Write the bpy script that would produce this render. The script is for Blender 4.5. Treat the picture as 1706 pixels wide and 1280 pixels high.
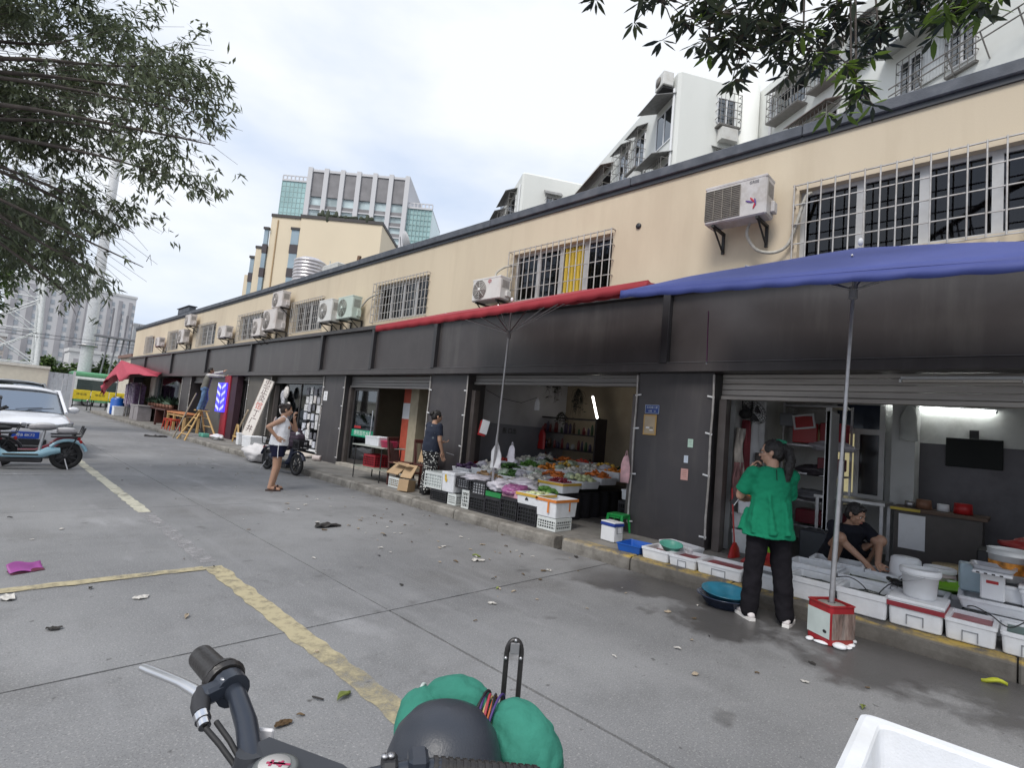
import bpy, bmesh, math, random
from mathutils import Vector, Matrix, Euler, noise
random.seed(7)
R = math.radians
S = bpy.context.scene
for o in list(bpy.data.objects): bpy.data.objects.remove(o)
# ---------------------------------------------------------------- camera, sky, sun, exposure
cd = bpy.data.cameras.new('camera'); cam = bpy.data.objects.new('camera', cd); S.collection.objects.link(cam)
cd.sensor_fit = 'HORIZONTAL'; cd.sensor_width = 36; cd.lens = 36*882/1706.; cd.clip_start = 0.02; cd.clip_end = 3000
CX, CY = 853., 640.
def _d(x, y): return Vector((x-CX, -(y-CY), -882.))
_Y = _d(-48, 630).normalized(); _X = _d(1715, 790); _X = (_X-_Y*_X.dot(_Y)).normalized(); _Z = _X.cross(_Y)
cam.matrix_world = Matrix.Translation((0, 0, 1.55)) @ Matrix((_X, _Y, _Z)).to_4x4()
S.camera = cam
W = bpy.data.worlds.new('World'); S.world = W; W.use_nodes = True
nt = W.node_tree; nt.nodes.clear()
def wn(t, **k):
    n = nt.nodes.new(t)
    for a, b in k.items(): setattr(n, a, b)
    return n
SUN_EL, SUN_AZ = R(52), R(252)
sky = wn('ShaderNodeTexSky', sky_type='NISHITA', sun_disc=False, sun_elevation=SUN_EL, sun_rotation=SUN_AZ, dust_density=3.0, air_density=1.2)
bg = wn('ShaderNodeBackground'); bg.inputs[1].default_value = 0.1
out = wn('ShaderNodeOutputWorld')
tc = wn('ShaderNodeTexCoord'); mp = wn('ShaderNodeMapping'); mp.inputs['Scale'].default_value = (1.3, 1.3, 3.0); mp.inputs['Location'].default_value = (3.1, 1.4, .2)
nz = wn('ShaderNodeTexNoise'); nz.inputs['Scale'].default_value = 1.3; nz.inputs['Detail'].default_value = 6; nz.inputs['Roughness'].default_value = .5
cr = wn('ShaderNodeValToRGB'); cr.color_ramp.elements[0].position = .36; cr.color_ramp.elements[1].position = .60
cr.color_ramp.elements[0].color = (4.5, 5.3, 6.7, 1); cr.color_ramp.elements[1].color = (7.2, 7.4, 7.7, 1)
mx = wn('ShaderNodeMixRGB'); mx.inputs[0].default_value = .9
L = nt.links.new
L(tc.outputs['Generated'], mp.inputs[0]); L(mp.outputs[0], nz.inputs['Vector']); L(nz.outputs[0], cr.inputs[0])
L(sky.outputs[0], mx.inputs[1]); L(cr.outputs[0], mx.inputs[2]); L(mx.outputs[0], bg.inputs[0]); L(bg.outputs[0], out.inputs[0])
sl = bpy.data.lights.new('sun', 'SUN'); sl.energy = 1.7; sl.angle = R(22); sl.color = (1, .96, .9)
sun = bpy.data.objects.new('sun', sl); S.collection.objects.link(sun)
_sd = Vector((math.sin(SUN_AZ)*math.cos(SUN_EL), math.cos(SUN_AZ)*math.cos(SUN_EL), math.sin(SUN_EL)))
sun.rotation_euler = _sd.to_track_quat('Z', 'Y').to_euler(); sun.location = (0, 0, 40)
S.view_settings.view_transform = 'Standard'; S.view_settings.look = 'None'; S.view_settings.exposure = 0.58; S.view_settings.gamma = 1
S.view_settings.use_curve_mapping = False
S.render.engine = 'CYCLES'
S.cycles.max_bounces = 6; S.cycles.transparent_max_bounces = 12

# ---------------------------------------------------------------- materials
MATS = {}
def mat(name, col, rough=.6, metal=0., var=.12, scale=6., bump=0., bscale=60., spec=.5, dirt=None, damt=.5, dscale=2.5, coat=0., emit=0., ecol=None, sss=0., alpha=1., detail=5., stretch=None, streak=None):
    if name in MATS: return MATS[name]
    m = bpy.data.materials.new(name); m.use_nodes = True; n = m.node_tree.nodes; l = m.node_tree.links.new
    p = n['Principled BSDF']; p.inputs['Roughness'].default_value = rough; p.inputs['Metallic'].default_value = metal
    p.inputs['Specular IOR Level'].default_value = spec; p.inputs['Coat Weight'].default_value = coat; p.inputs['Alpha'].default_value = alpha
    if sss: p.inputs['Subsurface Weight'].default_value = sss; p.inputs['Subsurface Radius'].default_value = (.02, .008, .004)
    c = n.new('ShaderNodeTexCoord'); src = c.outputs['Object']
    if stretch:
        mpn = n.new('ShaderNodeMapping'); mpn.inputs['Scale'].default_value = stretch; l(src, mpn.inputs[0]); src = mpn.outputs[0]
    x = n.new('ShaderNodeTexNoise'); x.inputs['Scale'].default_value = scale; x.inputs['Detail'].default_value = detail; l(src, x.inputs['Vector'])
    mr = n.new('ShaderNodeMapRange'); mr.inputs['From Min'].default_value = .3; mr.inputs['From Max'].default_value = .7
    mr.inputs['To Min'].default_value = 1-var; mr.inputs['To Max'].default_value = 1+var; l(x.outputs[0], mr.inputs[0])
    mu = n.new('ShaderNodeMixRGB'); mu.blend_type = 'MULTIPLY'; mu.inputs[0].default_value = 1; mu.inputs[1].default_value = (*col, 1); l(mr.outputs[0], mu.inputs[2])
    o = mu.outputs[0]
    if dirt:
        d = n.new('ShaderNodeTexNoise'); d.inputs['Scale'].default_value = dscale; d.inputs['Detail'].default_value = 8; d.inputs['Roughness'].default_value = .65; l(src, d.inputs['Vector'])
        dr = n.new('ShaderNodeMapRange'); dr.inputs['From Min'].default_value = .48; dr.inputs['From Max'].default_value = .68; dr.inputs['To Max'].default_value = damt; l(d.outputs[0], dr.inputs[0])
        dm = n.new('ShaderNodeMixRGB'); l(dr.outputs[0], dm.inputs[0]); l(o, dm.inputs[1]); dm.inputs[2].default_value = (*dirt, 1); o = dm.outputs[0]
    if streak:
        sm_ = n.new('ShaderNodeMapping'); sm_.inputs['Scale'].default_value = streak[2]; l(c.outputs['Object'], sm_.inputs[0])
        sn = n.new('ShaderNodeTexNoise'); sn.inputs['Scale'].default_value = 1; sn.inputs['Detail'].default_value = 6; sn.inputs['Roughness'].default_value = .6; l(sm_.outputs[0], sn.inputs['Vector'])
        sr_ = n.new('ShaderNodeMapRange'); sr_.inputs['From Min'].default_value = .52; sr_.inputs['From Max'].default_value = .72; sr_.inputs['To Max'].default_value = streak[1]; l(sn.outputs[0], sr_.inputs[0])
        sx_ = n.new('ShaderNodeMixRGB'); l(sr_.outputs[0], sx_.inputs[0]); l(o, sx_.inputs[1]); sx_.inputs[2].default_value = (*streak[0], 1); o = sx_.outputs[0]
    l(o, p.inputs['Base Color'])
    if bump:
        b = n.new('ShaderNodeBump'); b.inputs['Strength'].default_value = bump; b.inputs['Distance'].default_value = .01
        y = n.new('ShaderNodeTexNoise'); y.inputs['Scale'].default_value = bscale; y.inputs['Detail'].default_value = 4; l(src, y.inputs['Vector']); l(y.outputs[0], b.inputs['Height']); l(b.outputs[0], p.inputs['Normal'])
    if emit: p.inputs['Emission Color'].default_value = (*(ecol or col), 1); p.inputs['Emission Strength'].default_value = emit
    MATS[name] = m; return m
def glassmat(name, tint=(.35, .4, .42), refl=.5, rough=.03, clear=.5):
    if name in MATS: return MATS[name]
    m = bpy.data.materials.new(name); m.use_nodes = True; n = m.node_tree.nodes; l = m.node_tree.links.new; n.clear()
    o = n.new('ShaderNodeOutputMaterial'); t = n.new('ShaderNodeBsdfTransparent'); t.inputs[0].default_value = (*tint, 1)
    g = n.new('ShaderNodeBsdfGlossy'); g.inputs['Roughness'].default_value = rough; g.inputs[0].default_value = (.9, .95, 1, 1)
    lw = n.new('ShaderNodeFresnel'); lw.inputs[0].default_value = 1.5
    mm = n.new('ShaderNodeMath'); mm.operation = 'ADD'; mm.inputs[1].default_value = refl; mm.use_clamp = True; l(lw.outputs[0], mm.inputs[0])
    x = n.new('ShaderNodeMixShader'); l(mm.outputs[0], x.inputs[0]); l(t.outputs[0], x.inputs[1]); l(g.outputs[0], x.inputs[2]); l(x.outputs[0], o.inputs[0])
    MATS[name] = m; return m

# ---------------------------------------------------------------- mesh building
class M:
    def __init__(s): s.v = []; s.f = []; s.m = []; s.s = []
    def add(s, vs, fs, m=0, sm=False, T=None):
        o = len(s.v)
        s.v += [tuple(T @ Vector(q)) if T is not None else tuple(q) for q in vs]
        for f in fs: s.f.append([i+o for i in f]); s.m.append(m); s.s.append(sm)
        return s
    def box(s, c, d, r=(0, 0, 0), m=0, b=0.):
        T = Matrix.Translation(c) @ Euler([R(a) for a in r]).to_matrix().to_4x4()
        x, y, z = d[0]/2, d[1]/2, d[2]/2
        if b <= 0 or b*2.2 > min(d):
            vs = [(i*x, j*y, k*z) for k in (-1, 1) for j in (-1, 1) for i in (-1, 1)]
            return s.add(vs, [(0, 2, 3, 1), (4, 5, 7, 6), (0, 1, 5, 4), (2, 6, 7, 3), (0, 4, 6, 2), (1, 3, 7, 5)], m, False, T)
        vs = []; ix = {}
        for i in (-1, 1):
            for j in (-1, 1):
                for k in (-1, 1):
                    for a in range(3):
                        q = [i*(x-b), j*(y-b), k*(z-b)]; q[a] = (i*x, j*y, k*z)[a]
                        ix[(i, j, k, a)] = len(vs); vs.append(q)
        fs = []
        for a in range(3):
            e, g = [t for t in range(3) if t != a]
            for sg in (-1, 1):
                q = []
                for (p1, p2) in ((-1, -1), (1, -1), (1, 1), (-1, 1)):
                    k = [0, 0, 0]; k[a] = sg; k[e] = p1; k[g] = p2; q.append(ix[(*k, a)])
                if (sg > 0) != (a != 1): q.reverse()
                fs.append(q)
            for p1 in (-1, 1):
                for p2 in (-1, 1):
                    k1 = [0, 0, 0]; k2 = [0, 0, 0]; k1[a] = -1; k2[a] = 1
                    k1[e] = k2[e] = p1; k1[g] = k2[g] = p2
                    fs.append((ix[(*k1, e)], ix[(*k2, e)], ix[(*k2, g)], ix[(*k1, g)]))
        for i in (-1, 1):
            for j in (-1, 1):
                for k in (-1, 1): fs.append((ix[(i, j, k, 0)], ix[(i, j, k, 1)], ix[(i, j, k, 2)]))
        return s.add(vs, fs, m, False, T)
    def bx(s, x0, x1, y0, y1, z0, z1, m=0, b=0.): return s.box(((x0+x1)/2, (y0+y1)/2, (z0+z1)/2), (abs(x1-x0), abs(y1-y0), abs(z1-z0)), m=m, b=b)
    def tube(s, pts, r, n=8, m=0, sm=True, caps=True, flat=None):
        pts = [Vector(p) for p in pts]
        rs = r if isinstance(r, (list, tuple)) else [r]*len(pts)
        rings = []; up = None
        for i, p in enumerate(pts):
            t = (pts[min(i+1, len(pts)-1)]-pts[max(i-1, 0)])
            if t.length < 1e-9: t = Vector((0, 0, 1))
            t.normalize()
            if up is None: up = Vector((0, 0, 1)) if abs(t.z) < .9 else Vector((0, 1, 0))
            a = t.cross(up)
            if a.length < 1e-4: a = t.orthogonal()
            a.normalize(); bb = a.cross(t).normalized(); up = bb
            fl = flat or 1.
            rings.append([p+(a*math.cos(2*math.pi*k/n)+bb*math.sin(2*math.pi*k/n)*fl)*rs[i] for k in range(n)])
        vs = [q for g in rings for q in g]; fs = []
        for i in range(len(pts)-1):
            for k in range(n): fs.append((i*n+k, i*n+(k+1) % n, (i+1)*n+(k+1) % n, (i+1)*n+k))
        s.add(vs, fs, m, sm)
        if caps: s.add(rings[0], [list(range(n))[::-1]], m); s.add(rings[-1], [list(range(n))], m)
        return s
    def loft(s, secs, n=20, m=0, sm=True, caps=True):   # secs: (center, rx, ry[, yaw deg[, tilt matrix]]) elliptical sections in local XY
        rings = []
        for q in secs:
            c, rx, ry = Vector(q[0]), q[1], q[2]; yw = R(q[3]) if len(q) > 3 else 0
            E_ = Euler((q[4] if len(q) > 4 else 0, q[5] if len(q) > 5 else 0, yw)).to_matrix()
            rings.append([c+E_ @ Vector((rx*math.cos(2*math.pi*k/n), ry*math.sin(2*math.pi*k/n), 0)) for k in range(n)])
        vs = [q for g in rings for q in g]; fs = []
        for i in range(len(rings)-1):
            for k in range(n): fs.append((i*n+k, i*n+(k+1) % n, (i+1)*n+(k+1) % n, (i+1)*n+k))
        s.add(vs, fs, m, sm)
        if caps: s.add(rings[0], [list(range(n))[::-1]], m); s.add(rings[-1], [list(range(n))], m)
        return s
    def lathe(s, prof, c=(0, 0, 0), n=24, m=0, sm=True, r=(0, 0, 0), sc=(1, 1, 1)):
        T = Matrix.Translation(c) @ Euler([R(a) for a in r]).to_matrix().to_4x4() @ Matrix.Diagonal((*sc, 1))
        vs = []; fs = []
        for (q, z) in prof:
            for k in range(n): vs.append((q*math.cos(2*math.pi*k/n), q*math.sin(2*math.pi*k/n), z))
        for i in range(len(prof)-1):
            for k in range(n): fs.append((i*n+k, i*n+(k+1) % n, (i+1)*n+(k+1) % n, (i+1)*n+k))
        s.add(vs, fs, m, sm, T)
        return s
    def ell(s, c, r, m=0, n=12, rot=(0, 0, 0)):
        if not isinstance(r, (tuple, list)): r = (r, r, r)
        k = max(4, n//2+1)
        return s.lathe([(max(1e-4, math.sin(math.pi*i/k)), -math.cos(math.pi*i/k)) for i in range(k+1)], c, n, m, True, rot, r)
    def poly(s, pts, m=0, sm=False): return s.add(pts, [list(range(len(pts)))], m, sm)
    def prism(s, pts, d, m=0):    # polygon extruded along vector d
        n = len(pts); d = Vector(d); q = [Vector(p) for p in pts]
        s.add(q+[p+d for p in q], [list(range(n))[::-1], [n+i for i in range(n)]]+[(i, (i+1) % n, n+(i+1) % n, n+i) for i in range(n)], m); return s
    def grid(s, fn, nu, nv, m=0, sm=True):
        vs = [fn(i/nu, j/nv) for j in range(nv+1) for i in range(nu+1)]
        return s.add(vs, [(j*(nu+1)+i, j*(nu+1)+i+1, (j+1)*(nu+1)+i+1, (j+1)*(nu+1)+i) for j in range(nv) for i in range(nu)], m, sm)
    def shift(s, d): s.v = [(a+d[0], b+d[1], c+d[2]) for a, b, c in s.v]; return s
    def build(s, name, mats, parent=None, world=False, solid=0., sub=0, fixn=False, loc=None, rot=None):
        me = bpy.data.meshes.new(name)
        off = Vector((0, 0, 0))
        if world and parent is not None: off = wloc(parent)
        me.from_pydata([tuple(Vector(v)-off) for v in s.v], [], s.f)
        if not isinstance(mats, (list, tuple)): mats = [mats]
        for q in mats: me.materials.append(q)
        me.polygons.foreach_set('material_index', s.m); me.polygons.foreach_set('use_smooth', s.s)
        if fixn:
            b = bmesh.new(); b.from_mesh(me); bmesh.ops.remove_doubles(b, verts=b.verts, dist=1e-5); bmesh.ops.recalc_face_normals(b, faces=b.faces); b.to_mesh(me); b.free()
        me.update()
        o = bpy.data.objects.new(name, me); S.collection.objects.link(o)
        if parent is not None: o.parent = parent
        if loc: o.location = loc
        if rot: o.rotation_euler = [R(a) for a in rot]
        if solid:
            q = o.modifiers.new('solid', 'SOLIDIFY'); q.thickness = solid; q.offset = 0
        if sub:
            q = o.modifiers.new('sub', 'SUBSURF'); q.levels = sub; q.render_levels = sub
        return o
def wloc(o):
    v = Vector(o.location)
    while o.parent is not None: o = o.parent; v = v+Vector(o.location)
    return v
def tag(o, label=None, cat=None, group=None, kind=None):
    if label: o['label'] = label
    if cat: o['category'] = cat
    if group: o['group'] = group
    if kind: o['kind'] = kind
    return o
def thing(name, label, cat, loc=(0, 0, 0), rz=0, group=None):
    o = bpy.data.objects.new(name, None); S.collection.objects.link(o); o.empty_display_size = .1
    o.location = loc; o.rotation_euler = (0, 0, R(rz)); return tag(o, label, cat, group)
def dup(root, loc, rz=0, label=None, group=None, scale=None):
    def cp(o, par):
        c = o.copy(); S.collection.objects.link(c)
        if par is not None: c.parent = par
        for ch in [q for q in ALLCH(o)]: cp(ch, c)
        return c
    r = cp(root, None); r.location = loc; r.rotation_euler = (0, 0, R(rz))
    if label: r['label'] = label
    if group: r['group'] = group
    if scale: r.scale = scale
    return r
def ALLCH(o): return [q for q in S.collection.objects if q.parent is o]
def text(s_, size, m, parent, loc, rot, ex=.001, name='lettering', align='CENTER', sx=1.):
    c = bpy.data.curves.new(name, 'FONT'); c.body = s_; c.size = size; c.extrude = ex; c.align_x = align; c.align_y = 'CENTER'
    t = bpy.data.objects.new('t', c); S.collection.objects.link(t)
    me = bpy.data.meshes.new_from_object(t.evaluated_get(bpy.context.evaluated_depsgraph_get()))
    bpy.data.objects.remove(t); me.materials.clear(); me.materials.append(m); me.name = name
    o = bpy.data.objects.new(name, me); S.collection.objects.link(o); o.parent = parent; o.location = loc
    o.rotation_euler = [R(a) for a in rot]; o.scale = (sx, 1, 1)
    return o
def rnd(a, b): return random.uniform(a, b)

ORD = ('first', 'second', 'third', 'fourth', 'fifth', 'sixth', 'seventh', 'eighth', 'ninth', 'tenth', 'eleventh', 'twelfth', 'thirteenth', 'fourteenth', 'fifteenth', 'sixteenth', 'seventeenth', 'eighteenth', 'nineteenth', 'twentieth', 'twenty-first', 'twenty-second')
# shared materials
foam = mat('foam_white', (.70, .715, .745), .75, var=.05, scale=14, bump=.15, bscale=220, dirt=(.5, .49, .46), damt=.35, dscale=5)
white = mat('white_plastic', (.74, .75, .77), .4, var=.05, dirt=(.45, .44, .42), damt=.3, dscale=6)
dark = mat('dark_plastic', (.02, .02, .023), .5, var=.25)
black = mat('black_rubber', (.012, .012, .013), .65, var=.2, bump=.1)
steel = mat('galvanised_steel', (.5, .5, .52), .4, .85, var=.15, scale=20, dirt=(.2, .15, .1), damt=.3)
chrome = mat('bright_metal', (.75, .75, .77), .18, 1., var=.05)
skin = mat('skin', (.46, .27, .19), .5, var=.06, scale=10, sss=.12)
hairm = mat('black_hair', (.011, .009, .009), .42, var=.5, scale=60, bump=.9, bscale=140, stretch=(1, 1, .15))
# ================================================================ ground, road, pavement, kerb
def posmat(name):
    m = bpy.data.materials.new(name); m.use_nodes = True; MATS[name] = m
    n = m.node_tree.nodes; l = m.node_tree.links.new; return m, n, l, n['Principled BSDF']
def N(n, t, **k):
    x = n.new(t)
    for a, b in k.items():
        if a.startswith('i_'): x.inputs[int(a[2:])].default_value = b
        else: setattr(x, a, b)
    return x
def roadmat():
    m, n, l, p = posmat('worn_concrete')
    g = N(n, 'ShaderNodeNewGeometry'); pos = g.outputs['Position']
    def nz(sc, det=6, ro=.6, off=None, st=None):
        q = N(n, 'ShaderNodeTexNoise'); q.inputs['Scale'].default_value = sc; q.inputs['Detail'].default_value = det; q.inputs['Roughness'].default_value = ro
        v = pos
        if st: mp_ = N(n, 'ShaderNodeMapping'); mp_.inputs['Scale'].default_value = st; l(v, mp_.inputs[0]); v = mp_.outputs[0]
        l(v, q.inputs['Vector']); return q.outputs[0]
    def rng(x, a, b, c=0., d=1.):
        q = N(n, 'ShaderNodeMapRange'); q.inputs['From Min'].default_value = a; q.inputs['From Max'].default_value = b; q.inputs['To Min'].default_value = c; q.inputs['To Max'].default_value = d; l(x, q.inputs[0]); return q.outputs[0]
    def mix(f, a, b, t='MIX'):
        q = N(n, 'ShaderNodeMixRGB', blend_type=t)
        if isinstance(f, float): q.inputs[0].default_value = f
        else: l(f, q.inputs[0])
        for i, z in ((1, a), (2, b)):
            if isinstance(z, tuple): q.inputs[i].default_value = (*z, 1)
            else: l(z, q.inputs[i])
        return q.outputs[0]
    def math_(op, a, b):
        q = N(n, 'ShaderNodeMath', operation=op)
        for i, z in ((0, a), (1, b)):
            if isinstance(z, (int, float)): q.inputs[i].default_value = z
            else: l(z, q.inputs[i])
        return q.outputs[0]
    big = nz(.35, 5, .55); c = mix(rng(big, .36, .66), (.160, .162, .168), (.250, .252, .258))
    c = mix(rng(nz(1.6, 8, .7), .5, .72, 0, .55), c, (.12, .12, .122))
    c = mix(rng(nz(5, 8, .7), .55, .75, 0, .35), c, (.29, .285, .28))
    c = mix(rng(nz(.55, 4, .5, st=(1, .7, 1)), .56, .66, 0, .45), c, (.125, .122, .12))
    c = mix(rng(nz(.8, 5, .6, st=(1.3, .5, 2)), .60, .72, 0, .55), c, (.37, .37, .385))
    c = mix(rng(nz(75, 3, .6), .55, .68, 0, .55), c, (.40, .39, .38))
    c = mix(rng(nz(120, 2, .6), .56, .68, 0, .6), c, (.06, .06, .062))
    c = mix(rng(nz(2.6, 3, .5), .66, .74, 0, .6), c, (.075, .073, .072))
    c = mix(rng(nz(14, 2, .5), .70, .78, 0, .7), c, (.05, .048, .046))
    # trowel/traffic streaks along the street
    c = mix(rng(nz(2.2, 5, .6, st=(1.6, .18, 1)), .54, .72, 0, .35), c, (.27, .27, .28))
    xyz = N(n, 'ShaderNodeSeparateXYZ'); l(pos, xyz.inputs[0])
    # wet, dirty strip in front of the fish stall
    wx = math_('ADD', xyz.outputs[0], rng(nz(.9, 5, .6), .3, .7, -.75, .75))
    wet = rng(wx, 4.45, 4.80)
    wy = math_('ADD', xyz.outputs[1], rng(nz(.8, 4, .6), .3, .7, -.8, .8))
    wet = math_('MULTIPLY', wet, rng(wy, 3.9, 2.7))
    c = mix(wet, c, mix(.72, c, (.034, .030, .028)))
    # dark drip line along the kerb
    ker = math_('MULTIPLY', rng(xyz.outputs[0], 5.25, 5.6), rng(nz(2.5, 5), .4, .7, .1, .8))
    c = mix(ker, c, (.075, .072, .070))
    l(c, p.inputs['Base Color'])
    ro = mix(wet, (.85, .85, .85), (.32, .32, .32)); l(ro, p.inputs['Roughness'])
    b = N(n, 'ShaderNodeBump'); b.inputs['Strength'].default_value = .35; b.inputs['Distance'].default_value = .008; l(math_('ADD', nz(70, 4, .7), nz(9, 4)), b.inputs['Height']); l(b.outputs[0], p.inputs['Normal'])
    return m
ROAD = roadmat()
gm = mat('bare_ground', (.10, .098, .095), .95, var=.2, scale=.4)
M().poly([(-700, -700, -.03), (900, -700, -.03), (900, 1100, -.03), (-700, 1100, -.03)]).build('ground', gm).__setitem__('kind', 'structure')
road = tag(bpy.data.objects.new('road', None), kind='structure'); S.collection.objects.link(road)
def slab(x0, x1, y0, y1, gap=.006):
    gap *= 1.6
    def edge(a, b):
        a = Vector(a); b = Vector(b); L_ = (b-a).length; k = max(2, min(160, int(L_/.12))); d = (b-a).normalized(); nrm = Vector((-d.y, d.x, 0)); q = []
        for i in range(k):
            t = i/k; p = a.lerp(b, t); amp = .004+.016*max(0, noise.noise(p*3.1))
            q.append(p+nrm*(noise.noise(p*9)*.006+amp*abs(noise.noise(p*17))) if i else p)
        return q
    g = gap/2
    c = [(x0+g, y0+g, 0), (x1-g, y0+g, 0), (x1-g, y1-g, 0), (x0+g, y1-g, 0)]
    pts = sum([edge(c[i], c[(i+1) % 4]) for i in range(4)], [])
    m = M(); m.prism([(p.x, p.y, -.022) for p in pts], (0, 0, .022))
    return m.build('slab', ROAD, road)
ys = [-8, -1.34, 3.66, 8.66, 13.66, 18.66, 26, 34, 46, 75]
for i in range(len(ys)-1):
    for x0, x1 in ((-30, -8), (-8, -2.4), (-2.4, 2.55), (2.55, 5.66)):
        gp = .012 if (i <= 2 and i != 2) else .005
        slab(x0, x1, ys[i], ys[i+1], gp if ys[i] < 5 else .004)
slab(5.662, 60, 45.4, 75)
# far junction beyond the kerb end
# painted lines
def paint(name, col, wear):
    m, n, l, p = posmat(name)
    g = N(n, 'ShaderNodeNewGeometry'); x = N(n, 'ShaderNodeTexNoise'); x.inputs['Scale'].default_value = 9; x.inputs['Detail'].default_value = 9; x.inputs['Roughness'].default_value = .72; l(g.outputs['Position'], x.inputs['Vector'])
    y = N(n, 'ShaderNodeTexNoise'); y.inputs['Scale'].default_value = 1.3; y.inputs['Detail'].default_value = 3; l(g.outputs['Position'], y.inputs['Vector'])
    a = N(n, 'ShaderNodeMath', operation='MULTIPLY_ADD'); l(y.outputs[0], a.inputs[0]); a.inputs[1].default_value = .7; l(x.outputs[0], a.inputs[2])
    r = N(n, 'ShaderNodeMapRange'); r.inputs['From Min'].default_value = wear-.22; r.inputs['From Max'].default_value = wear+.13; l(a.outputs[0], r.inputs[0])
    c = N(n, 'ShaderNodeMixRGB'); l(x.outputs[0], c.inputs[0]); c.inputs[1].default_value = (*[q*.55+.08 for q in col], 1); c.inputs[2].default_value = (*[min(.9, q*1.15) for q in col], 1); l(c.outputs[0], p.inputs['Base Color']); p.inputs['Roughness'].default_value = .8
    l(r.outputs[0], p.inputs['Alpha']); return m
def line(x0, y0, x1, y1, w, m, z=.004, nm='parking_line'):
    a = Vector((x0, y0, z)); b = Vector((x1, y1, z)); d = (b-a).normalized(); nn = Vector((-d.y, d.x, 0)); k = int((b-a).length/.05)+2; g = M(); L_ = []; R_ = []
    for i in range(k+1):
        p = a.lerp(b, i/k); w1 = w/2*(1+.35*noise.noise(p*7+Vector((3, 0, 0)))); w2 = w/2*(1+.35*noise.noise(p*7+Vector((0, 9, 0))))
        L_.append(p+nn*w1); R_.append(p-nn*w2)
    g.add(L_+R_, [(i, k+1+i, k+2+i, i+1) for i in range(k)]); return tag(g.build(nm, m), kind='structure')
PY = paint('yellow_line_paint', (.42, .36, .215), .77); PP = paint('pale_line_paint', (.50, .48, .38), .76); PW = paint('white_line_paint', (.42, .42, .42), .98); PF = paint('faded_line_paint', (.36, .35, .36), .95)
line(1.78, -4, 1.78, 5.45, .15, PY); line(1.80, 8.3, 1.80, 30, .15, PP); line(1.79, 5.6, 1.79, 8.3, .15, PF)
line(-2.5, 5.42, 1.70, 5.42, .12, PY, .008); line(-2.5, 12.2, 1.72, 12.2, .10, PW, .008)
# pavement in front of and under the shops
pvm = mat('pavement_concrete', (.215, .205, .19), .85, var=.2, scale=3, bump=.3, bscale=50, dirt=(.09, .085, .08), damt=.7, dscale=1.6)
tag(M().bx(5.842, 12, -6, 45, -.02, .15).build('pavement', pvm), kind='structure')
kb = tag(bpy.data.objects.new('kerb', None), kind='structure'); S.collection.objects.link(kb)
def kerbmat():
    m, n, l, p = posmat('kerb_stone')
    g = N(n, 'ShaderNodeNewGeometry'); s = N(n, 'ShaderNodeSeparateXYZ'); l(g.outputs['Position'], s.inputs[0])
    x = N(n, 'ShaderNodeTexNoise'); x.inputs['Scale'].default_value = 4; x.inputs['Detail'].default_value = 8; x.inputs['Roughness'].default_value = .7; l(g.outputs['Position'], x.inputs['Vector'])
    c = N(n, 'ShaderNodeMixRGB'); r0 = N(n, 'ShaderNodeMapRange'); r0.inputs['From Min'].default_value = .35; r0.inputs['From Max'].default_value = .65; l(x.outputs[0], r0.inputs[0]); l(r0.outputs[0], c.inputs[0]); c.inputs[1].default_value = (.115, .105, .092, 1); c.inputs[2].default_value = (.27, .255, .23, 1)
    # worn yellow edge paint on the upper corner, only in front of the fish and vegetable stalls
    r = N(n, 'ShaderNodeMapRange'); r.inputs['From Min'].default_value = .128; r.inputs['From Max'].default_value = .146; l(s.outputs[2], r.inputs[0])
    y = N(n, 'ShaderNodeMapRange'); y.inputs['From Min'].default_value = 4.6; y.inputs['From Max'].default_value = 3.6; l(s.outputs[1], y.inputs[0])
    q = N(n, 'ShaderNodeMapRange'); q.inputs['From Min'].default_value = .44; q.inputs['From Max'].default_value = .6; l(x.outputs[0], q.inputs[0])
    a = N(n, 'ShaderNodeMath', operation='MULTIPLY'); l(r.outputs[0], a.inputs[0]); l(y.outputs[0], a.inputs[1]); b = N(n, 'ShaderNodeMath', operation='MULTIPLY'); l(a.outputs[0], b.inputs[0]); l(q.outputs[0], b.inputs[1])
    d = N(n, 'ShaderNodeMixRGB'); l(b.outputs[0], d.inputs[0]); l(c.outputs[0], d.inputs[1]); d.inputs[2].default_value = (.42, .29, .06, 1); 
    wz = N(n, 'ShaderNodeMapRange'); wz.inputs['From Min'].default_value = 3.9; wz.inputs['From Max'].default_value = 3.0; wz.inputs['To Max'].default_value = .6; l(s.outputs[1], wz.inputs[0])
    wm_ = N(n, 'ShaderNodeMixRGB'); l(wz.outputs[0], wm_.inputs[0]); l(c.outputs[0], wm_.inputs[1]); wm_.inputs[2].default_value = (.05, .044, .038, 1); l(wm_.outputs[0], d.inputs[1])
    l(d.outputs[0], p.inputs['Base Color']); p.inputs['Roughness'].default_value = .85
    z = N(n, 'ShaderNodeBump'); z.inputs['Strength'].default_value = .5; z.inputs['Distance'].default_value = .015; l(x.outputs[0], z.inputs['Height']); l(z.outputs[0], p.inputs['Normal']); return m
KM = kerbmat()
yy = -3.5
kj = [-3.5, -2.3, -1.1, 0.05, 1.15, 2.2, 3.37, 4.40]
y = 4.52
while y < 45: kj.append(y); y += rnd(1.0, 1.25)
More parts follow.
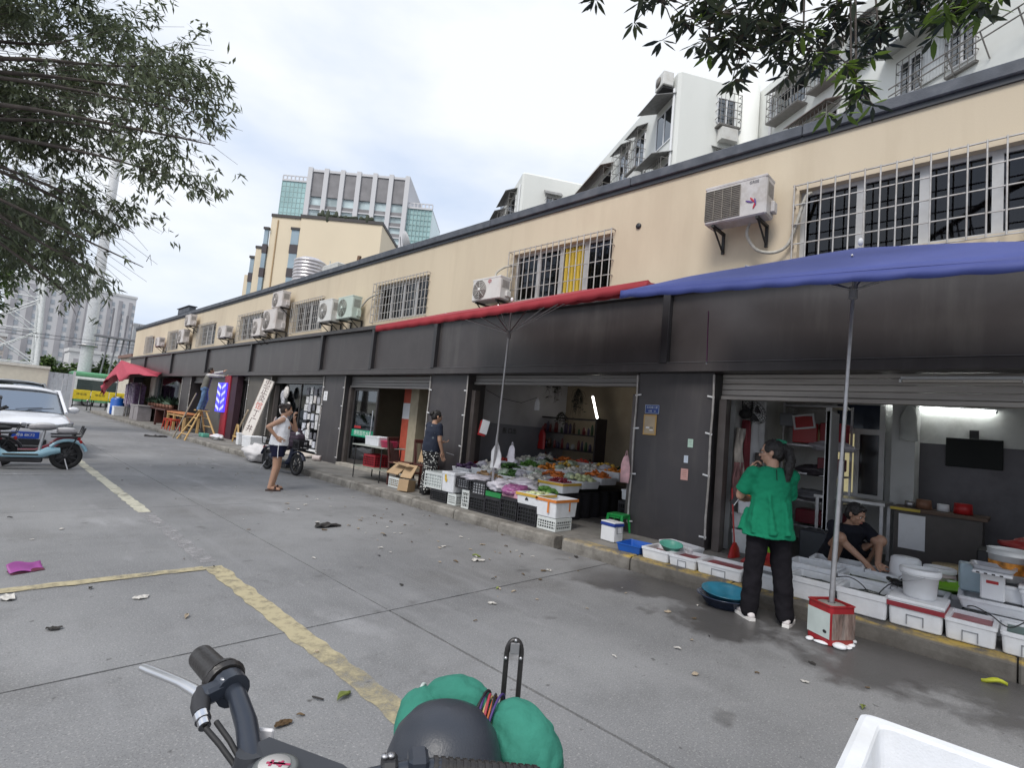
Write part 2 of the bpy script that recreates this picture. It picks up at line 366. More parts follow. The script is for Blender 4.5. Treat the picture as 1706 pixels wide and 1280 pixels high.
for a, b in zip(kj[:-1], kj[1:]):
    if (a, b) == (4.40, 4.52): continue
    g = M(); dx = rnd(-.012, .012); dz = rnd(-.008, .004); e = .018
    if abs(b-4.40) < .01: dx = 0
    secs = [a+.006, a+.02]+[a+(b-a)*t for t in (.25, .5, .75)]+[b-.02, b-.006]
    vs = []; fs = []
    prof = [(5.66, -.02), (5.655, .06), (5.66, .125), (5.69, .150), (5.84, .153), (5.84, -.02)]
    for i, yv in enumerate(secs):
        for (px, pz) in prof:
            k = noise.noise(Vector((px*8, yv*5, pz*9)))*.008
            sh = .012 if i in (0, len(secs)-1) else 0
            vs.append((px+dx+(k if px < 5.8 else 0)+(sh if px < 5.8 else 0), yv, pz+(dz if pz > .1 else 0)+(k*.5 if pz > .1 else 0)-(sh*.6 if pz > .1 else 0)))
    n_ = len(prof)
    for i in range(len(secs)-1):
        for k in range(n_): fs.append((i*n_+k, (i+1)*n_+k, (i+1)*n_+(k+1) % n_, i*n_+(k+1) % n_))
    fs += [list(range(n_)), [len(vs)-n_+i for i in range(n_)][::-1]]
    g.add(vs, fs).build('kerb_block', KM, kb)

# ================================================================ market building
MB_ = thing('market_building', 'long two storey market building with beige upper wall and dark grey shopfronts', 'building', (7, 0, 0))
beige = mat('beige_render', (.585, .50, .375), .85, var=.05, scale=.7, bump=.12, bscale=90, dirt=(.46, .37, .27), damt=.4, dscale=.8, stretch=(1, 1, .35), streak=((.44, .365, .26), .28, (3, 3.2, .22)))
char = mat('charcoal_panel', (.048, .042, .043), .40, var=.10, scale=1.5, spec=.5, bump=.10, bscale=1.1, streak=((.11, .105, .10), .35, (3, 4, .5)), dirt=(.085, .08, .08), damt=.35, dscale=1.2)
pill = mat('charcoal_pillar', (.050, .046, .050), .46, var=.12, scale=2, bump=.10, bscale=1.4, streak=((.10, .095, .09), .4, (5, 6, .7)), dirt=(.09, .08, .075), damt=.35, dscale=1.6)
char2 = mat('charcoal_post', (.028, .027, .030), .4, var=.1)
lip = mat('edge_trim', (.16, .155, .16), .35, .3, var=.15, scale=4)
copm = mat('slate_coping', (.075, .085, .105), .7, var=.2, scale=5, bump=.2, dirt=(.16, .16, .17), damt=.4)
trim = mat('bare_edge_strip', (.45, .43, .41), .45, .3, var=.2, scale=12, dirt=(.2, .17, .14), damt=.5)
Y0, Y1 = -6.0, 41.0
# second-floor window openings: (y0,y1) between z 3.95 and 4.85
WZ0, WZ1 = 3.93, 4.86
wins = [(-1.6, 2.11), (4.89, 7.16), (9.85, 12.06), (15.0, 17.03), (19.63, 21.95), (24.9, 27.1), (30.6, 32.4), (35.8, 37.5)]
g = M(); yprev = Y0
for a, b in sorted(wins):
    g.bx(7.0, 7.24, yprev, a, 3.6, 5.55); g.bx(7.0, 7.24, a, b, 3.6, WZ0); g.bx(7.0, 7.24, a, b, WZ1, 5.55); yprev = b
g.bx(7.0, 7.24, yprev, Y1, 3.6, 5.55)
g.bx(7.24, 13, Y1-.2, Y1, .15, 5.55); g.bx(7.24, 13, Y0, Y0+.2, .15, 5.55); g.bx(12.8, 13, Y0+.2, Y1-.2, .15, 5.55)
g.build('upper_wall', beige, MB_, True)
M().bx(7.245, 12.79, Y0+.21, Y1-.21, 5.3, 5.42).build('flat_roof', mat('roof_felt', (.12, .12, .12), .9), MB_, True)
M().bx(7.245, 12.79, Y0+.21, Y1-.21, 3.2, 3.5).build('floor_slab', mat('ceiling_plaster', (.36, .36, .35), .85), MB_, True)
g = M()
y = Y0
while y < Y1:
    e = min(Y1+.05, y+rnd(2.4, 3.4)); g.bx(6.93, 7.3, y+.004, e-.004, 5.552+rnd(0, .006), 5.70+rnd(0, .012), b=.012); y = e
g.build('coping', copm, MB_, True)
M().bx(6.97, 6.998, Y0, Y1, 5.49, 5.548).build('coping_drip', mat('dark_drip', (.04, .045, .055), .6), MB_, True)
# grime streaks by real ledge: small stain strips are in the wall material
# fascia: a projecting box of panels between posts
FX = 6.85
divs = [-6.0, -1.7, 3.76, 9.19, 11.74, 14.50, 19.98, 25.11, 30.77, 36.59, 41.0]
for a, b in zip(divs[:-1], divs[1:]):
    tilt = rnd(-.004, .004)
    M().bx(FX+.07, FX+.10, a+.06, b-.06, 2.66, 3.66).build('fascia_panel', char, MB_, True)
for a in divs[1:-1]: M().bx(FX-.02, FX+.14, a-.055, a+.055, 2.655, 3.665, b=.004).build('fascia_post', char2, MB_, True)
M().bx(FX-.03, 7.0, Y0, Y1, 3.667, 3.765, b=.004).build('fascia_cap', char, MB_, True)
M().bx(FX, 7.35, Y0, Y1, 2.53, 2.655, b=.004).build('fascia_sill', char, MB_, True)
M().bx(FX-.006, FX+.068, Y0, Y1, 2.657, 2.664).build('fascia_edge', lip, MB_, True)
M().bx(FX+.102, 7.24, Y0, Y1, 2.66, 3.59).build('fascia_core', char2, MB_, True)
# pillars (dark cladding) with bare metal edge strips held by tape
def pillar(a, b, x=7.0, m=None, d=.5):
    p = M().bx(x, x+d, a, b, .15, 2.53, b=.003).build('pillar', m or pill, MB_, True)
    for yv in (a-.012, b+.012):
        g = M(); pts = [(x-.015, yv+.006*math.sin(i*1.7), .3+i*(2.2/8)) for i in range(9)]
        g.tube(pts, .016, 6); g.build('edge_strip', trim, p, True)
        for z in (.33, 1.05+rnd(-.1, .1), 1.7, 2.2):
            M().box((x-.022, yv+(.03 if yv < (a+b)/2 else -.03), z), (.006, .10, .022), (rnd(-12, 12), 0, 0)).build('tape', white, p, True)
    return p
P_A = pillar(3.07, 4.22); P_B = pillar(8.15, 9.37); P_C = pillar(13.16, 14.37)
pillar(18.15, 20.2, m=mat('brown_grey_pillar', (.10, .092, .08), .6, var=.15, scale=2)); pillar(22.4, 25.1, m=mat('brown_grey_pillar2', (.085, .08, .072), .6, var=.15, scale=2)); pillar(27.4, 28.8); pillar(33.8, 35.0, m=mat('pale_pillar', (.5, .49, .47), .7)); pillar(-3.5, -2.4); pillar(39.6, 41.0)
# shutter rolls: slats above each opening
slm = [mat('shutter_slat', (.34, .315, .29), .45, .4, var=.15, scale=3, dirt=(.12, .1, .085), damt=.5, stretch=(1, .25, 4)), mat('shutter_slat_dark', (.22, .21, .205), .5, .4, var=.15, scale=3, dirt=(.25, .24, .22), damt=.4, stretch=(1, .25, 4))]
def shutter(a, b, zb, x=7.16, n=None, m=0):
    s_ = M().bx(x-.05, x+.05, a+.04, b-.04, zb, zb+.055, b=.006).build('shutter', slm[m], MB_, True)
    z = zb+.058; h = .078
    while z < 2.53:
        e = min(z+h, 2.527)
        if e-z > .02: M().box((x, (a+b)/2, (z+e)/2), (.03, b-a-.08, e-z-.006), (0, rnd(-2, 2), 0), b=.004).build('slat', slm[m], s_, True)
        z += h
    return s_
shutter(-2.4, 3.05, 2.18); shutter(4.24, 8.12, 2.34, m=1); shutter(9.4, 13.13, 2.22, m=1); shutter(14.4, 18.13, 2.30, m=1); shutter(20.2, 21.1, 2.38, m=1); shutter(25.1, 27.4, 2.25, m=1)
rail = mat('guide_rail', (.11, .095, .09), .5, .3, var=.2, scale=4)
for a in (2.97, -2.3, 4.32, 8.06, 9.46, 13.06, 14.46, 18.06):
    M().bx(7.10, 7.24, a-.05, a+.05, .15, 2.18 if a < 3 else 2.22, b=.004).build('guide_rail', rail, MB_, True)

# upper windows
grm = mat('grille_steel', (.46, .445, .43), .42, .35, var=.15, scale=18, dirt=(.30, .22, .16), damt=.4, dscale=5)
frm_ = mat('window_alu', (.50, .50, .50), .45, .2, var=.1, dirt=(.35, .33, .3), damt=.4)
wg = glassmat('dark_window_glass', (.30, .28, .34), .0)
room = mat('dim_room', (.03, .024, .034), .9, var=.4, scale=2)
curt = mat('yellow_curtain', (.62, .45, .06), .8, var=.2, scale=2, stretch=(1, 8, .4)); curg = mat('grey_curtain', (.30, .25, .25), .85, var=.25, scale=2, stretch=(1, 9, .4)); curb_ = mat('brown_curtain', (.085, .05, .055), .85, var=.25, scale=2, stretch=(1, 9, .4))
def window(a, b, nb, nh, panes, bar=.011):
    wn_ = M()
    for (p0, p1, q0, q1) in ((a, b, WZ0, WZ0+.05), (a, b, WZ1-.05, WZ1), (a, a+.05, WZ0+.05, WZ1-.05), (b-.05, b, WZ0+.05, WZ1-.05)): wn_.bx(7.10, 7.16, p0, p1, q0, q1)
    k = len(panes); st = (b-a-.1)/k
    for i in range(1, k): wn_.bx(7.10, 7.155, a+.05+i*st-.045, a+.05+i*st+.045, WZ0+.05, WZ1-.05)
    w_ = wn_.build('window', frm_, MB_, True)
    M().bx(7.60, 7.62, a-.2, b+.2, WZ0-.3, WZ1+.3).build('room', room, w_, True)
    for i in range(k):
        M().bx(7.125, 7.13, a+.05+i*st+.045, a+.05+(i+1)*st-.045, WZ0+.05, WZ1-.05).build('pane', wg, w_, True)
        c = panes[i]
        if c:
            cm = {'y': curt, 'g': curg, 'b': curb_}[c]; q0 = a+.05+i*st+.05; q1 = a+.05+(i+1)*st-.05
            M().grid(lambda u, v: (7.115+.02*math.sin(u*40)-.005 if c == 'y' else 7.22+.03*math.sin(u*34), q0+(q1-q0)*u, WZ0+.06+(WZ1-WZ0-.12)*v), 40, 2).build('curtain', cm, w_, True)
    gr = M(); x = 6.90
    for i in range(nb+1):
        yv = a-.03+(b-a+.06)*i/nb; gr.tube([(x, yv, WZ0-.06), (x, yv, WZ1+.04)], bar, 6)
    for j in range(nh+1):
        z = WZ0-.05+(WZ1-WZ0+.08)*j/nh; gr.bx(x+.008, x+.026, a-.05, b+.05, z-.006, z+.006)
        for yv in (a-.04, b+.04): gr.bx(x+.02, 7.0, yv-.008, yv+.008, z-.007, z+.007)
    gr.build('grille', grm, w_, True)
window(-1.6, 2.11, 25, 4, ['', 'b', 'b', 'b', 'b', ''], .0095)
window(4.89, 7.16, 17, 4, ['', 'y', '', 'b'], .010); window(9.85, 12.06, 17, 5, ['g', 'b', 'g', 'b'], .010)
window(15.0, 17.03, 16, 5, ['', 'b', 'g', ''], .010); window(19.63, 21.95, 15, 5, ['g', 'b', 'g', ''], .010); window(24.9, 27.1, 14, 5, ['g', 'b', 'g'], .010); window(30.6, 32.4, 12, 4, ['g', 'b'], .010); window(35.8, 37.5, 12, 4, ['g', 'b'], .010)
M().lathe([(.045, 0), (.045, .02), (.001, .02)], (6.999, 4.42, 4.87), 12, r=(0, -90, 0)).build('vent_hole', dark, MB_, True)

# shop interiors
plas = mat('dingy_plaster', (.54, .55, .545), .8, var=.12, scale=1.2, dirt=(.20, .19, .18), damt=.6, dscale=1.1)
plas2 = mat('grey_blue_plaster', (.40, .40, .43), .85, var=.08, scale=1.1, dirt=(.28, .27, .27), damt=.5, dscale=1.5)
dado = mat('dado_paint', (.20, .205, .235), .7, var=.12, scale=2)
tanp = mat('tan_plaster', (.36, .30, .22), .85, var=.15, scale=1, dirt=(.2, .16, .12), damt=.5, dscale=1.2)
greyt = mat('grimy_tiles', (.105, .10, .115), .5, var=.25, scale=1.5, dirt=(.045, .04, .045), damt=.7, dscale=1.3)
tilef = mat('shop_floor', (.13, .125, .12), .45, var=.2, scale=2, dirt=(.06, .055, .05), damt=.7)
def room_(a, b, x1, left, back, right, ceil=None, name='shop'):
    M().bx(7.5, x1, b-.06, b, .15, 3.19).build('side_wall', left, MB_, True)
    M().bx(7.5, x1, a, a+.06, .15, 3.19).build('side_wall', right, MB_, True)
    M().bx(x1, x1+.1, a, b, .15, 3.19).build('back_wall', back, MB_, True)
    M().bx(7.15, x1, a+.07, b-.07, .152, .158).build('shop_floor', tilef, MB_, True)
    M().bx(7.36, x1, a+.07, b-.07, 2.78, 2.86).build('ceiling', ceil or plas, MB_, True)
room_(-3.0, 3.02, 9.8, plas, plas, plas); room_(3.75, 8.5, 10.6, plas2, tanp, tanp); room_(9.0, 13.5, 9.8, tanp, tanp, tanp); room_(14.0, 18.6, 9.8, plas2, plas, plas2); room_(19.6, 22.4, 9.5, plas, tanp, plas); room_(22.5, 28, 9.5, tanp, tanp, tanp); room_(28.2, 34, 9.5, tanp, tanp, tanp)
M().bx(7.52, 10.58, 8.425, 8.438, .16, 1.60).build('dado', dado, MB_, True)
M().bx(9.77, 9.795, -2.9, 1.4, .16, 1.86).build('wall_tiles', greyt, MB_, True)
# ================================================================ containers
def rrect(lx, ly, rc, k=4):
    rc = min(rc, lx*.49, ly*.49); q = []
    for cx, cy, a0 in ((1, 1, 0), (-1, 1, 90), (-1, -1, 180), (1, -1, 270)):
        for i in range(k+1):
            a = R(a0+90*i/k); q.append((cx*(lx/2-rc)+rc*math.cos(a), cy*(ly/2-rc)+rc*math.sin(a)))
    return q
def tub(m, lx, ly, h, wall=.02, rc=.02, taper=.95, rim=0., fl=None, mi=0, k=4):
    fl = wall if fl is None else fl
    L_ = [(lx*taper-.012, ly*taper-.012, 0), (lx*taper, ly*taper, .008)]
    if rim: L_ += [(lx, ly, h-rim), (lx+.014, ly+.014, h-rim+.003), (lx+.014, ly+.014, h-.004)]
    else: L_ += [(lx, ly, h-.006)]
    L_ += [(lx-.006, ly-.006, h), (lx-2*wall+.006, ly-2*wall+.006, h), (lx-2*wall, ly-2*wall, h-.006), (lx*taper-2*wall, ly*taper-2*wall, fl)]
    vs = []; n = 4*(k+1)
    for a, b, z in L_: vs += [(x, y, z) for x, y in rrect(a, b, rc, k)]
    fs = [(i*n+j, i*n+(j+1) % n, (i+1)*n+(j+1) % n, (i+1)*n+j) for i in range(len(L_)-1) for j in range(n)]
    fs += [list(range(n))[::-1], [len(vs)-n+j for j in range(n)]]
    return m.add(vs, fs, mi)
waterm = mat('murky_water', (.045, .055, .05), .16, spec=.3, var=.5, scale=6, bump=.15, bscale=25)
wgreen = mat('greenish_water', (.13, .15, .06), .16, spec=.3, var=.3, scale=6, bump=.15, bscale=25)
redl = mat('red_liner', (.22, .03, .035), .45, var=.35, scale=9, bump=.4, bscale=30)
orange_tape = mat('orange_tape', (.62, .20, .04), .35, var=.1); yellow_tape = mat('yellow_tape', (.58, .36, .05), .35, var=.1)
tealm = mat('teal_plastic', (.10, .36, .28), .4, var=.1); greyp = mat('printed_grey', (.25, .26, .28), .6)
def foambox(loc, d, rz, label, group=None, fill=None, fz=.75, tape=None, wall=.028, cat='foam box', emboss=False, lid=False, mark=None):
    t = thing('foam_box', label, cat, loc, rz, group); lx, ly, h = d
    m = M(); tub(m, lx, ly, h, wall, .025, .95, .05 if h > .2 else .03); b = m.build('box_body', foam, t)
    if fill is not None:
        q = M(); f = [(x, y, h*fz) for x, y in rrect(lx*.985-2*wall, ly*.985-2*wall, .02)]; q.poly(f); q.build('water' if 'ater' in fill.name else 'liner', fill, t)
    if tape:
        q = M(); z0, z1 = h-.045, h-.004
        e = .0085
        for s_ in (-1, 1):
            q.bx(-lx/2-e, lx/2+e, s_*(ly/2+e)-.001, s_*(ly/2+e)+.001, z0, z1); q.bx(s_*(lx/2+e)-.001, s_*(lx/2+e)+.001, -ly/2-e, ly/2+e, z0, z1)
        q.build('tape', tape, t)
    if emboss:   # raised frame mark moulded in the long front face
        q = M(); w_ = ly*.3; zz = h*.45; x = -lx/2*.975-.003
        for a in (-1, 1): q.bx(x-.003, x+.004, a*w_/2-.004, a*w_/2+.004, zz-.06, zz+.02)
        q.bx(x-.003, x+.004, -w_/2, w_/2, zz+.012, zz+.02); q.build('moulded_frame', greyp, t)
    if mark:
        q = M(); x = -lx/2*.985-.004
        q.prism([(x, -.03, h*.5-.02), (x, .03, h*.5-.02), (x, .03, h*.5), (x, 0, h*.5+.028), (x, -.03, h*.5)], (-.001, 0, 0)); q.build('printed_mark', mark, t)
    if lid:
        q = M(); q.box((0, 0, h+.015), (lx+.02, ly+.02, .03), b=.008); q.build('lid', foam, t)
    return t
def bucket(loc, r, h, m, label, cat='bucket', lid=None, handle=True, group=None, rz=0, taper=.86, band=None, wallm=None):
    t = thing('bucket', label, cat, loc, rz, group)
    w = .006
    pr = [(.001, .004), (r*taper-.01, .0), (r*taper, .008), (r-.004, h*.80), (r+.008, h*.81), (r+.008, h*.84), (r, h*.85), (r+.004, h*.985), (r+.01, h), (r-.002, h), (r-w, h-.01), (r*taper-w, .02), (.001, .02)]
    M().lathe(pr, n=28).build('bucket_body', m, t)
    if lid: M().lathe([(r+.014, h-.03), (r+.016, h+.008), (r+.008, h+.014), (r-.012, h+.012), (r-.02, h+.002), (.001, h+.002)], n=28).build('lid', lid, t)
    if handle:
        M().tube([(math.cos(a)*(r+.012), .12*r*math.sin(a*2)*0-.0, h*.83-math.sin(a)*r*1.05) if False else (math.cos(a)*(r+.012), -math.sin(a)*(r+.02), h*.83-math.sin(a)*r*.55) for a in [math.pi*i/14 for i in range(15)]], .004, 6).build('handle', steel, t)
    if band: M().lathe([(r*(taper+(1-taper)*.3)+.003, h*.26), (r*(taper+(1-taper)*.7)+.002, h*.62)], n=28).build('label_band', band, t)
    return t
def basin(loc, r, h, m, label, rz=0, name='basin', cat='basin', group=None, tilt=None):
    t = thing(name, label, cat, loc, rz, group)
    M().lathe([(.001, .0), (r*.62, 0), (r*.7, .01), (r*.95, h*.9), (r*1.05, h), (r*1.05, h+.006), (r*.98, h+.004), (r*.9, h*.88), (r*.66, .016), (.001, .012)], n=30).build('basin_body', m, t)
    if tilt: t.rotation_euler = (R(tilt[0]), R(tilt[1]), R(rz))
    return t
def crate_mesh(lx, ly, h, nv=7, nh=3, bar=.012, open_=True):
    m = M(); e = .018
    for sx in (-1, 1):
        for sy in (-1, 1): m.box((sx*(lx/2-e/2), sy*(ly/2-e/2), h/2), (e, e, h))
    for z, hh in ((.015, .03), (h-.0225, .045)):
        for s_ in (-1, 1):
            m.box((s_*(lx/2-.007), 0, z), (.014, ly-2*e, hh)); m.box((0, s_*(ly/2-.007), z), (lx-2*e, .014, hh))
    for s_ in (-1, 1):
        for i in range(1, nv): m.box((s_*(lx/2-.009), -ly/2+ly*i/nv, h/2), (.008, bar, h-.07))
        k = max(3, int(nv*lx/ly))
        for i in range(1, k): m.box((-lx/2+lx*i/k, s_*(ly/2-.009), h/2), (bar, .008, h-.07))
        for j in range(1, nh+1):
            z = .03+(h-.075)*j/(nh+1); m.box((s_*(lx/2-.008), 0, z), (.010, ly-2*e, bar)); m.box((0, s_*(ly/2-.008), z), (lx-2*e, .010, bar))
    m.box((0, 0, .012), (lx-.02, ly-.02, .008)); return m
CR = {}
def crate(loc, d, rz, m, label, group=None, nv=7, nh=3, fill=None):
    t = thing('plastic_crate', label, 'crate', loc, rz, group)
    o = crate_mesh(*d, nv, nh).build('crate_body', m, t)
    if fill:
        M().box((0, 0, d[2]*.47), (d[0]-.045, d[1]-.045, d[2]*.86), b=.02).build('packed_goods', fill, t)
    return t
blk = mat('black_crate', (.022, .022, .026), .45, var=.2, dirt=(.06, .055, .05), damt=.4); wcr = mat('white_crate', (.62, .65, .64), .4, var=.08, dirt=(.35, .34, .32), damt=.4); grncr = mat('green_crate', (.02, .23, .06), .4, var=.1); redcr = mat('red_crate', (.33, .02, .03), .4, var=.15); bluecr = mat('blue_plastic', (.015, .10, .42), .35, var=.12)
limep = mat('lime_plastic', (.20, .46, .03), .35, var=.08); grnp = mat('bright_green_plastic', (.01, .33, .065), .35, var=.08); redp = mat('red_plastic', (.40, .018, .02), .4, var=.12); pinkp = mat('pink_plastic', (.62, .05, .14), .35, var=.08)
bagm = mat('thin_plastic_bag', (.60, .58, .64), .3, var=.12, scale=8, bump=.6, bscale=14, alpha=.88); bagw = mat('white_bag', (.70, .70, .72), .35, var=.08, bump=.5, bscale=18)
card = mat('cardboard', (.40, .28, .165), .8, var=.1, scale=3, dirt=(.3, .2, .12), damt=.4)

# ---------------------------------------------------------------- fish stall along the kerb (front faces at X about 5.8, standing on the pavement at z .153)
PZ = .154
FG = 'foam boxes set out along the fish stall'
foambox((5.98, 3.12, PZ), (.40, .34, .13), 0, 'small foam box with a mint green basin on its rim, leftmost of the fish boxes', FG, redl, .55)
foambox((6.30, 3.05, PZ), (.24, .5, .16), -14, 'shallow tilted foam tray behind the box with the mint basin', FG, redl, .3)
foambox((5.98, 2.78, PZ), (.40, .32, .125), 0, 'low foam box with dark red liner next to the mint basin box', FG, redl, .72, emboss=True)
foambox((5.98, 2.365, PZ), (.40, .48, .13), 0, 'long low foam box with dark red liner left of the woman in green', FG, redl, .75, emboss=True)
foambox((6.00, 1.905, PZ), (.42, .36, .15), 0, 'low foam box half hidden behind the black trousers of the woman in green', FG, waterm, .7)
foambox((6.01, 1.495, PZ), (.43, .41, .205), 0, 'foam box of grey water right of the woman in green', FG, waterm, .70)
foambox((6.01, 1.075, PZ), (.43, .39, .205), 0, 'foam box with an air hose just behind the umbrella can', FG, waterm, .70)
foambox((6.01, .685, PZ), (.43, .375, .20), 0, 'lidded foam box carrying the big white bucket', FG, None, lid=True, tape=mat('dark_red_tape', (.25, .02, .03), .5), emboss=True)
foambox((6.01, .33, PZ), (.43, .315, .17), 0, 'foam box with a pinkish red liner, second from the right frame edge', FG, mat('pink_liner', (.36, .11, .12), .4, var=.3, scale=8, bump=.4), .82, emboss=True)
foambox((6.01, -.02, PZ), (.43, .33, .165), 0, 'foam box with a dark green tray at the right edge of the fish stall', FG, mat('dark_green_liner', (.02, .08, .06), .3, var=.3), .9, emboss=True)
foambox((6.46, 1.62, PZ), (.40, .46, .25), 0, 'second row foam box of pale water behind the umbrella pole', FG, mat('pale_water', (.32, .32, .25), .06, var=.2, bump=.1), .72)
foambox((6.46, 1.15, PZ), (.40, .42, .235), 0, 'second row foam box of green water and weed', FG, wgreen, .8)
foambox((6.46, .72, PZ), (.40, .40, .22), 0, 'second row foam box behind the big white bucket', FG, waterm, .8)
foambox((6.90, 1.50, PZ), (.38, .5, .26), 4, 'third row foam box in front of the crouching man', FG, waterm, .8)
foambox((6.90, 1.0, PZ), (.38, .42, .25), -3, 'third row foam box beside the upturned white tub', FG, waterm, .8)
foambox((6.5, .02, .335), (.42, .86, .10), 3, 'wide foam lid bridging the boxes below the weighing scale', FG, None)
foambox((6.5, -.05, PZ), (.38, .6, .17), 3, 'foam box carrying the wide foam lid near the scale', FG, waterm, .8)
basin((6.0, 3.03, .27), .13, .07, tealm, 'mint green plastic basin lying in the leftmost fish box', tilt=(6, -8))
t = thing('plastic_tray', 'bright blue plastic tray on the pavement left of the fish boxes', 'tray', (5.99, 3.50, PZ), 4)
m = M(); tub(m, .38, .32, .10, .012, .02, .9, .015); m.build('tray_body', bluecr, t)
t = thing('cool_box', 'white cool box with a blue banded lid on the pavement', 'cool box', (6.22, 4.0, PZ), -8)
M().box((0, 0, .10), (.19, .235, .20), b=.012).build('box_body', white, t); M().box((0, 0, .222), (.203, .248, .04), b=.008).build('lid_band', mat('navy_plastic', (.012, .04, .26), .4), t); M().box((0, 0, .252), (.195, .24, .018), b=.006).build('lid', white, t); M().tube([(-.05, -.125, .21), (-.05, -.135, .12), (.05, -.135, .12), (.05, -.125, .21)], .006).build('handle', greyp, t)
# stool
def stool(loc, rz, m, label, h=.27, w=.26, group=None):
    t = thing('plastic_stool', label, 'stool', loc, rz, group)
    q = M(); tub(q, w, w, .03, .02, .05, 1.05, 0); q.v = [(x, y, h-z) for x, y, z in q.v]; q.f = [f[::-1] for f in q.f]; q.poly([(x, y, h-.002) for x, y in rrect(w, w, .05)]); q.build('seat', m, t)
    for sx in (-1, 1):
        for sy in (-1, 1): M().tube([(sx*w*.40, sy*w*.40, h-.012), (sx*w*.46, sy*w*.46, h*.5), (sx*w*.52, sy*w*.52, 0)], [.026, .020, .017], 6, sm=False).build('leg', m, t)
    q = M()
    for s_ in (-1, 1): q.box((s_*w*.44, 0, h*.86), (.010, w*.6, .03)); q.box((0, s_*w*.44, h*.86), (w*.6, .010, .03))
    q.build('apron', m, t); return t
stool((6.86, 4.32, PZ), 6, grnp, 'bright green plastic stool beside the dark pillar')
# basins in the road by the kerb
basin((5.38, 2.12, .0), .25, .10, mat('enamel_dark', (.02, .03, .06), .25), 'wide dark enamel basin on the wet road beside the kerb')
basin((5.39, 2.12, .06), .215, .085, mat('blue_green_plastic', (.02, .13, .20), .3, var=.3), 'blue green plastic basin nested in the dark basin', tilt=(3, -4))
# buckets and fish stall gear
bucket((6.02, .68, PZ+.232), .135, .235, white, 'large white paint bucket with lid standing on a foam box', lid=white, rz=200, band=None)
t = thing('upturned_tub', 'upturned white tub behind the fish boxes', 'tub', (7.05, .92, PZ+.12)); M().lathe([(.16, 0), (.158, .02), (.13, .27), (.11, .29), (.001, .29)], n=26).build('tub_body', white, t); M().box((0, 0, -.06), (.3, .3, .12), b=.01).build('stand', foam, t)
bucket((7.05, .64, PZ), .12, .36, mat('pink_white_bucket', (.62, .5, .5), .4), 'pink and white bucket with a red label behind the fish boxes', band=mat('red_label', (.45, .04, .04), .5, var=.5, scale=12), lid=white)
basin((6.80, .60, .36), .19, .06, limep, 'lime green bowl behind the big white bucket', tilt=(4, -6)); foambox((6.82, .58, PZ), (.36, .36, .205), 0, 'foam box carrying the lime green bowl', FG, None, lid=False)
t = thing('chopping_board', 'round wooden chopping board on a stump behind the bowls', 'board', (7.5, .55, PZ)); M().lathe([(.001, 0), (.17, 0), (.17, .30), (.001, .30)], n=24).build('stump', mat('dark_wood', (.07, .045, .03), .8, var=.3), t); M().lathe([(.001, .301), (.2, .301), (.2, .345), (.001, .345)], n=24).build('board', mat('pale_wood', (.40, .31, .17), .7, var=.2, stretch=(1, 6, 1)), t)
# live fish lying in the open boxes
fr = random.Random(6); fm = mat('fish_skin', (.045, .05, .045), .25, var=.5, scale=25)
for bx_, by_, bz_, nm in ((6.01, 1.495, .30, 'right of the woman in green'), (6.01, 1.075, .31, 'with an air hose'), (6.46, 1.15, .335, 'of green water'), (6.46, 1.62, .325, 'of pale water'), (6.00, 1.905, .25, 'behind the black trousers')):
    for i in range(4):
        a = fr.uniform(-.5, .5); T = Matrix.Translation((bx_+fr.uniform(-.1, .1), by_+fr.uniform(-.08, .08), bz_)) @ Matrix.Rotation(a+(math.pi if i % 2 else 0)+1.57, 4, 'Z')
        q = M(); q.loft([((0, 0, -.11), .002, .004), ((0, 0, -.09), .012, .022), ((0, 0, -.03), .018, .034), ((0, 0, .04), .014, .026), ((0, 0, .09), .005, .009), ((0, 0, .105), .003, .012), ((0, 0, .13), .002, .032)], 10)
        q.v = [tuple(T @ Vector((v[2], v[0]*1.0, v[1]*.8))) for v in q.v]; tag(q.build('fish', fm), 'dark live fish in the foam box '+nm, 'fish', 'live fish in the foam boxes')
# weighing scale
t = thing('weighing_scale', 'white shop weighing scale with a wide pan and red mark', 'scale', (6.42, .22, .436), 0)
M().box((0, 0, .11), (.20, .16, .22), b=.012).build('scale_body', white, t)
m = M(); tub(m, .26, .30, .04, .012, .03, .9, .008); m.shift((0, 0, .25)); m.build('pan', mat('brushed_steel', (.6, .6, .62), .3, .7), t)
M().box((-.05, 0, .235), (.32, .26, .022), b=.008).build('key_panel', white, t)
for i in range(4): M().box((-.212, .09-.05*i, .236), (.004, .022, .012)).build('key', dark, t)
M().box((-.102, .0, .155), (.004, .08, .026), b=.001).build('red_mark', redp, t)
foambox((6.55, .05, .436), (.3, .42, .14), 0, 'small foam box beside the weighing scale', FG, None)
bucket((6.66, .12, .58), .15, .28, mat('clear_tub', (.55, .56, .56), .3, var=.1), 'translucent square tub with red and yellow label by the scale', band=mat('red_yellow_label', (.55, .22, .03), .5, var=.9, scale=9), handle=False)
bucket((6.42, -.16, .58), .15, .26, mat('white_bucket_b', (.7, .7, .7), .35), 'white bucket with a red label at the right frame edge', band=mat('red_label2', (.5, .05, .05), .5, var=.4, scale=7), rz=150)
foambox((6.6, -.2, .436), (.5, .5, .14), 0, 'foam box under the bucket at the right frame edge', FG, None, lid=True)
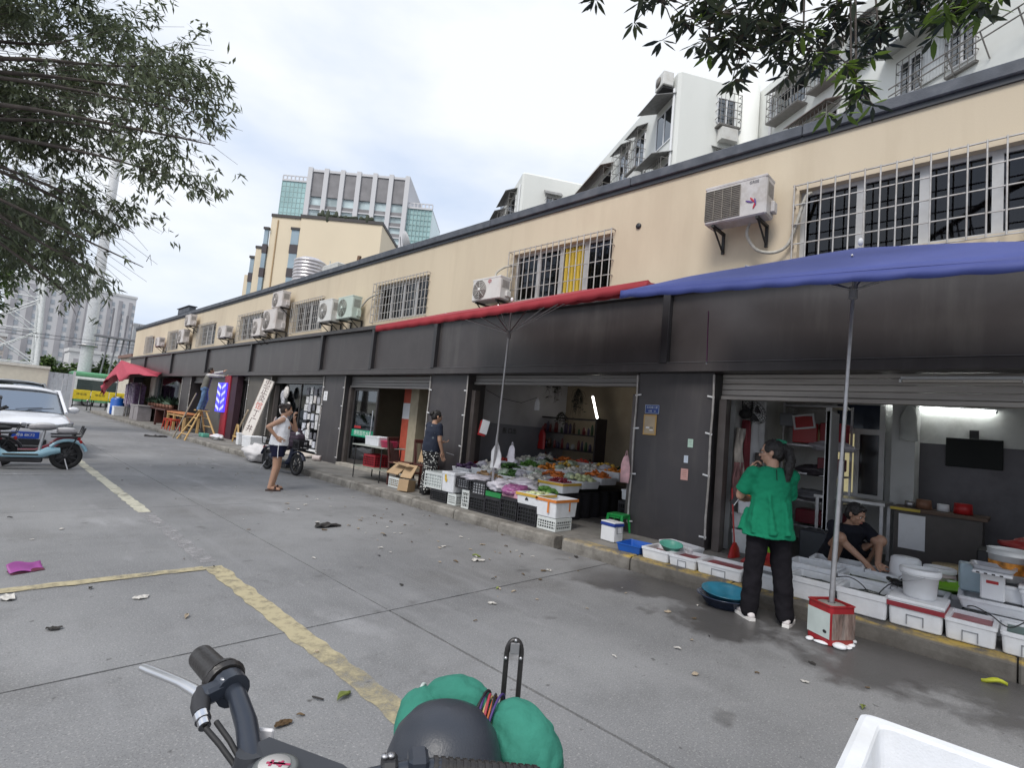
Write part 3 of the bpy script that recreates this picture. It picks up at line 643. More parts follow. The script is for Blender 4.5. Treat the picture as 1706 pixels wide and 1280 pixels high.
for pts, lab in (([(6.15, 1.35, .37), (6.03, 1.22, .42), (5.93, 1.1, .40), (5.96, 1.02, .30)], 'thin dark air hose curving into the foam box behind the pole'), ([(6.5, .75, .37), (6.3, .74, .42), (6.12, .9, .43), (6.05, 1.0, .30)], 'thin dark air hose running over the second row of boxes'), ([(6.4, .42, .30), (6.2, .34, .38), (6.05, .22, .37), (5.98, .1, .32), (6.15, -.05, .4), (6.3, -.3, .42)], 'thin dark air hose looping over the boxes by the scale')):
    o = M(); P_ = [Vector(p) for p in pts]; q = []
    for i in range(len(P_)-1):
        for k in range(5):
            a = P_[max(i-1, 0)]; b = P_[i]; c = P_[i+1]; d = P_[min(i+2, len(P_)-1)]; t_ = k/5
            q.append(.5*((2*b)+(c-a)*t_+(2*a-5*b+4*c-d)*t_*t_+(3*b-a-3*c+d)*t_**3))
    tag(o.tube(q+[P_[-1]], .005, 6).build('air_hose', dark), lab, 'hose', 'air hoses of the fish boxes')
tag(M().ell((6.4, .9, .40), (.09, .05, .035), n=12, rot=(0, 0, 40)).tube([(6.36, .87, .41), (6.30, .84, .46), (6.27, .80, .44)], [.02, .012, .006]).ell((6.48, .97, .405), (.05, .02, .02), rot=(0, 0, 40)).build('dark_net', mat('wet_black', (.012, .014, .013), .25, var=.4)), 'dark wet net lying on the rim of a second row box', 'net')

# umbrella base can
t = thing('umbrella_base', 'square red and white metal can of concrete holding the blue umbrella pole', 'base', (5.29, 1.19, 0), -32)
m = M(); tub(m, .25, .25, .325, .008, .03, 1.0, .012, fl=.30); m.build('can_body', mat('can_red', (.36, .022, .03), .35, .3, var=.15, dirt=(.2, .1, .06), damt=.5), t)
M().bx(-.1285, -.1265, -.118, .112, .055, .262).build('white_panel', mat('can_label', (.50, .56, .54), .4, var=.1, dirt=(.3, .33, .32), damt=.4), t)
M().bx(-.112, .118, -.1285, -.1265, .055, .262).build('rust_panel', mat('can_rust', (.20, .14, .12), .6, .3, var=.5, scale=14, stretch=(3, 3, .6), dirt=(.4, .36, .33), damt=.6, dscale=9), t)
M().ell((-.129, -.07, .105), (.002, .02, .014)).build('oval_mark', dark, t)
M().lathe([(.001, .302), (.115, .302), (.1, .31), (.03, .318)], n=20).build('concrete_fill', pvm, t)
m = M()
for p, r in (((-.13, .12, .012), (.05, .03, .014)), ((-.15, .03, .012), (.03, .06, .012)), ((-.13, -.1, .02), (.06, .055, .024)), ((.02, -.15, .012), (.05, .03, .014)), ((.13, -.14, .015), (.03, .03, .016)), ((-.06, -.145, .01), (.05, .03, .011))): m.ell(p, r, n=10)
tag(m.shift((5.29, 1.19, 0)).build('foam_scrap', foam), 'broken white foam scraps packed under the umbrella can', 'scrap')

# ---------------------------------------------------------------- umbrellas
def cloth(name, col): return mat(name, col, .7, var=.06, scale=2.5, bump=.25, bscale=9)
def parasol(label, base, hub, apex, corners, cm, nrib=2, sag=.05, val=.10, mids=None, polem=None, scal=.07):
    t = thing('market_umbrella', label, 'umbrella', base)
    base, hub, apex = Vector(base), Vector(hub), Vector(apex); cs = [Vector(c) for c in corners]
    pm = polem or steel
    k = base.lerp(hub, .45)
    M().tube([base, k], .021, 10).build('lower_pole', pm, t, True); M().tube([k, hub, apex], .016, 10).build('upper_pole', pm, t, True)
    M().tube([hub-Vector((0, 0, .06)), hub+Vector((0, 0, .05))], .035, 10).build('runner', mat('grey_plastic', (.3, .3, .31), .5), t, True)
    M().ell(apex+Vector((0, 0, .05)), (.022, .022, .035)).build('finial', white, t, True)
    rim = []
    n = len(cs); sub = 10
    for i in range(n):
        a, b = cs[i], cs[(i+1) % n]
        for j in range(sub):
            u = j/sub; p = a.lerp(b, u); p.z -= 4*sag*u*(1-u)*(.8+.4*noise.noise(p*2)); p += (apex-p)*(.10*u*(1-u)); rim.append(p)
    nr = len(rim); rings = 7; vs = []
    for r_ in range(rings+1):
        f = r_/rings
        for i, p in enumerate(rim):
            q = apex.lerp(p, max(f, .01)); u = (i % sub)/sub
            q.z += .05*f*(1-f)*(1-1.2*u*(1-u))*1.0 + .012*noise.noise(q*3)
            vs.append(q)
    fs = [(r_*nr+i, r_*nr+(i+1) % nr, (r_+1)*nr+(i+1) % nr, (r_+1)*nr+i) for r_ in range(rings) for i in range(nr)]
    M().add(vs, fs, 0, True).build('canopy', cm, t, True, solid=.004)
    # scalloped valance hanging from the rim
    top = []; bot = []
    for i in range(nr):
        a, b = rim[i], rim[(i+1) % nr]; kx = max(2, int((b-a).length/.04))
        for j in range(kx):
            p = a.lerp(b, j/kx); top.append(p)
    acc = 0
    for i, p in enumerate(top):
        acc += (p-top[i-1]).length if i else 0
        d = val*(.84+.16*abs(math.sin(acc*math.pi/.28))); out_ = (Vector((p.x, p.y, 0))-Vector((apex.x, apex.y, 0))).normalized()
        bot.append(p+Vector((0, 0, -d))+out_*(.005*math.sin(acc*22)+.006*noise.noise(p*5)))
    kx = len(top); M().add(top+bot, [(i, (i+1) % kx, kx+(i+1) % kx, kx+i) for i in range(kx)], 0, True).build('valance', cm, t, True, solid=.003)
    ends = cs + (mids if mids else [(cs[i]+cs[(i+1) % n])/2-Vector((0, 0, sag)) for i in range(n)])
    for c in ends:
        c = Vector(c); tip = apex.lerp(c, .96)-Vector((0, 0, .03)); M().tube([apex-Vector((0, 0, .03)), apex.lerp(c, .5)-Vector((0, 0, .015)), tip], .008, 6).build('rib', pm, t, True)
        M().tube([hub+Vector((0, 0, .02)), apex.lerp(c, .48)+Vector((0, 0, .02))], .008, 6).build('strut', pm, t, True)
    return t
parasol('large square blue market umbrella shading the fish stall', (5.29, 1.19, .30), (5.30, 1.12, 3.0), (5.30, 1.08, 3.40), [(3.9, -.85, 2.66), (3.9, 2.60, 2.84), (6.45, 2.75, 3.58), (6.45, -.7, 3.42)], cloth('blue_canvas', (.046, .064, .235)), sag=-.0, val=.075, mids=[Vector((3.88, .90, 2.76)), Vector((5.2, 2.70, 3.20)), Vector((6.47, 1.0, 3.52)), Vector((5.2, -.8, 3.03))])
parasol('wide red market umbrella over the vegetable stall', (6.05, 6.22, PZ), (5.62, 5.70, 2.95), (5.55, 5.63, 3.42), [(4.55, 2.72, 3.12), (4.35, 7.42, 2.95), (6.45, 7.6, 3.66), (6.5, 3.5, 3.70)], cloth('red_canvas', (.27, .016, .026)), sag=.03, val=.10)
# ================================================================ vegetable stall
VG = 'crates stacked along the vegetable stall'
bagfill = mat('bagged_produce', (.62, .66, .64), .35, var=.2, scale=12, bump=.5, bscale=20); darkfill = mat('dark_produce', (.02, .022, .02), .7)
crate((6.05, 7.32, PZ), (.38, .44, .20), 0, blk, 'black crate lowest at the left end, under the white crate of bags', VG, fill=darkfill)
crate((6.05, 7.50, PZ+.205), (.40, .48, .28), 2, wcr, 'white crate of bagged goods at the left end of the vegetable stall', VG, fill=bagfill)
crate((6.05, 6.96, PZ), (.36, .22, .19), 0, wcr, 'small white crate under the foam box with the yellow print', VG, fill=darkfill)
foambox((6.05, 7.08, PZ+.20), (.42, .32, .34), 0, 'tall foam box with a yellow and orange print at the vegetable stall', 'foam boxes of the vegetable stall')
tag(M().ell((5.8335, 7.13, .60), (.0015, .025, .06)).ell((5.8335, 7.11, .55), (.0015, .03, .03)).build('printed_sticker', mat('yellow_print', (.62, .40, .03), .5, var=.4, scale=30)), 'yellow and orange sticker on the tall foam box', 'sticker')
crate((6.05, 6.62, PZ), (.36, .18, .30), 0, wcr, 'narrow white crate between the foam box and the black crates', VG, fill=darkfill, nv=4)
crate((6.05, 6.72, PZ+.305), (.38, .34, .19), 0, blk, 'upper black crate with a pale bag liner, left of the pole', VG, nv=6, fill=bagw)
crate((6.05, 6.33, PZ), (.38, .36, .25), 0, blk, 'black crate standing on the pavement left of the pole foot', VG, nv=6, fill=darkfill)
crate((6.05, 6.34, PZ+.255), (.38, .36, .24), 0, blk, 'upper black crate with a pale bag liner, right beside the pole', VG, nv=6, fill=bagw)
crate((6.05, 5.975, PZ), (.38, .34, .28), 0, blk, 'black crate under the green crate', VG, fill=darkfill)
crate((6.05, 5.975, PZ+.285), (.37, .34, .075), 0, grncr, 'shallow green crate stacked on a black crate', VG, nv=6, nh=1, fill=darkfill)
crate((6.05, 5.62, PZ), (.38, .35, .33), 0, blk, 'tall black crate under the bag of purple produce', VG, fill=darkfill)
crate((6.05, 5.235, PZ), (.38, .37, .28), 0, blk, 'black crate under the foam box with yellow tape', VG, fill=darkfill)
crate((6.05, 4.86, PZ), (.36, .34, .175), 0, wcr, 'white crate under the empty taped foam box', VG, nv=8, nh=2, fill=darkfill)
foambox((6.06, 5.25, PZ+.285), (.42, .42, .17), 0, 'foam box with yellow tape and a black mark, full of pale greens', 'foam boxes of the vegetable stall', tape=yellow_tape, mark=dark)
foambox((6.10, 4.88, PZ+.18), (.50, .37, .26), 0, 'empty foam box with orange tape at the right end of the vegetable stall', 'foam boxes of the vegetable stall', tape=orange_tape)
q = M()
for yv in (4.82, ): q.bx(5.8335, 5.836, yv-.016, yv+.016, .40, .56)
tag(q.build('tape_strip', orange_tape), 'vertical orange tape strip on the empty foam box', 'tape')
tag(M().bx(6.15, 6.18, 4.6915, 4.694, .42, .56).build('tape_strip', orange_tape), 'vertical orange tape strip on the end of the empty foam box', 'tape')
def blob_bag(name, label, c, r, m, seed=0, cat='bag', amp=.35, group=None):
    q = M(); c = Vector(c); r = Vector(r)
    def fn(u, v):
        a = 2*math.pi*u; b = math.pi*v; d = Vector((math.sin(b)*math.cos(a), math.sin(b)*math.sin(a), -math.cos(b)))
        k = 1+amp*(noise.noise(d*1.7+Vector((seed, 0, 0)))+.5*noise.noise(d*4+Vector((0, seed, 0)))+.22*noise.noise(d*9+Vector((0, seed, 3)))); p = c+Vector((d.x*r.x*k, d.y*r.y*k, d.z*r.z*k)); 
        if p.z < c.z-r.z*.8: p.z = c.z-r.z*.8
        return p
    q.grid(fn, 30, 20); return tag(q.build(name, m), label, cat, group)
blob_bag('plastic_bag', 'clear lilac plastic bag bulging over the green crate', (6.03, 5.98, .61), (.22, .18, .10), bagm, 1); blob_bag('plastic_bag', 'clear plastic bag of purple produce on the tall black crate', (6.03, 5.64, .585), (.22, .19, .10), mat('bag_purple', (.30, .10, .24), .25, var=.5, scale=10, bump=.6, bscale=14), 2)
blob_bag('plastic_bag', 'grey plastic bag behind the bag of purple produce', (6.3, 5.75, .66), (.22, .25, .09), bagm, 3); blob_bag('plastic_bag', 'crumpled clear bag over the upper black crate', (6.05, 6.55, .66), (.24, .25, .05), bagm, 4)
q = M(); tub(q, .38, .36, .11, .006, .02, .95, .012); tag(q.shift((6.05, 5.62, .486)).build('pink_tray', mat('pale_pink_tray', (.55, .3, .36), .4, var=.3)), 'white and pink tray holding the purple produce bag', 'tray')
# display table with black skirt
t = thing('display_table', 'low black skirted table carrying the vegetable trays', 'table', (7.9, 6.55, PZ))
M().bx(-1.28, 1.35, -1.30, 1.5, .40, .43).build('table_top', dark, t)
skirt = mat('black_cloth', (.012, .011, .014), .85, var=.3, scale=5)
for nm, pts in (('skirt', [(-1.29, -1.31), (1.36, -1.31)]), ('skirt', [(-1.29, -1.31), (-1.29, 1.51)])):
    a, b = pts; M().grid(lambda u, v: (a[0]+(b[0]-a[0])*u+(.02*math.sin(u*60) if a[0] == b[0] else 0), a[1]+(b[1]-a[1])*u+(.02*math.sin(u*60) if a[1] == b[1] else 0), .002+.415*v), 90, 2).build(nm, skirt, t)
rs = random.Random(5)
def pmat(nm, c, ro=.45): return mat(nm, c, ro, var=.22, scale=9)
PRO = dict(cherry=((.26, .012, .03), (.017, .017, .017), 150), cucumber=((.045, .14, .015), (.07, .018, .018), 46), eggplant=((.05, .015, .07), (.075, .028, .028), 26), carrot=((.72, .19, .02), (.075, .017, .017), 44), tomato=((.55, .045, .02), (.034, .034, .030), 34), orange=((.80, .27, .02), (.036, .036, .034), 34), yellow=((.75, .48, .06), (.045, .034, .034), 26), pale=((.55, .60, .32), (.05, .034, .03), 34), white=((.66, .64, .58), (.05, .03, .03), 34), green=((.09, .24, .03), (.05, .035, .03), 40), dkgreen=((.018, .05, .018), (.09, .03, .02), 46), pepper=((.40, .03, .02), (.05, .024, .024), 40), brown=((.30, .18, .08), (.034, .03, .026), 36))
def heap(kind, c, lx, ly, h, label, rz=0, n=None):
    col, rr, k = PRO[kind]; m = M(); T = Matrix.Rotation(R(rz), 3, 'Z')
    for i in range(n or k):
        x, y = rs.uniform(-1, 1), rs.uniform(-1, 1); z = h*(1-.75*max(x*x, y*y))*rs.uniform(.55, 1)
        p = T @ Vector((x*lx*.45, y*ly*.45, z)); s_ = rs.uniform(.8, 1.15)
        m.ell((c[0]+p.x, c[1]+p.y, c[2]+p.z), tuple(q*s_ for q in rr), i % 2, 8, (rs.uniform(-25, 25), rs.uniform(-25, 25), rs.uniform(0, 360)))
    return tag(m.build('produce_heap', [pmat('pro_'+kind, tuple(q*.80+.02*sum(col)/3 for q in col)), pmat('pro2_'+kind, tuple(min(.9, q*1.1+.008+.05*sum(col)/3) for q in col))]), label, 'produce', 'heaps of produce', 'stuff')
TG = 'trays of the vegetable stall'
kinds = [['cherry', 'white', 'cucumber', 'white', 'eggplant'], ['pale', 'carrot', 'white', 'cucumber', 'white'], ['carrot', 'white', 'orange', 'green', 'pepper'], ['orange', 'white', 'yellow', 'dkgreen', 'white'], ['dkgreen', 'yellow', 'tomato', 'carrot', 'white']]
names = dict(cherry='cherry tomatoes', green='leafy green vegetables', cucumber='green cucumbers', white='white radishes', eggplant='purple eggplants', pale='pale cabbages', carrot='orange carrots', tomato='red tomatoes', orange='round orange fruit', pepper='red peppers', yellow='yellow squash', dkgreen='dark green gourds', brown='brown potatoes')
rows = ['front', 'second', 'third', 'fourth', 'back']; cols = ['at the right end', 'second from the right', 'in the middle', 'second from the left', 'at the left end']
for i in range(5):
    for j in range(5):
        x = 6.80+i*.53; y = 5.42+j*.55; z = PZ+.435+i*.055
        k = kinds[i][j]
        foambox((x, y, z), (.47, .50, .12 if (i+j) % 3 else .16), rs.uniform(-4, 4), 'foam tray of %s, %s row %s of the vegetable table' % (names[k], rows[i], cols[j]), TG, tape=(yellow_tape if (i, j) in ((0, 0), (1, 3)) else None), wall=.022)
        heap(k, (x, y, z+.09), .42, .44, .13, 'heap of %s, %s row %s of the vegetable table' % (names[k], rows[i], cols[j]))
heap('pale', (6.06, 5.25, PZ+.40), .36, .36, .07, 'pale greens filling the foam box with yellow tape')
heap('green', (6.48, 5.42, .58), .25, .3, .08, 'green vegetables behind the foam box with yellow tape'); heap('white', (6.42, 5.95, .62), .3, .8, .10, 'white radishes in bags behind the front crates'); heap('pepper', (6.42, 5.75, .60), .25, .3, .1, 'red peppers behind the purple produce bag'); heap('brown', (6.45, 6.75, .64), .3, .6, .10, 'brown potatoes behind the upper black crates')
foambox((6.55, 5.5, PZ), (.30, .75, .36), 0, 'long foam box behind the front crates of the vegetable stall', 'foam boxes of the vegetable stall', lid=True); foambox((6.5, 6.45, PZ), (.36, 1.1, .44), 0, 'long foam box behind the upper black crates', 'foam boxes of the vegetable stall', lid=True)
rs2 = random.Random(9)
for i in range(14):
    x, y = rs2.uniform(6.7, 9.2), rs2.uniform(5.3, 7.9)
    blob_bag('plastic_bag', 'small %s plastic bag of produce on the %s, %s part of the vegetable trays' % ('clear' if i % 2 else 'greenish', 'left' if y > 7 else ('middle' if y > 6.1 else 'right'), 'front' if x < 7.6 else ('central' if x < 8.5 else 'back')), (x, y, .74+(x-6.7)*.11), (.11, .10, .07), bagm if i % 2 else mat('bag_greenish', (.42, .5, .38), .3, var=.5, scale=12, bump=.5), i+10, group='small bags on the vegetable trays')
foambox((7.5, 4.5, PZ+.42), (.3, .24, .16), 8, 'small white foam box behind the pillar edge', 'foam boxes of the vegetable stall'); M_ = thing('side_crate', 'dark crate under the small foam box by the pillar', 'crate', (7.5, 4.5, PZ)); crate_mesh(.34, .28, .40).build('crate_body', blk, M_)
# shelf unit, dried plants, lamp tube, hanging things inside
t = thing('shelf_rack', 'dark shelf rack of sauces and jars at the back of the vegetable shop', 'shelf', (9.9, 7.7, .16), 0)
dk = mat('dark_shelf', (.035, .028, .03), .6, var=.2)
for yv in (-.85, .85): M().bx(-.2, .2, yv-.02, yv+.02, 0, 1.75).build('upright', dk, t)
for i in range(5): M().bx(-.2, .2, -.83, .83, .25+.36*i, .28+.36*i).build('shelf', dk, t)
jc = [mat('jar_red', (.13, .02, .02), .3), mat('jar_brown', (.06, .03, .015), .3), mat('jar_violet', (.05, .035, .07), .4), mat('jar_white', (.3, .3, .3), .4), mat('jar_green', (.03, .07, .03), .4)]
rs3 = random.Random(3)
for i in range(4):
    y = -.76
    while y < .74:
        w = rs3.uniform(.05, .1); hh = rs3.uniform(.12, .26)
        jt = M().lathe([(.001, 0), (w/2, 0), (w/2, hh*.75), (w/3.2, hh*.88), (w/3.2, hh), (.001, hh)], (10-.28+rs3.uniform(-.08, .02), 7.7+y, .16+.281+.36*i), 10)
        jk = rs3.randrange(5); tag(jt.build('jar', jc[jk]), 'small %s jar on the %s shelf of the dark rack in the vegetable shop' % (('red', 'brown', 'violet', 'white', 'green')[jk], ('lowest', 'second', 'third', 'highest')[i]), 'jar', 'jars on the dark shelf rack'); y += w+rs3.uniform(.02, .09)
def dried(label, c, h, r, n, seed):
    q = random.Random(seed); m = M()
    for i in range(n):
        a = q.uniform(0, 6.28); b = q.uniform(.2, 1) ; p1 = Vector(c)+Vector((math.cos(a)*r*b, math.sin(a)*r*b*.6, -h*q.uniform(.3, 1)))
        m.tube([c, Vector(c).lerp(p1, .5)+Vector((math.cos(a)*.04, math.sin(a)*.04, .05)), p1], [.006, .005, .002], 4)
        for k in range(5):
            u = q.uniform(.4, 1); p = Vector(c).lerp(p1, u); d = Vector((q.uniform(-1, 1), q.uniform(-1, 1), q.uniform(-1.4, .2))).normalized()*q.uniform(.05, .11); s_ = d.orthogonal().normalized()*.014
            m.poly([p-s_*.3, p+d*.5+s_, p+d, p+d*.5-s_])
    return tag(m.build('dried_herbs', mat('dried_leaf', (.03, .03, .024), .9, var=.4)), label, 'herbs', 'bunches hanging in the vegetable shop')
dried('bunch of dark dried leaves hanging nearest the corner', (9.0, 7.55, 2.78), .62, .30, 26, 1); dried('bunch of dark dried leaves hanging beside the slanting lamp', (9.1, 6.95, 2.5), .72, .30, 26, 2); dried('low bunch of dark leaves above the shelf rack', (9.6, 7.75, 2.0), .45, .3, 22, 3)
lampm = mat('lit_tube', (1, 1, .95), .4, var=0, emit=12, ecol=(1, .95, .85))
def tube_lamp(label, a, b, power_m, fit=True):
    t = thing('tube_lamp', label, 'lamp', a); a, b = Vector(a), Vector(b); d = (b-a).normalized()
    M().tube([a+d*.02, b-d*.02], .016, 10).build('lit_tube', power_m, t, True)
    up = Vector((0.035, 0, 0)) if abs(d.z) > .5 else Vector((0.03, 0, .03))
    M().tube([a+up, b+up], .022, 6, sm=False).build('batten', white, t, True)
    for p in (a, b): M().tube([p-d*.01, p+d*.01], .021, 10).build('end_cap', white, t, True)
    return t
tube_lamp('lit fluorescent tube hanging at a slant inside the vegetable shop', (10.0, 7.22, 2.43), (10.0, 6.96, 1.68), lampm)
tube_lamp('lit fluorescent tube high inside the vegetable shop', (8.6, 5.2, 2.72), (9.6, 5.2, 2.72), mat('lit_tube_b', (1, 1, .9), .4, var=0, emit=4, ecol=(1, .94, .82)))
def hbag(label, c, w, h, m, seed=0, hook=None, rz=0):
    q = M(); c = Vector(c); cr_, sr = math.cos(R(rz)), math.sin(R(rz))
    def fn(u, v):
        a = 2*math.pi*u; wd = w/2*(.34+.66*min(1, (v*2.6)**.6))*(1+.30*noise.noise(Vector((math.cos(a)*1.5, math.sin(a)*1.5+seed, v*3)))); dp = wd*.35
        x, y = math.cos(a)*dp, math.sin(a)*wd
        return c+Vector((x*cr_-y*sr, x*sr+y*cr_, -h*v+.02*noise.noise(Vector((a, v*4, seed)))))
    q.grid(fn, 22, 12); q.add([fn(i/22, 1) for i in range(22)], [list(range(22))], 0, True)
    for s_ in (-1, 1): q.tube([c+Vector((0, s_*w*.12, 0)), c+Vector((0, s_*w*.05, h*.16)), c+Vector((0, 0, h*.2))], .006, 5)
    return tag(q.build('hanging_bag', m), label, 'bag', 'bags hanging at the shops')
hbag('white carrier bag hanging on the red umbrella pole', (5.96, 6.08, 1.24), .22, .36, bagw, 1); hbag('grey carrier bag hanging behind the umbrella pole bag', (6.08, 5.86, 1.26), .15, .26, bagm, 2)
hbag('white bag hanging from the string under the ceiling', (8.6, 7.65, 2.20), .14, .24, bagw, 3); hbag('red carrier bag hanging on the dado wall', (9.6, 8.3, 1.55), .22, .45, redp, 4); hbag('red and white bag hanging at the pillar edge', (6.93, 4.30, 1.28), .15, .40, mat('red_white_bag', (.6, .35, .37), .4, var=.6, scale=4), 5)
t = thing('calendar', 'red backed white calendar hanging by the vegetable shop entrance', 'calendar', (7.3, 7.85, 1.5), 20); M().box((0, 0, 0), (.01, .17, .28), (12, 0, 0)).build('pages', white, t); M().box((.02, .05, -.03), (.01, .17, .30), (10, 0, 0)).build('backing', redp, t)
tag(M().tube([(7.3, 7.9, 2.25), (7.7, 7.85, 2.12), (8.2, 7.75, 2.08), (8.6, 7.65, 2.24)], .006, 5).build('string', dark), 'thin dark string slung across the vegetable shop', 'string')
for yv, w in ((8.4, .0), ): pass
q = thing('wall_lettering', 'dark stencilled characters on the dado of the vegetable shop wall', 'lettering', (8.6, 8.42, 1.45)); text('出口 通', .14, dark, q, (0, -.006, 0), (90, 0, 180), name='characters')
for x, y, w, lab in ((7.6, 7.9, .5, 'dark red crate on the floor by the vegetable shop wall'), (8.2, 8.05, .5, 'second dark red crate along the vegetable shop wall')):
    crate((x, y, .16), (.45, w, .62), 0, redcr, lab, 'red crates in the vegetable shop', fill=darkfill)
crate((7.5, 7.35, .16), (.4, .4, .66), 0, blk, 'tall black crate behind the umbrella pole', VG, fill=darkfill)
t = thing('air_conditioner', 'cream wall air conditioner inside the vegetable shop', 'air conditioner', (10.45, 5.9, 2.3)); M().box((0, 0, 0), (.2, .8, .26), b=.02).build('casing', mat('cream_plastic', (.5, .46, .38), .5), t); M().box((-.102, 0, -.06), (.006, .7, .04)).build('outlet', dark, t)
# ================================================================ people
def V3(*a): return Vector(a)
def remesh(o, vox, sm=3, disp=0., dscale=.12):
    q = o.modifiers.new('remesh', 'REMESH'); q.mode = 'VOXEL'; q.voxel_size = vox; q.use_smooth_shade = True
    if sm: s_ = o.modifiers.new('smooth', 'SMOOTH'); s_.factor = .5; s_.iterations = sm
    if disp:
        tx = bpy.data.textures.new('folds', 'CLOUDS'); tx.noise_scale = dscale; tx.noise_depth = 1
        d = o.modifiers.new('folds', 'DISPLACE'); d.texture = tx; d.strength = disp; d.mid_level = .5
    return o
def limb(m, pts, rs, n=12):
    # tapered limb with rounded joints
    m.tube(pts, rs, n)
    for p, r in zip(pts, rs): m.ell(tuple(p), r*1.0, n=10)
def hand(m, w, d, nrm, size=.175, curl=(15, 20, 15), spread=1., left=1):
    d = d.normalized(); nrm = (nrm-d*nrm.dot(d)).normalized(); side = d.cross(nrm).normalized()*left  # side points to the thumb
    L_ = size*.52; pw = .038
    for k in (-1, -.33, .33, 1):
        m.tube([w+side*pw*k*.55, w+d*L_*.5+side*pw*k*.85, w+d*L_+side*pw*k*.9], [.014, .0145, .012], 8)
    m.ell(tuple(w+d*L_*.5), .026, n=8)
    ln = [.40, .47, .50, .44]
    for i, k in enumerate((-1.05, -.35, .35, 1.05)):
        p = w+d*L_+side*pw*k*.85; pts = [p-d*.012]; a = 0; sg = size*ln[i]
        dd = (d+side*k*.08*spread).normalized()
        for j, f in enumerate((.45, .32, .25)):
            a += R(curl[j]); v = dd*math.cos(a)-nrm*math.sin(a)*-1*-1; p = p+v*sg*f; pts.append(p)
        m.tube(pts, [.0085, .0085, .0075, .0062], 8)
        m.ell(tuple(pts[-1]), .0064, n=8)
    p0 = w+d*L_*.22+side*pw*.5; p1 = p0+(side*.9+d*.55-nrm*.35).normalized()*size*.22; p2 = p1+(side*.35+d*.9-nrm*.4).normalized()*size*.17; p3 = p2+(d*.95-nrm*.45+side*.05).normalized()*size*.13
    m.tube([p0, p1, p2, p3], [.014, .0115, .0095, .007], 8); m.ell(tuple(p3), .0072, n=8)
def head(t, m, c, yaw, pitch=0, roll=0, s=1.):
    # c: head centre; adds the skull to body mesh m, returns a transform for face and hair pieces (local: +Y face forward)
    T = Matrix.Translation(c) @ Euler((R(pitch), R(roll), R(yaw))).to_matrix().to_4x4() @ Matrix.Scale(s, 4)
    h = M()
    h.ell((0, -.012, .028), (.074, .092, .088), n=20); h.ell((0, .022, -.035), (.056, .066, .070), n=18); h.ell((0, .048, -.085), (.030, .030, .022), n=12)
    h.tube([(0, .082, .012), (0, .100, -.022), (0, .096, -.034)], [.007, .014, .009], 8); h.ell((0, .101, -.026), (.016, .013, .010), n=10)
    h.ell((0, .074, .020), (.055, .018, .012), n=12); h.ell((0, .080, -.058), (.026, .014, .012), n=10)
    for s_ in (-1, 1): h.ell((s_*.040, .052, -.018), (.024, .028, .020), n=10); h.ell((s_*.076, -.010, -.006), (.010, .020, .030), n=10, rot=(8, 0, 0))
    m.add([T @ Vector(v) for v in h.v], h.f, 0, True)
    return T
eyew = mat('eye_white', (.62, .60, .58), .25, var=.02); iris = mat('dark_iris', (.015, .010, .008), .15, var=0); lipm = mat('lips', (.36, .12, .10), .4, var=.05); brow = mat('eyebrow', (.02, .015, .012), .7)
def face(t, T):
    def put(q, nm, ma):
        q.v = [tuple(T @ Vector(v)) for v in q.v]; return q.build(nm, ma, t)
    for s_ in (-1, 1):
        put(M().ell((s_*.030, .076, .004), (.0145, .009, .0075), n=12), 'eye', eyew); put(M().ell((s_*.030, .083, .004), (.007, .004, .007), n=10), 'iris', iris)
        put(M().tube([(s_*.014, .088, .024), (s_*.032, .086, .029), (s_*.048, .074, .023)], [.003, .004, .002], 6), 'eyebrow', brow)
    put(M().ell((0, .0905, -.054), (.023, .006, .005), n=10).ell((0, .090, -.062), (.019, .0065, .0055), n=10), 'mouth', lipm)
def hair(t, T, style, m=None, vox=.007):
    q = M()
    q.ell((0, -.022, .040), (.083, .094, .089), n=20); q.ell((0, -.050, -.005), (.078, .066, .085), n=16)
    for s_ in (-1, 1): q.ell((s_*.066, .010, .035), (.019, .045, .040), n=10)
    if style == 'ponytail':
        q.ell((0, -.108, .060), (.030, .03, .03)); q.tube([(0, -.105, .062), (0, -.150, .030), (-.01, -.160, -.06), (-.025, -.140, -.16), (-.035, -.120, -.26), (-.04, -.115, -.32)], [.030, .046, .052, .050, .036, .008], 12, flat=.8)
    if style == 'bun': q.ell((0, -.125, .035), (.045, .042, .042), n=14); q.ell((.02, -.11, .06), (.035, .03, .03))
    if style == 'messy':
        q.ell((0, -.115, .045), (.05, .042, .045), n=14)
        for k in range(14): a = k*.45; q.tube([(math.cos(a)*.07, -.03+math.sin(a)*.07, .07), (math.cos(a)*.092, -.04+math.sin(a)*.10, .085+.02*math.sin(k*3))], [.016, .007], 6)
    if style == 'short':
        q.ell((0, .035, .088), (.058, .045, .030), n=12)
    q.v = [tuple(T @ Vector(v)) for v in q.v]
    # cut away the face
    o = q.build('hair', m or hairm, t); remesh(o, vox, 1, .016, .018); return o
def torso(m, pel, che, neck, w=(.165, .15, .18), d=(.115, .10, .115), yaw=0, fem=True):
    a, b = Vector(pel), Vector(che); n_ = Vector(neck); ax = (b-a)
    m.loft([(a-ax*.22, w[0]*.80, d[0]*.85, yaw), (a, w[0], d[0], yaw), (a+ax*.45, w[1]*.92, d[1]*.95, yaw), (b-ax*.12, w[2]*.93, d[2], yaw), (b+ax*.12, w[2]*.98, d[2]*.92, yaw), (b+ax*.34, w[2]*.72, d[2]*.66, yaw), (n_, .055, .055, yaw), (n_+(n_-b).normalized()*.08, .050, .052, yaw)], n=22)
    if fem:
        fy = Vector((-math.sin(R(yaw)), math.cos(R(yaw)), 0)); sx = Vector((fy.y, -fy.x, 0))
        for s_ in (-1, 1): m.ell(tuple(b-ax*.02+fy*d[2]*.72+sx*s_*w[2]*.42), (.062, .052, .058), n=12)
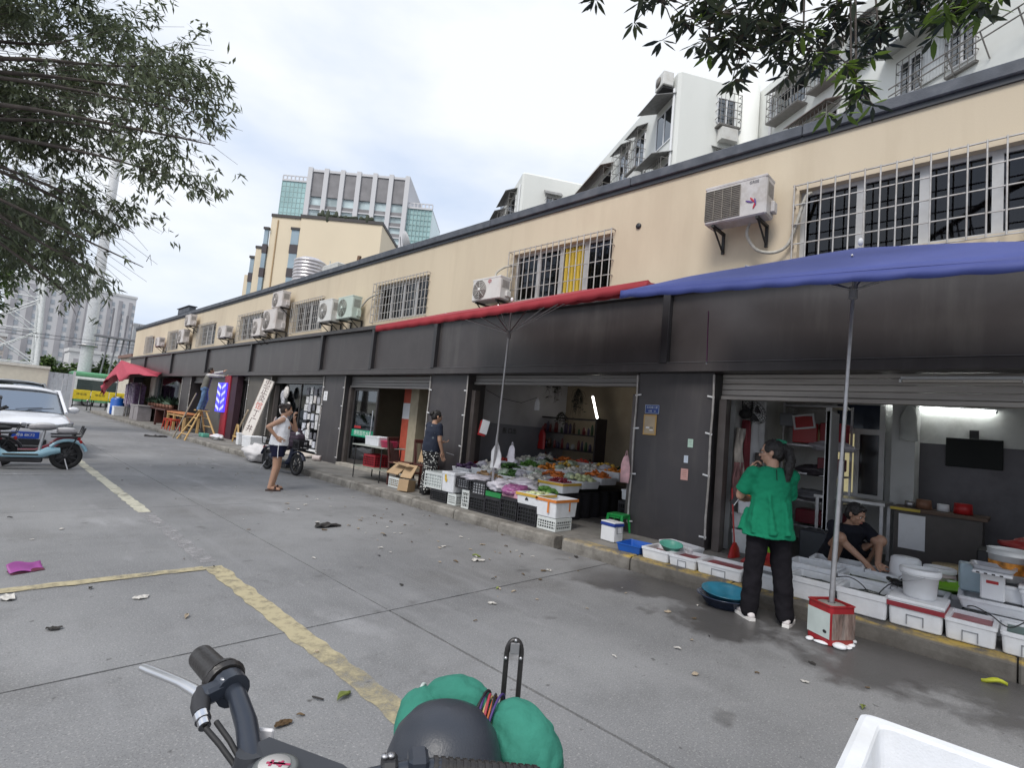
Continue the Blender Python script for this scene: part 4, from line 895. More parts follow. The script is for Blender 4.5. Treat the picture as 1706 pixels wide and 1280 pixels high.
def fabric(name, col, **k): return mat(name, col, k.pop('rough', .9), spec=.18, var=k.pop('var', .10), scale=k.pop('scale', 5), bump=.2, bscale=120, **k)
def shoe(t, heel, toe, m, sole, nm='shoe', up=.06):
    h, e = Vector(heel), Vector(toe); d = (e-h); L_ = d.length; d.normalize(); z0 = min(h.z, e.z)
    q = M(); yaw = math.degrees(math.atan2(-d.x, d.y))
    Tm = Matrix.Translation(h) @ Matrix.Rotation(math.atan2(-d.x, d.y), 4, 'Z')
    q.loft([((0, -.025, .018), .001, .001), ((0, -.02, .020), .03, .02)], n=8)
    q = M(); pr = [(-.03, .026, .035), (0, .036, .085), (.05, .040, .085), (.11, .044, .062), (.17, .046, .045), (.22, .038, .036), (.25, .015, .026)]
    vs = []; n = 14; k_ = L_/.24
    for (y, w_, hh) in pr:
        for i in range(n):
            a = 2*math.pi*i/n; vs.append(Tm @ Vector((w_*math.cos(a), y*k_, .022+hh*.5+hh*.5*math.sin(a))))
    q.add(vs, [(i*n+j, i*n+(j+1) % n, (i+1)*n+(j+1) % n, (i+1)*n+j) for i in range(len(pr)-1) for j in range(n)]+[list(range(n))[::-1], [len(vs)-n+i for i in range(n)]], 0, True)
    o = q.build(nm, m, t)
    s_ = M(); out_ = [(x*1.0, y*k_) for x, y in ((-.028, -.035), (.028, -.035), (.043, .04), (.05, .16), (.03, .25), (.0, .268), (-.03, .25), (-.05, .16), (-.043, .04))]
    s_.prism([Tm @ Vector((x, y, .002)) for x, y in out_], (0, 0, .028)); s_.build('sole', sole, t); return o

# -------- woman in green, seen from behind, hand at her mouth
G_ = thing('person', 'woman in a loose green top, seen from behind by the fish stall', 'person', (5.28, 1.71, 0), -52)
b = M(); pel, che, nk = V3(0, 0, .88), V3(0, .0, 1.20), V3(0, .0, 1.395)
torso(b, pel, che, nk, (.165, .14, .165), (.12, .095, .105))
T = head(G_, b, V3(-.005, .025, 1.530), 62, -4, 0, 1.0)
hl, hr = V3(-.09, 0, .84), V3(.09, 0, .84)
limb(b, [hl, V3(-.115, .02, .46), V3(-.135, .03, .09)], [.082, .055, .038]); limb(b, [hr, V3(.125, -.0, .46), V3(.15, -.05, .09)], [.082, .055, .038])
limb(b, [V3(-.135, .03, .07), V3(-.16, .15, .04)], [.036, .03]); limb(b, [V3(.15, -.05, .07), V3(.22, .06, .04)], [.036, .03])
sl_, sr_ = V3(-.165, 0, 1.335), V3(.165, 0, 1.335)
el, er = V3(-.245, .09, 1.10), V3(.19, .13, 1.08)
wl, wr = V3(-.155, .125, 1.335), V3(-.12, .235, 1.06)
limb(b, [sl_, el], [.050, .040]); limb(b, [el, wl], [.038, .024]); limb(b, [sr_, er], [.050, .040]); limb(b, [er, wr], [.038, .024])
hand(b, wl, V3(.045, -.02, .13), V3(-.88, .47, 0), curl=(40, 55, 35), left=1); hand(b, wr, V3(-.16, .02, .03), V3(0, .6, -.6), curl=(40, 45, 30), left=1)
remesh(b.build('body', skin, G_), .006, 2)
face(G_, T); hair(G_, T, 'ponytail')
for s_ in (-1, 1):
    q = M(); q.tube([(s_*.031+.021*math.cos(a), .093, .004+.016*math.sin(a)) for a in [2*math.pi*i/16 for i in range(17)]], .0018, 6); q.tube([(s_*.052, .092, .006), (s_*.078, .06, .010), (s_*.082, -.01, .008)], .002, 6)
    q.v = [tuple(T @ Vector(v)) for v in q.v]; q.build('glasses', dark, G_)
q = M(); q.tube([T @ Vector((.0, -.085+.02*math.sin(a), .105+.0*a)) + Vector((.035*math.cos(a), 0, .012*math.sin(a))) for a in [2*math.pi*i/14 for i in range(15)]], .012, 6); q.build('hair_band', fabric('green_band', (.03, .20, .12)), G_)
gtop = fabric('emerald_cloth', (.010, .200, .105), scale=3, var=.08)
s_ = M(); s_.loft([(V3(-.01, -.01, .765), .228, .165), (V3(-.005, 0, .79), .226, .165), (V3(0, 0, .95), .196, .148), (V3(0, 0, 1.12), .174, .128), (V3(0, 0, 1.25), .174, .118), (V3(0, -.005, 1.33), .172, .105), (V3(0, 0, 1.375), .125, .085), (V3(0, .005, 1.398), .082, .072)], n=26)
for sh, e, k in ((sl_, el, .78), (sr_, er, .80)): s_.tube([sh+V3(0, 0, -.01), sh.lerp(e, .4), sh.lerp(e, k)], [.068, .076, .080], 14); s_.ell(tuple(sh+V3(0, 0, -.01)), .075)
s_.tube([V3(-.22, .05, .79), V3(-.16, .10, 1.0)], [.05, .03], 8); s_.tube([V3(-.03, -.17, .80), V3(-.06, -.12, 1.15)], [.03, .02], 8); s_.tube([V3(.1, -.165, .80), V3(.08, -.12, 1.1)], [.03, .018], 8); s_.tube([V3(-.17, -.10, .79), V3(-.15, -.05, 1.1)], [.03, .02], 8)
o_ = remesh(s_.build('green_top', gtop, G_), .009, 3, .034, .13); tx_ = bpy.data.textures.new('fine_folds', 'CLOUDS'); tx_.noise_scale = .035; d_ = o_.modifiers.new('fine', 'DISPLACE'); d_.texture = tx_; d_.strength = .010; d_.mid_level = .5
M().box((.0, -.112, 1.335), (.006, .01, .10), (-14, 0, 0)).build('back_slit', mat('dark_green', (.004, .05, .03), .8), G_)
blackf = fabric('black_trousers', (.010, .009, .012), var=.2)
p_ = M(); p_.loft([(V3(0, 0, .74), .165, .12), (V3(0, 0, .86), .172, .130), (V3(0, 0, .95), .15, .115)], n=20)
for h, k, a in ((hl, V3(-.115, .02, .46), V3(-.135, .03, .075)), (hr, V3(.125, 0, .46), V3(.15, -.05, .075))): limb(p_, [h+V3(0, 0, -.02), k, a], [.102, .085, .078], 16)
remesh(p_.build('trousers', blackf, G_), .010, 3, .022, .09)
shw = mat('white_trainer', (.62, .58, .58), .6, var=.1, scale=20); sol = mat('white_sole', (.70, .68, .66), .6)
shoe(G_, (-.135, -.02, 0), (-.185, .255, 0), shw, sol); shoe(G_, (.15, -.09, 0), (.285, .155, 0), shw, sol)
ph = thing('mobile_phone', 'black phone with a white edge held under the left elbow of the woman in green', 'phone', (5.28, 1.71, 0), -52)
M().box((-.245, .185, 1.075), (.012, .085, .165), (14, 26, 8), b=.004).build('phone_body', dark, ph); M().box((-.240, .184, 1.075), (.006, .089, .170), (14, 26, 8), b=.002).build('phone_case', white, ph)

# -------- woman in a white sleeveless top
W_ = thing('person', 'woman in a white sleeveless top and navy shorts standing on the road, hand on hip', 'person', (4.1, 9.94, 0), -112)
b = M(); pel, che, nk = V3(0, 0, .86), V3(0, .02, 1.17), V3(0, .03, 1.36)
torso(b, pel, che, nk, (.18, .165, .18), (.14, .125, .125))
T = head(W_, b, V3(0, .07, 1.485), -4, -6)
hl, hr = V3(-.085, 0, .82), V3(.085, 0, .82)
limb(b, [hl, V3(-.095, .03, .44), V3(-.10, -.02, .08)], [.095, .060, .040]); limb(b, [hr, V3(.095, .0, .44), V3(.10, -.06, .08)], [.095, .060, .040])
limb(b, [V3(-.10, -.03, .06), V3(-.11, .13, .035)], [.036, .03]); limb(b, [V3(.10, -.07, .06), V3(.12, .09, .035)], [.036, .03])
sl_, sr_ = V3(-.17, .02, 1.31), V3(.17, .02, 1.31); er = V3(.24, -.21, 1.16); wr = V3(.20, -.04, .97); el = V3(-.17, .27, 1.12); wl = V3(-.05, .215, 1.33)
limb(b, [sr_, er], [.052, .042]); limb(b, [er, wr], [.040, .026]); limb(b, [sl_, el], [.052, .042]); limb(b, [el, wl], [.040, .026])
hand(b, wr, V3(-.02, .15, -.08), V3(1, 0, .1), curl=(12, 15, 10), left=-1); hand(b, wl, V3(.06, -.03, .15), V3(.2, -.9, .2), curl=(35, 45, 30), left=1)
remesh(b.build('body', mat('skin_tan', (.47, .275, .185), .5, var=.06, sss=.1), W_), .007, 2)
face(W_, T); hair(W_, T, 'messy', mat('brown_black_hair', (.026, .015, .012), .45, var=.4, scale=60))
whit = fabric('white_jersey', (.84, .84, .87))
s_ = M(); s_.loft([(V3(0, 0, .83), .202, .165), (V3(0, .005, .95), .196, .160), (V3(0, .02, 1.10), .188, .150), (V3(0, .025, 1.20), .186, .146), (V3(0, .02, 1.30), .15, .10), (V3(0, .02, 1.345), .125, .06)], n=24)
for x in (-1, 1): s_.tube([V3(x*.10, -.03, 1.30), V3(x*.115, .02, 1.352), V3(x*.09, .09, 1.29)], .032, 8)
remesh(s_.build('white_top', whit, W_), .010, 3, .016, .09)
q = M().box((.03, .178, 1.17), (.12, .012, .02), (-10, 0, 0)).box((.02, .180, 1.145), (.09, .012, .018), (-10, 0, 0)).box((-.02, .182, 1.19), (.05, .012, .014), (-10, 0, 0)); q.build('chest_print', mat('grey_print', (.10, .10, .13), .8), W_)
navy = fabric('navy_shorts', (.012, .013, .035))
p_ = M(); p_.loft([(V3(0, 0, .70), .17, .135), (V3(0, 0, .82), .196, .155), (V3(0, 0, .90), .18, .15)], n=20)
for h, k in ((hl, V3(-.10, .025, .62)), (hr, V3(.10, .005, .62))): p_.tube([h, h.lerp(k, .5), k], [.108, .112, .112], 16)
remesh(p_.build('shorts', navy, W_), .010, 3, .014)
M().tube([(.208, 0, .86), (.222, .0, .72), (.214, .01, .61)], .007, 6).build('white_piping', whit, W_)
sand = mat('brown_sandal', (.06, .035, .03), .7)
for x, y in ((-.105, -.06), (.105, -.10)):
    q = M(); q.prism([(x-.04, y-.03, .002), (x+.04, y-.03, .002), (x+.052, y+.14, .002), (x+.03, y+.23, .002), (x-.03, y+.23, .002), (x-.052, y+.14, .002)], (0, 0, .022)); q.tube([(x-.05, y+.12, .02), (x-.035, y+.13, .07), (x+.035, y+.13, .07), (x+.05, y+.12, .02)], .018, 8); q.build('sandal', sand, W_)

# -------- woman with dotted trousers, seen from behind
D_ = thing('person', 'woman with a hair bun in a dark patterned shirt and white dotted black trousers', 'person', (6.22, 8.12, PZ), -92)
b = M(); pel, che, nk = V3(0, 0, .84), V3(0, .02, 1.15), V3(0, .03, 1.335)
torso(b, pel, che, nk, (.175, .16, .18), (.135, .12, .12))
T = head(D_, b, V3(0, .065, 1.46), -14, -8)
hl, hr = V3(-.085, 0, .80), V3(.085, 0, .80)
limb(b, [hl, V3(-.09, .05, .43), V3(-.09, -.02, .08)], [.095, .06, .04]); limb(b, [hr, V3(.09, .02, .43), V3(.09, -.10, .08)], [.095, .06, .04])
limb(b, [V3(-.09, -.02, .05), V3(-.1, .13, .035)], [.036, .03]); limb(b, [V3(.09, -.1, .05), V3(.1, .05, .035)], [.036, .03])
sl_, sr_ = V3(-.17, .02, 1.285), V3(.17, .02, 1.285); er = V3(.225, .02, 1.02); wr = V3(.215, .11, .80); el = V3(-.21, .10, 1.05); wl = V3(-.12, .30, .98)
limb(b, [sr_, er], [.052, .043]); limb(b, [er, wr], [.041, .027]); limb(b, [sl_, el], [.052, .043]); limb(b, [el, wl], [.041, .027])
hand(b, wr, V3(0, .04, -.16), V3(-1, 0, 0), curl=(15, 18, 12), left=-1); hand(b, wl, V3(.08, .14, 0), V3(0, 0, -1), curl=(20, 25, 20), left=1)
remesh(b.build('body', MATS['skin_tan'], D_), .007, 2); face(D_, T); hair(D_, T, 'bun')
def dots(name, base, dot, sc, thr=.30):
    m = mat(name, base, .8, var=.1); n = m.node_tree.nodes; l = m.node_tree.links.new; p = n['Principled BSDF']
    c = n.new('ShaderNodeTexCoord'); v = n.new('ShaderNodeTexVoronoi'); v.inputs['Scale'].default_value = sc; v.inputs['Randomness'].default_value = .7; l(c.outputs['Object'], v.inputs['Vector'])
    r = n.new('ShaderNodeMapRange'); r.inputs['From Min'].default_value = thr; r.inputs['From Max'].default_value = thr-.05; l(v.outputs['Distance'], r.inputs[0])
    x = n.new('ShaderNodeMixRGB'); l(r.outputs[0], x.inputs[0]); x.inputs[1].default_value = (*base, 1); x.inputs[2].default_value = (*dot, 1); l(x.outputs[0], p.inputs['Base Color']); return m
s_ = M(); s_.loft([(V3(0, 0, .80), .20, .16), (V3(0, .0, .93), .196, .158), (V3(0, .02, 1.08), .188, .148), (V3(0, .02, 1.18), .19, .142), (V3(0, .02, 1.27), .165, .11), (V3(0, .02, 1.325), .10, .075)], n=24)
for sh, e in ((sl_, el), (sr_, er)): s_.tube([sh, sh.lerp(e, .4), sh.lerp(e, .68)], [.068, .068, .066], 14); s_.ell(tuple(sh), .066)
remesh(s_.build('patterned_shirt', dots('navy_print', (.012, .018, .038), (.11, .13, .15), 9, .22), D_), .010, 3, .018)
p_ = M(); p_.loft([(V3(0, 0, .70), .18, .14), (V3(0, 0, .80), .195, .155), (V3(0, 0, .88), .175, .145)], n=20)
for h, k, a in ((hl, V3(-.09, .05, .43), V3(-.09, -.02, .09)), (hr, V3(.09, .02, .43), V3(.09, -.10, .09))): limb(p_, [h, k, a], [.11, .095, .082], 16)
remesh(p_.build('dotted_trousers', dots('black_white_dots', (.010, .010, .012), (.70, .70, .66), 24, .33), D_), .010, 3, .02)
for x, y in ((-.095, -.05), (.095, -.13)): shoe(D_, (x, y, 0), (x, y+.23, 0), dark, dark)
tag(M().tube([(6.40, 7.88, .96), (6.53, 7.80, .92)], .008, 6).build('cleaver', steel), 'small steel knife by the hand of the woman in dotted trousers', 'knife')

# -------- crouching fishmonger
F_ = thing('person', 'person in a dark shirt crouching behind the foam boxes at the fish stall', 'person', (7.22, 1.52, .158), 140)
b = M(); pel, che, nk = V3(0, -.12, .22), V3(0, .03, .50), V3(.0, .10, .66)
torso(b, pel, che, nk, (.17, .16, .19), (.13, .12, .12), fem=False)
T = head(F_, b, V3(.02, .19, .765), 20, -22)
for x, lab in ((-1, 'l'), (1, 'r')):
    limb(b, [V3(x*.10, -.12, .22), V3(x*.24, .24, .50), V3(x*.19, .02, .08)], [.09, .068, .042]); limb(b, [V3(x*.19, .0, .05), V3(x*.22, .18, .04)], [.036, .03])
sl_, sr_ = V3(-.19, .06, .60), V3(.19, .06, .60)
el, er = V3(-.20, .27, .46), V3(.20, .26, .45); wl, wr = V3(-.06, .43, .30), V3(.07, .43, .28)
limb(b, [sl_, el], [.055, .044]); limb(b, [el, wl], [.042, .028]); limb(b, [sr_, er], [.055, .044]); limb(b, [er, wr], [.042, .028])
hand(b, wl, V3(.03, .12, -.10), V3(0, -.3, -1), curl=(25, 35, 25), left=1); hand(b, wr, V3(-.02, .12, -.10), V3(0, -.3, -1), curl=(25, 35, 25), left=-1)
remesh(b.build('body', mat('skin_brown', (.38, .22, .15), .5, var=.06, sss=.1), F_), .007, 2); face(F_, T); hair(F_, T, 'short')
s_ = M(); s_.loft([(V3(0, -.15, .16), .18, .14), (V3(0, -.10, .28), .19, .145), (V3(0, .0, .45), .20, .14), (V3(0, .05, .56), .20, .13), (V3(0, .085, .64), .10, .08)], n=22)
for sh, e in ((sl_, el), (sr_, er)): s_.tube([sh, sh.lerp(e, .7)], [.075, .068], 12); s_.ell(tuple(sh), .074)
remesh(s_.build('dark_shirt', fabric('black_shirt', (.014, .015, .022)), F_), .010, 3, .018)
p_ = M()
for x in (-1, 1): p_.tube([V3(x*.10, -.13, .21), V3(x*.185, .10, .385)], [.115, .100], 14); p_.ell((x*.10, -.13, .21), .11)
remesh(p_.build('dark_shorts', fabric('black_shorts', (.013, .013, .018)), F_), .010, 3, .012)
for x in (-1, 1): shoe(F_, (x*.185, -.03, 0), (x*.22, .2, 0), dark, dark)

# -------- worker on the ladder
L_W = thing('person', 'worker in blue jeans standing on a ladder with arms raised', 'person', (6.12, 22.1, 1.10), -98)
b = M(); pel, che, nk = V3(0, 0, .90), V3(0, .06, 1.20), V3(0, .10, 1.39)
torso(b, pel, che, nk, (.165, .155, .185), (.12, .11, .115), fem=False)
T = head(L_W, b, V3(0, .13, 1.53), -5, 14)
limb(b, [V3(-.09, 0, .86), V3(-.10, .10, .46), V3(-.10, .02, .09)], [.09, .06, .04]); limb(b, [V3(.09, 0, .86), V3(.10, -.02, .46), V3(.10, -.12, .09)], [.09, .06, .04])
sl_, sr_ = V3(-.18, .06, 1.35), V3(.18, .06, 1.35); el, er = V3(-.20, .32, 1.47), V3(.19, .34, 1.36); wl, wr = V3(-.12, .56, 1.56), V3(.12, .57, 1.38)
limb(b, [sl_, el], [.054, .044]); limb(b, [el, wl], [.042, .03]); limb(b, [sr_, er], [.054, .044]); limb(b, [er, wr], [.042, .03])
hand(b, wl, V3(.03, .1, .12), V3(0, -1, .2), curl=(30, 30, 20), left=1); hand(b, wr, V3(-.02, .15, .03), V3(0, -.3, -1), curl=(30, 30, 20), left=-1)
remesh(b.build('body', MATS['skin_brown'], L_W), .010, 2); face(L_W, T); hair(L_W, T, 'short')
s_ = M(); s_.loft([(V3(0, 0, .86), .18, .14), (V3(0, .03, 1.03), .18, .135), (V3(0, .06, 1.22), .20, .135), (V3(0, .08, 1.33), .17, .11), (V3(0, .10, 1.38), .09, .08)], n=20)
remesh(s_.build('grey_top', fabric('grey_shirt', (.14, .135, .12)), L_W), .012, 3, .015)
q = M()
for a, c, d in ((sl_, el, wl), (sr_, er, wr)): limb(q, [a, c, c.lerp(d, .9)], [.066, .055, .042])
remesh(q.build('pale_sleeves', fabric('pale_sleeves', (.55, .54, .55)), L_W), .010, 2)
p_ = M(); p_.loft([(V3(0, 0, .76), .16, .13), (V3(0, 0, .86), .175, .135), (V3(0, 0, .93), .16, .125)], n=18)
limb(p_, [V3(-.09, 0, .86), V3(-.10, .10, .46), V3(-.10, .02, .07)], [.105, .085, .072]); limb(p_, [V3(.09, 0, .86), V3(.10, -.02, .46), V3(.10, -.12, .07)], [.105, .085, .072])
remesh(p_.build('blue_jeans', mat('denim', (.085, .15, .27), .8, var=.45, scale=9), L_W), .010, 3, .016)
for x, y in ((-.10, -.02), (.10, -.16)): shoe(L_W, (x, y, 0), (x, y+.24, 0), mat('blue_shoe', (.03, .05, .11), .6), dark)
# ================================================================ air conditioners on the upper wall
acm = [mat('ac_casing', (.62, .62, .60), .45, var=.06, dirt=(.34, .30, .25), damt=.5, dscale=3), mat('ac_casing_pink', (.60, .56, .54), .5, var=.08, dirt=(.34, .28, .24), damt=.6, dscale=3), mat('ac_casing_green', (.50, .58, .52), .5, var=.08, dirt=(.3, .32, .27), damt=.5, dscale=3), mat('ac_casing_old', (.52, .50, .49), .55, var=.10, dirt=(.30, .26, .22), damt=.65, dscale=4)]
acg = mat('ac_grille', (.15, .135, .12), .6, var=.3, scale=20); bracket = mat('black_bracket', (.02, .02, .02), .6); pipem = mat('lagged_pipe', (.42, .40, .35), .7, var=.2, scale=20, bump=.3)
def acunit(y0, y1, z0, z1, label, m=0, square=False, x0=6.98, dep=.40, brand=None, pipe=None, gx=.18):
    w = y1-y0; h = z1-z0; t = thing('air_conditioner', label, 'air conditioner', (x0, (y0+y1)/2, z0), 0, 'air conditioner units on the upper wall')
    d1 = dep; xf = -d1
    if square: m = 3
    M().bx(xf, -gx*.7, -w/2, w/2, 0, h, b=.018).build('casing', acm[m], t)
    M().bx(xf-.004, -gx*.7+.004, -w/2-.004, w/2+.004, h-.03, h+.006, b=.006).build('top_cover', acm[m], t)
    r = min(h*.43, w*.30); cy = w*.5-r-.03
    if square:
        q = M(); s_ = h*.80; cy = w/2-s_*.56-.01
        q.bx(xf-.004, xf+.002, cy-s_*.56, cy+s_*.56, h*.08, h*.08+s_); q.build('fan_recess', acg, t)
        q = M()
        for i in range(17): z = h*.09+s_*i/16.3; q.bx(xf-.012, xf-.006, cy-s_*.56, cy+s_*.56, z, z+.006)
        for i in range(5): y = cy-s_*.56+s_*1.12*i/4; q.bx(xf-.015, xf-.011, y-.004, y+.004, h*.08, h*.08+s_)
        q.build('grille', mat('ac_grille_wire', (.20, .18, .15), .6, var=.3, scale=8), t)
    else:
        M().lathe([(.001, .0), (r, 0), (r, .006), (.001, .006)], (xf-.001, cy, h*.5), 26, r=(0, -90, 0)).build('fan_recess', acg, t)
        q = M()
        for k in range(6): rr = r*(k+1)/6; q.tube([(xf-.014, cy+rr*math.cos(a), h*.5+rr*math.sin(a)) for a in [2*math.pi*i/24 for i in range(25)]], .004, 4, caps=False)
        for k in range(8): a = k*math.pi/4; q.tube([(xf-.016, cy, h*.5), (xf-.014, cy+r*math.cos(a), h*.5+r*math.sin(a))], .004, 4)
        q.lathe([(.001, 0), (r*.2, 0), (r*.2, .012), (.001, .014)], (xf-.012, cy, h*.5), 14, r=(0, -90, 0)); q.build('grille', acm[m], t)
    q = M()
    for i in range(6): q.bx(xf+.06+.03*i, xf+.075+.03*i, -w/2-.003, -w/2+.001, h*.5, h*.85)
    q.build('side_vents', acg, t)
    M().bx(-.26, -.14, -w/2-.05, -w/2, .06, h*.4, b=.01).build('valve_cover', acm[m], t)
    for s_ in (-1, 1):
        y = s_*w*.36; q = M(); q.bx(xf+.02, -.0, y-.018, y+.018, -.035, -.004); q.bx(-.03, 0, y-.018, y+.018, -.30, -.035); q.tube([(xf+.06, y, -.03), (-.012, y, -.28)], .013, 5); q.build('bracket', bracket, t)
    if pipe:
        P_ = [Vector(p) for p in pipe]; q = []
        for i in range(len(P_)-1):
            a_, b_, c_, d_ = P_[max(i-1, 0)], P_[i], P_[i+1], P_[min(i+2, len(P_)-1)]
            for k in range(6): u = k/6; q.append(.5*((2*b_)+(c_-a_)*u+(2*a_-5*b_+4*c_-d_)*u*u+(3*b_-a_-3*c_+d_)*u**3))
        M().tube(q+[P_[-1]], .021, 8).build('pipe', pipem, t, True)
    if brand:
        for (s__, sz, dy, dz, col) in brand: text(s__, sz, col, t, (xf-.005, dy, dz), (90, 0, -90), name='brand_mark')
    return t
redmk = mat('red_print', (.45, .02, .05), .5); grymk = mat('grey_print_b', (.12, .12, .14), .5); blumk = mat('violet_print', (.10, .05, .22), .5)
t = acunit(2.36, 3.15, 4.47, 4.98, 'large air conditioner with a square louvred grille beside the right barred window', square=True, pipe=[(6.80, 2.62, 4.50), (6.80, 2.66, 4.32), (6.86, 2.55, 4.12), (6.90, 2.35, 4.06), (6.93, 2.2, 4.14), (6.95, 2.12, 4.38), (6.95, 2.02, 4.72), (7.02, 1.98, 4.80)], brand=[('GREE', .05, -.24, .44, grymk)])
for i in range(4): a = .4+i*.5; M().ell((-.406, -.22+.045*math.cos(a*2), .16+.045*math.sin(a*2)), (.002, .05, .012), rot=(math.degrees(a), 0, 0)).build('flower_print', redmk if i % 2 else blumk, t)
acunit(7.02, 7.80, 3.90, 4.33, 'grey air conditioner with a red square mark left of the window with yellow curtain', brand=[('中', .10, -.10, .34, redmk)], pipe=[(6.75, 7.35, 4.33), (6.78, 7.36, 4.48), (6.88, 7.22, 4.60), (7.02, 7.08, 4.64)])
acunit(13.62, 14.38, 3.98, 4.60, 'left one of the two large round fan air conditioners in a pair'); acunit(12.50, 13.28, 3.98, 4.57, 'greenish air conditioner, right one of the round fan pair', 2, pipe=[(6.8, 12.4, 4.3), (6.85, 12.2, 4.5), (6.95, 11.9, 4.62), (7.02, 11.8, 4.66)])
acunit(17.1, 17.9, 4.72, 5.24, 'air conditioner mounted high just below the roof edge, above a bigger one', 1); acunit(17.25, 18.35, 3.98, 4.66, 'big boxy air conditioner directly below the high mounted one', 1, dep=.46); acunit(18.66, 19.4, 3.86, 4.46, 'small air conditioner touching the left side of the big boxy one', 1)
acunit(22.2, 23.1, 4.0, 4.46, 'air conditioner alone between two windows above the barber pole', 1); acunit(27.3, 28.15, 4.84, 5.34, 'far air conditioner mounted high near the roof edge', 1); acunit(28.1, 29.0, 4.07, 4.70, 'far air conditioner below the far high one', 1); acunit(32.6, 33.4, 4.1, 4.57, 'farthest air conditioner on the upper wall', 1)
# roof things
t = thing('satellite_dish', 'grey satellite dish on the market roof edge', 'dish', (7.6, 12.05, 5.5))
M().lathe([(.001, 0), (.14, .015), (.26, .06), (.33, .11), (.33, .12), (.25, .07), (.13, .024), (.001, .01)], (0, 0, .66), 26, r=(70, 0, 65)).build('dish_bowl', mat('dish_grey', (.42, .42, .43), .5), t); M().tube([(0, 0, -.08), (0, 0, .5), (.05, -.05, .64)], .02).build('mast', steel, t); M().tube([(-.05, -.03, .45), (-.3, -.3, .72)], .01).build('feed_arm', steel, t)
tag(M().box((7.3, 13.8, 5.82), (.06, .12, .42), (10, 0, 4)).build('roof_post', mat('rusty_brown', (.16, .09, .05), .8)), 'short brown post standing on the market roof edge', 'post')
t = thing('roof_box', 'low dark box on the far end of the market roof edge', 'box', (7.1, 30.3, 5.71)); M().box((0, 0, .14), (.3, 2.0, .28), b=.03).build('box_body', copm, t); M().box((0, 0, .3), (.4, 2.1, .04), b=.01).build('lid', copm, t)
tag(M().tube([(7.6, 16.2, 5.4), (7.6, 16.2, 6.35)], .02).box((7.6, 15.9, 6.0), (.3, 1.0, .35), b=.03).build('roof_unit', mat('pale_box', (.5, .5, .48), .6)), 'pale box with a thin rod on the market roof', 'box')

# ================================================================ plates on the dark pillar
PX = 6.996
t = thing('address_plate', 'small blue address plate with white writing on the dark pillar', 'sign', (PX, 3.965, 1.995))
M().bx(-.004, 0, -.115, .115, -.065, .065).build('plate', mat('plate_blue', (.015, .05, .22), .4), t); wm = mat('plate_white', (.55, .62, .70), .5)
q = M(); 
for z in (-.062, .058): q.bx(-.006, -.0042, -.112, .112, z, z+.004)
for y in (-.112, .108): q.bx(-.006, -.0042, y, y+.004, -.0578, .0578)
q.build('plate_border', wm, t); text('石坑塘二道', .036, wm, t, (-.0062, 0, .024), (90, 0, -90), .0005); text('15栋   32', .032, wm, t, (-.0062, 0, -.030), (90, 0, -90), .0005)
t = thing('notice_frame', 'small wooden framed notice below the blue address plate', 'sign', (PX, 3.985, 1.765)); M().bx(-.012, 0, -.105, .105, -.15, .15, b=.003).build('frame', mat('gold_wood', (.48, .30, .10), .5), t); M().bx(-.0145, -.0122, -.083, .083, -.127, .127).build('notice', mat('notice_tan', (.42, .34, .24), .6, var=.1), t)
M().bx(-.0165, -.0147, .0, .055, -.055, -.03).build('slip', white, t); M().bx(-.0165, -.0147, -.06, -.005, -.085, -.068).build('slip', white, t); M().bx(-.0163, -.0147, -.06, -.008, -.055, -.03).build('slip', mat('grey_slip', (.2, .2, .17), .6), t)
for lab, y, z, w, h, c1 in (('pale green sticker highest on the right side of the dark pillar', 3.345, 1.55, .075, .115, (.42, .58, .50)), ('small white and blue sticker between two others on the dark pillar', 3.395, 1.325, .06, .10, (.55, .62, .72)), ('pink paper notice lowest on the right side of the dark pillar', 3.405, 1.115, .105, .155, (.58, .33, .30))):
    t = thing('sticker', lab, 'sticker', (PX, y, z)); M().bx(-.002, 0, -w/2, w/2, -h/2, h/2).build('paper', mat('paper_'+lab[:4], c1, .7, var=.06), t)
    q = M()
    for k in range(4): q.bx(-.003, -.0022, -w*.32, w*rnd(.1, .32), h*(.28-.16*k), h*(.31-.16*k))
    q.build('print_lines', mat('print_'+lab[:4], tuple(v*.45 for v in c1), .7), t)
t = thing('house_number', 'small white number plate on the third dark pillar', 'sign', (PX, 14.2, 1.95)); M().bx(-.004, 0, -.11, .11, -.13, .13).build('plate', white, t); text('32', .10, grymk, t, (-.0045, 0, .05), (90, 0, -90), .0005); text('33', .10, grymk, t, (-.0045, 0, -.06), (90, 0, -90), .0005)

# ================================================================ shop fronts further along
alu = mat('dark_alu', (.05, .045, .045), .4, .3); gl = glassmat('shop_glass', (.42, .50, .48), .10); gl2 = glassmat('shop_glass_b', (.6, .65, .65), .0)
def glazed(a, b, z0, z1, label, x=7.2, handle=True, g=None):
    t = thing('glass_door', label, 'door', (x, (a+b)/2, z0), 0); w = b-a; h = z1-z0
    q = M(); q.bx(-.025, .025, -w/2, -w/2+.06, 0, h); q.bx(-.025, .025, w/2-.06, w/2, 0, h); q.bx(-.025, .025, -w/2+.06, w/2-.06, 0, .12); q.bx(-.025, .025, -w/2+.06, w/2-.06, h-.06, h); q.build('door_frame', alu, t)
    M().bx(-.004, .004, -w/2+.06, w/2-.06, .12, h-.06).build('pane', g or gl, t)
    if handle: M().tube([(-.05, -w/2+.12, h*.3), (-.05, -w/2+.12, h*.72)], .014, 8).build('handle', chrome, t)
    return t
t = glazed(11.75, 12.95, .22, 2.2, 'glass door with a green lettered band at the third shop')
grn = mat('sign_green', (.005, .32, .17), .5); wpr = mat('sign_white', (.7, .72, .70), .5)
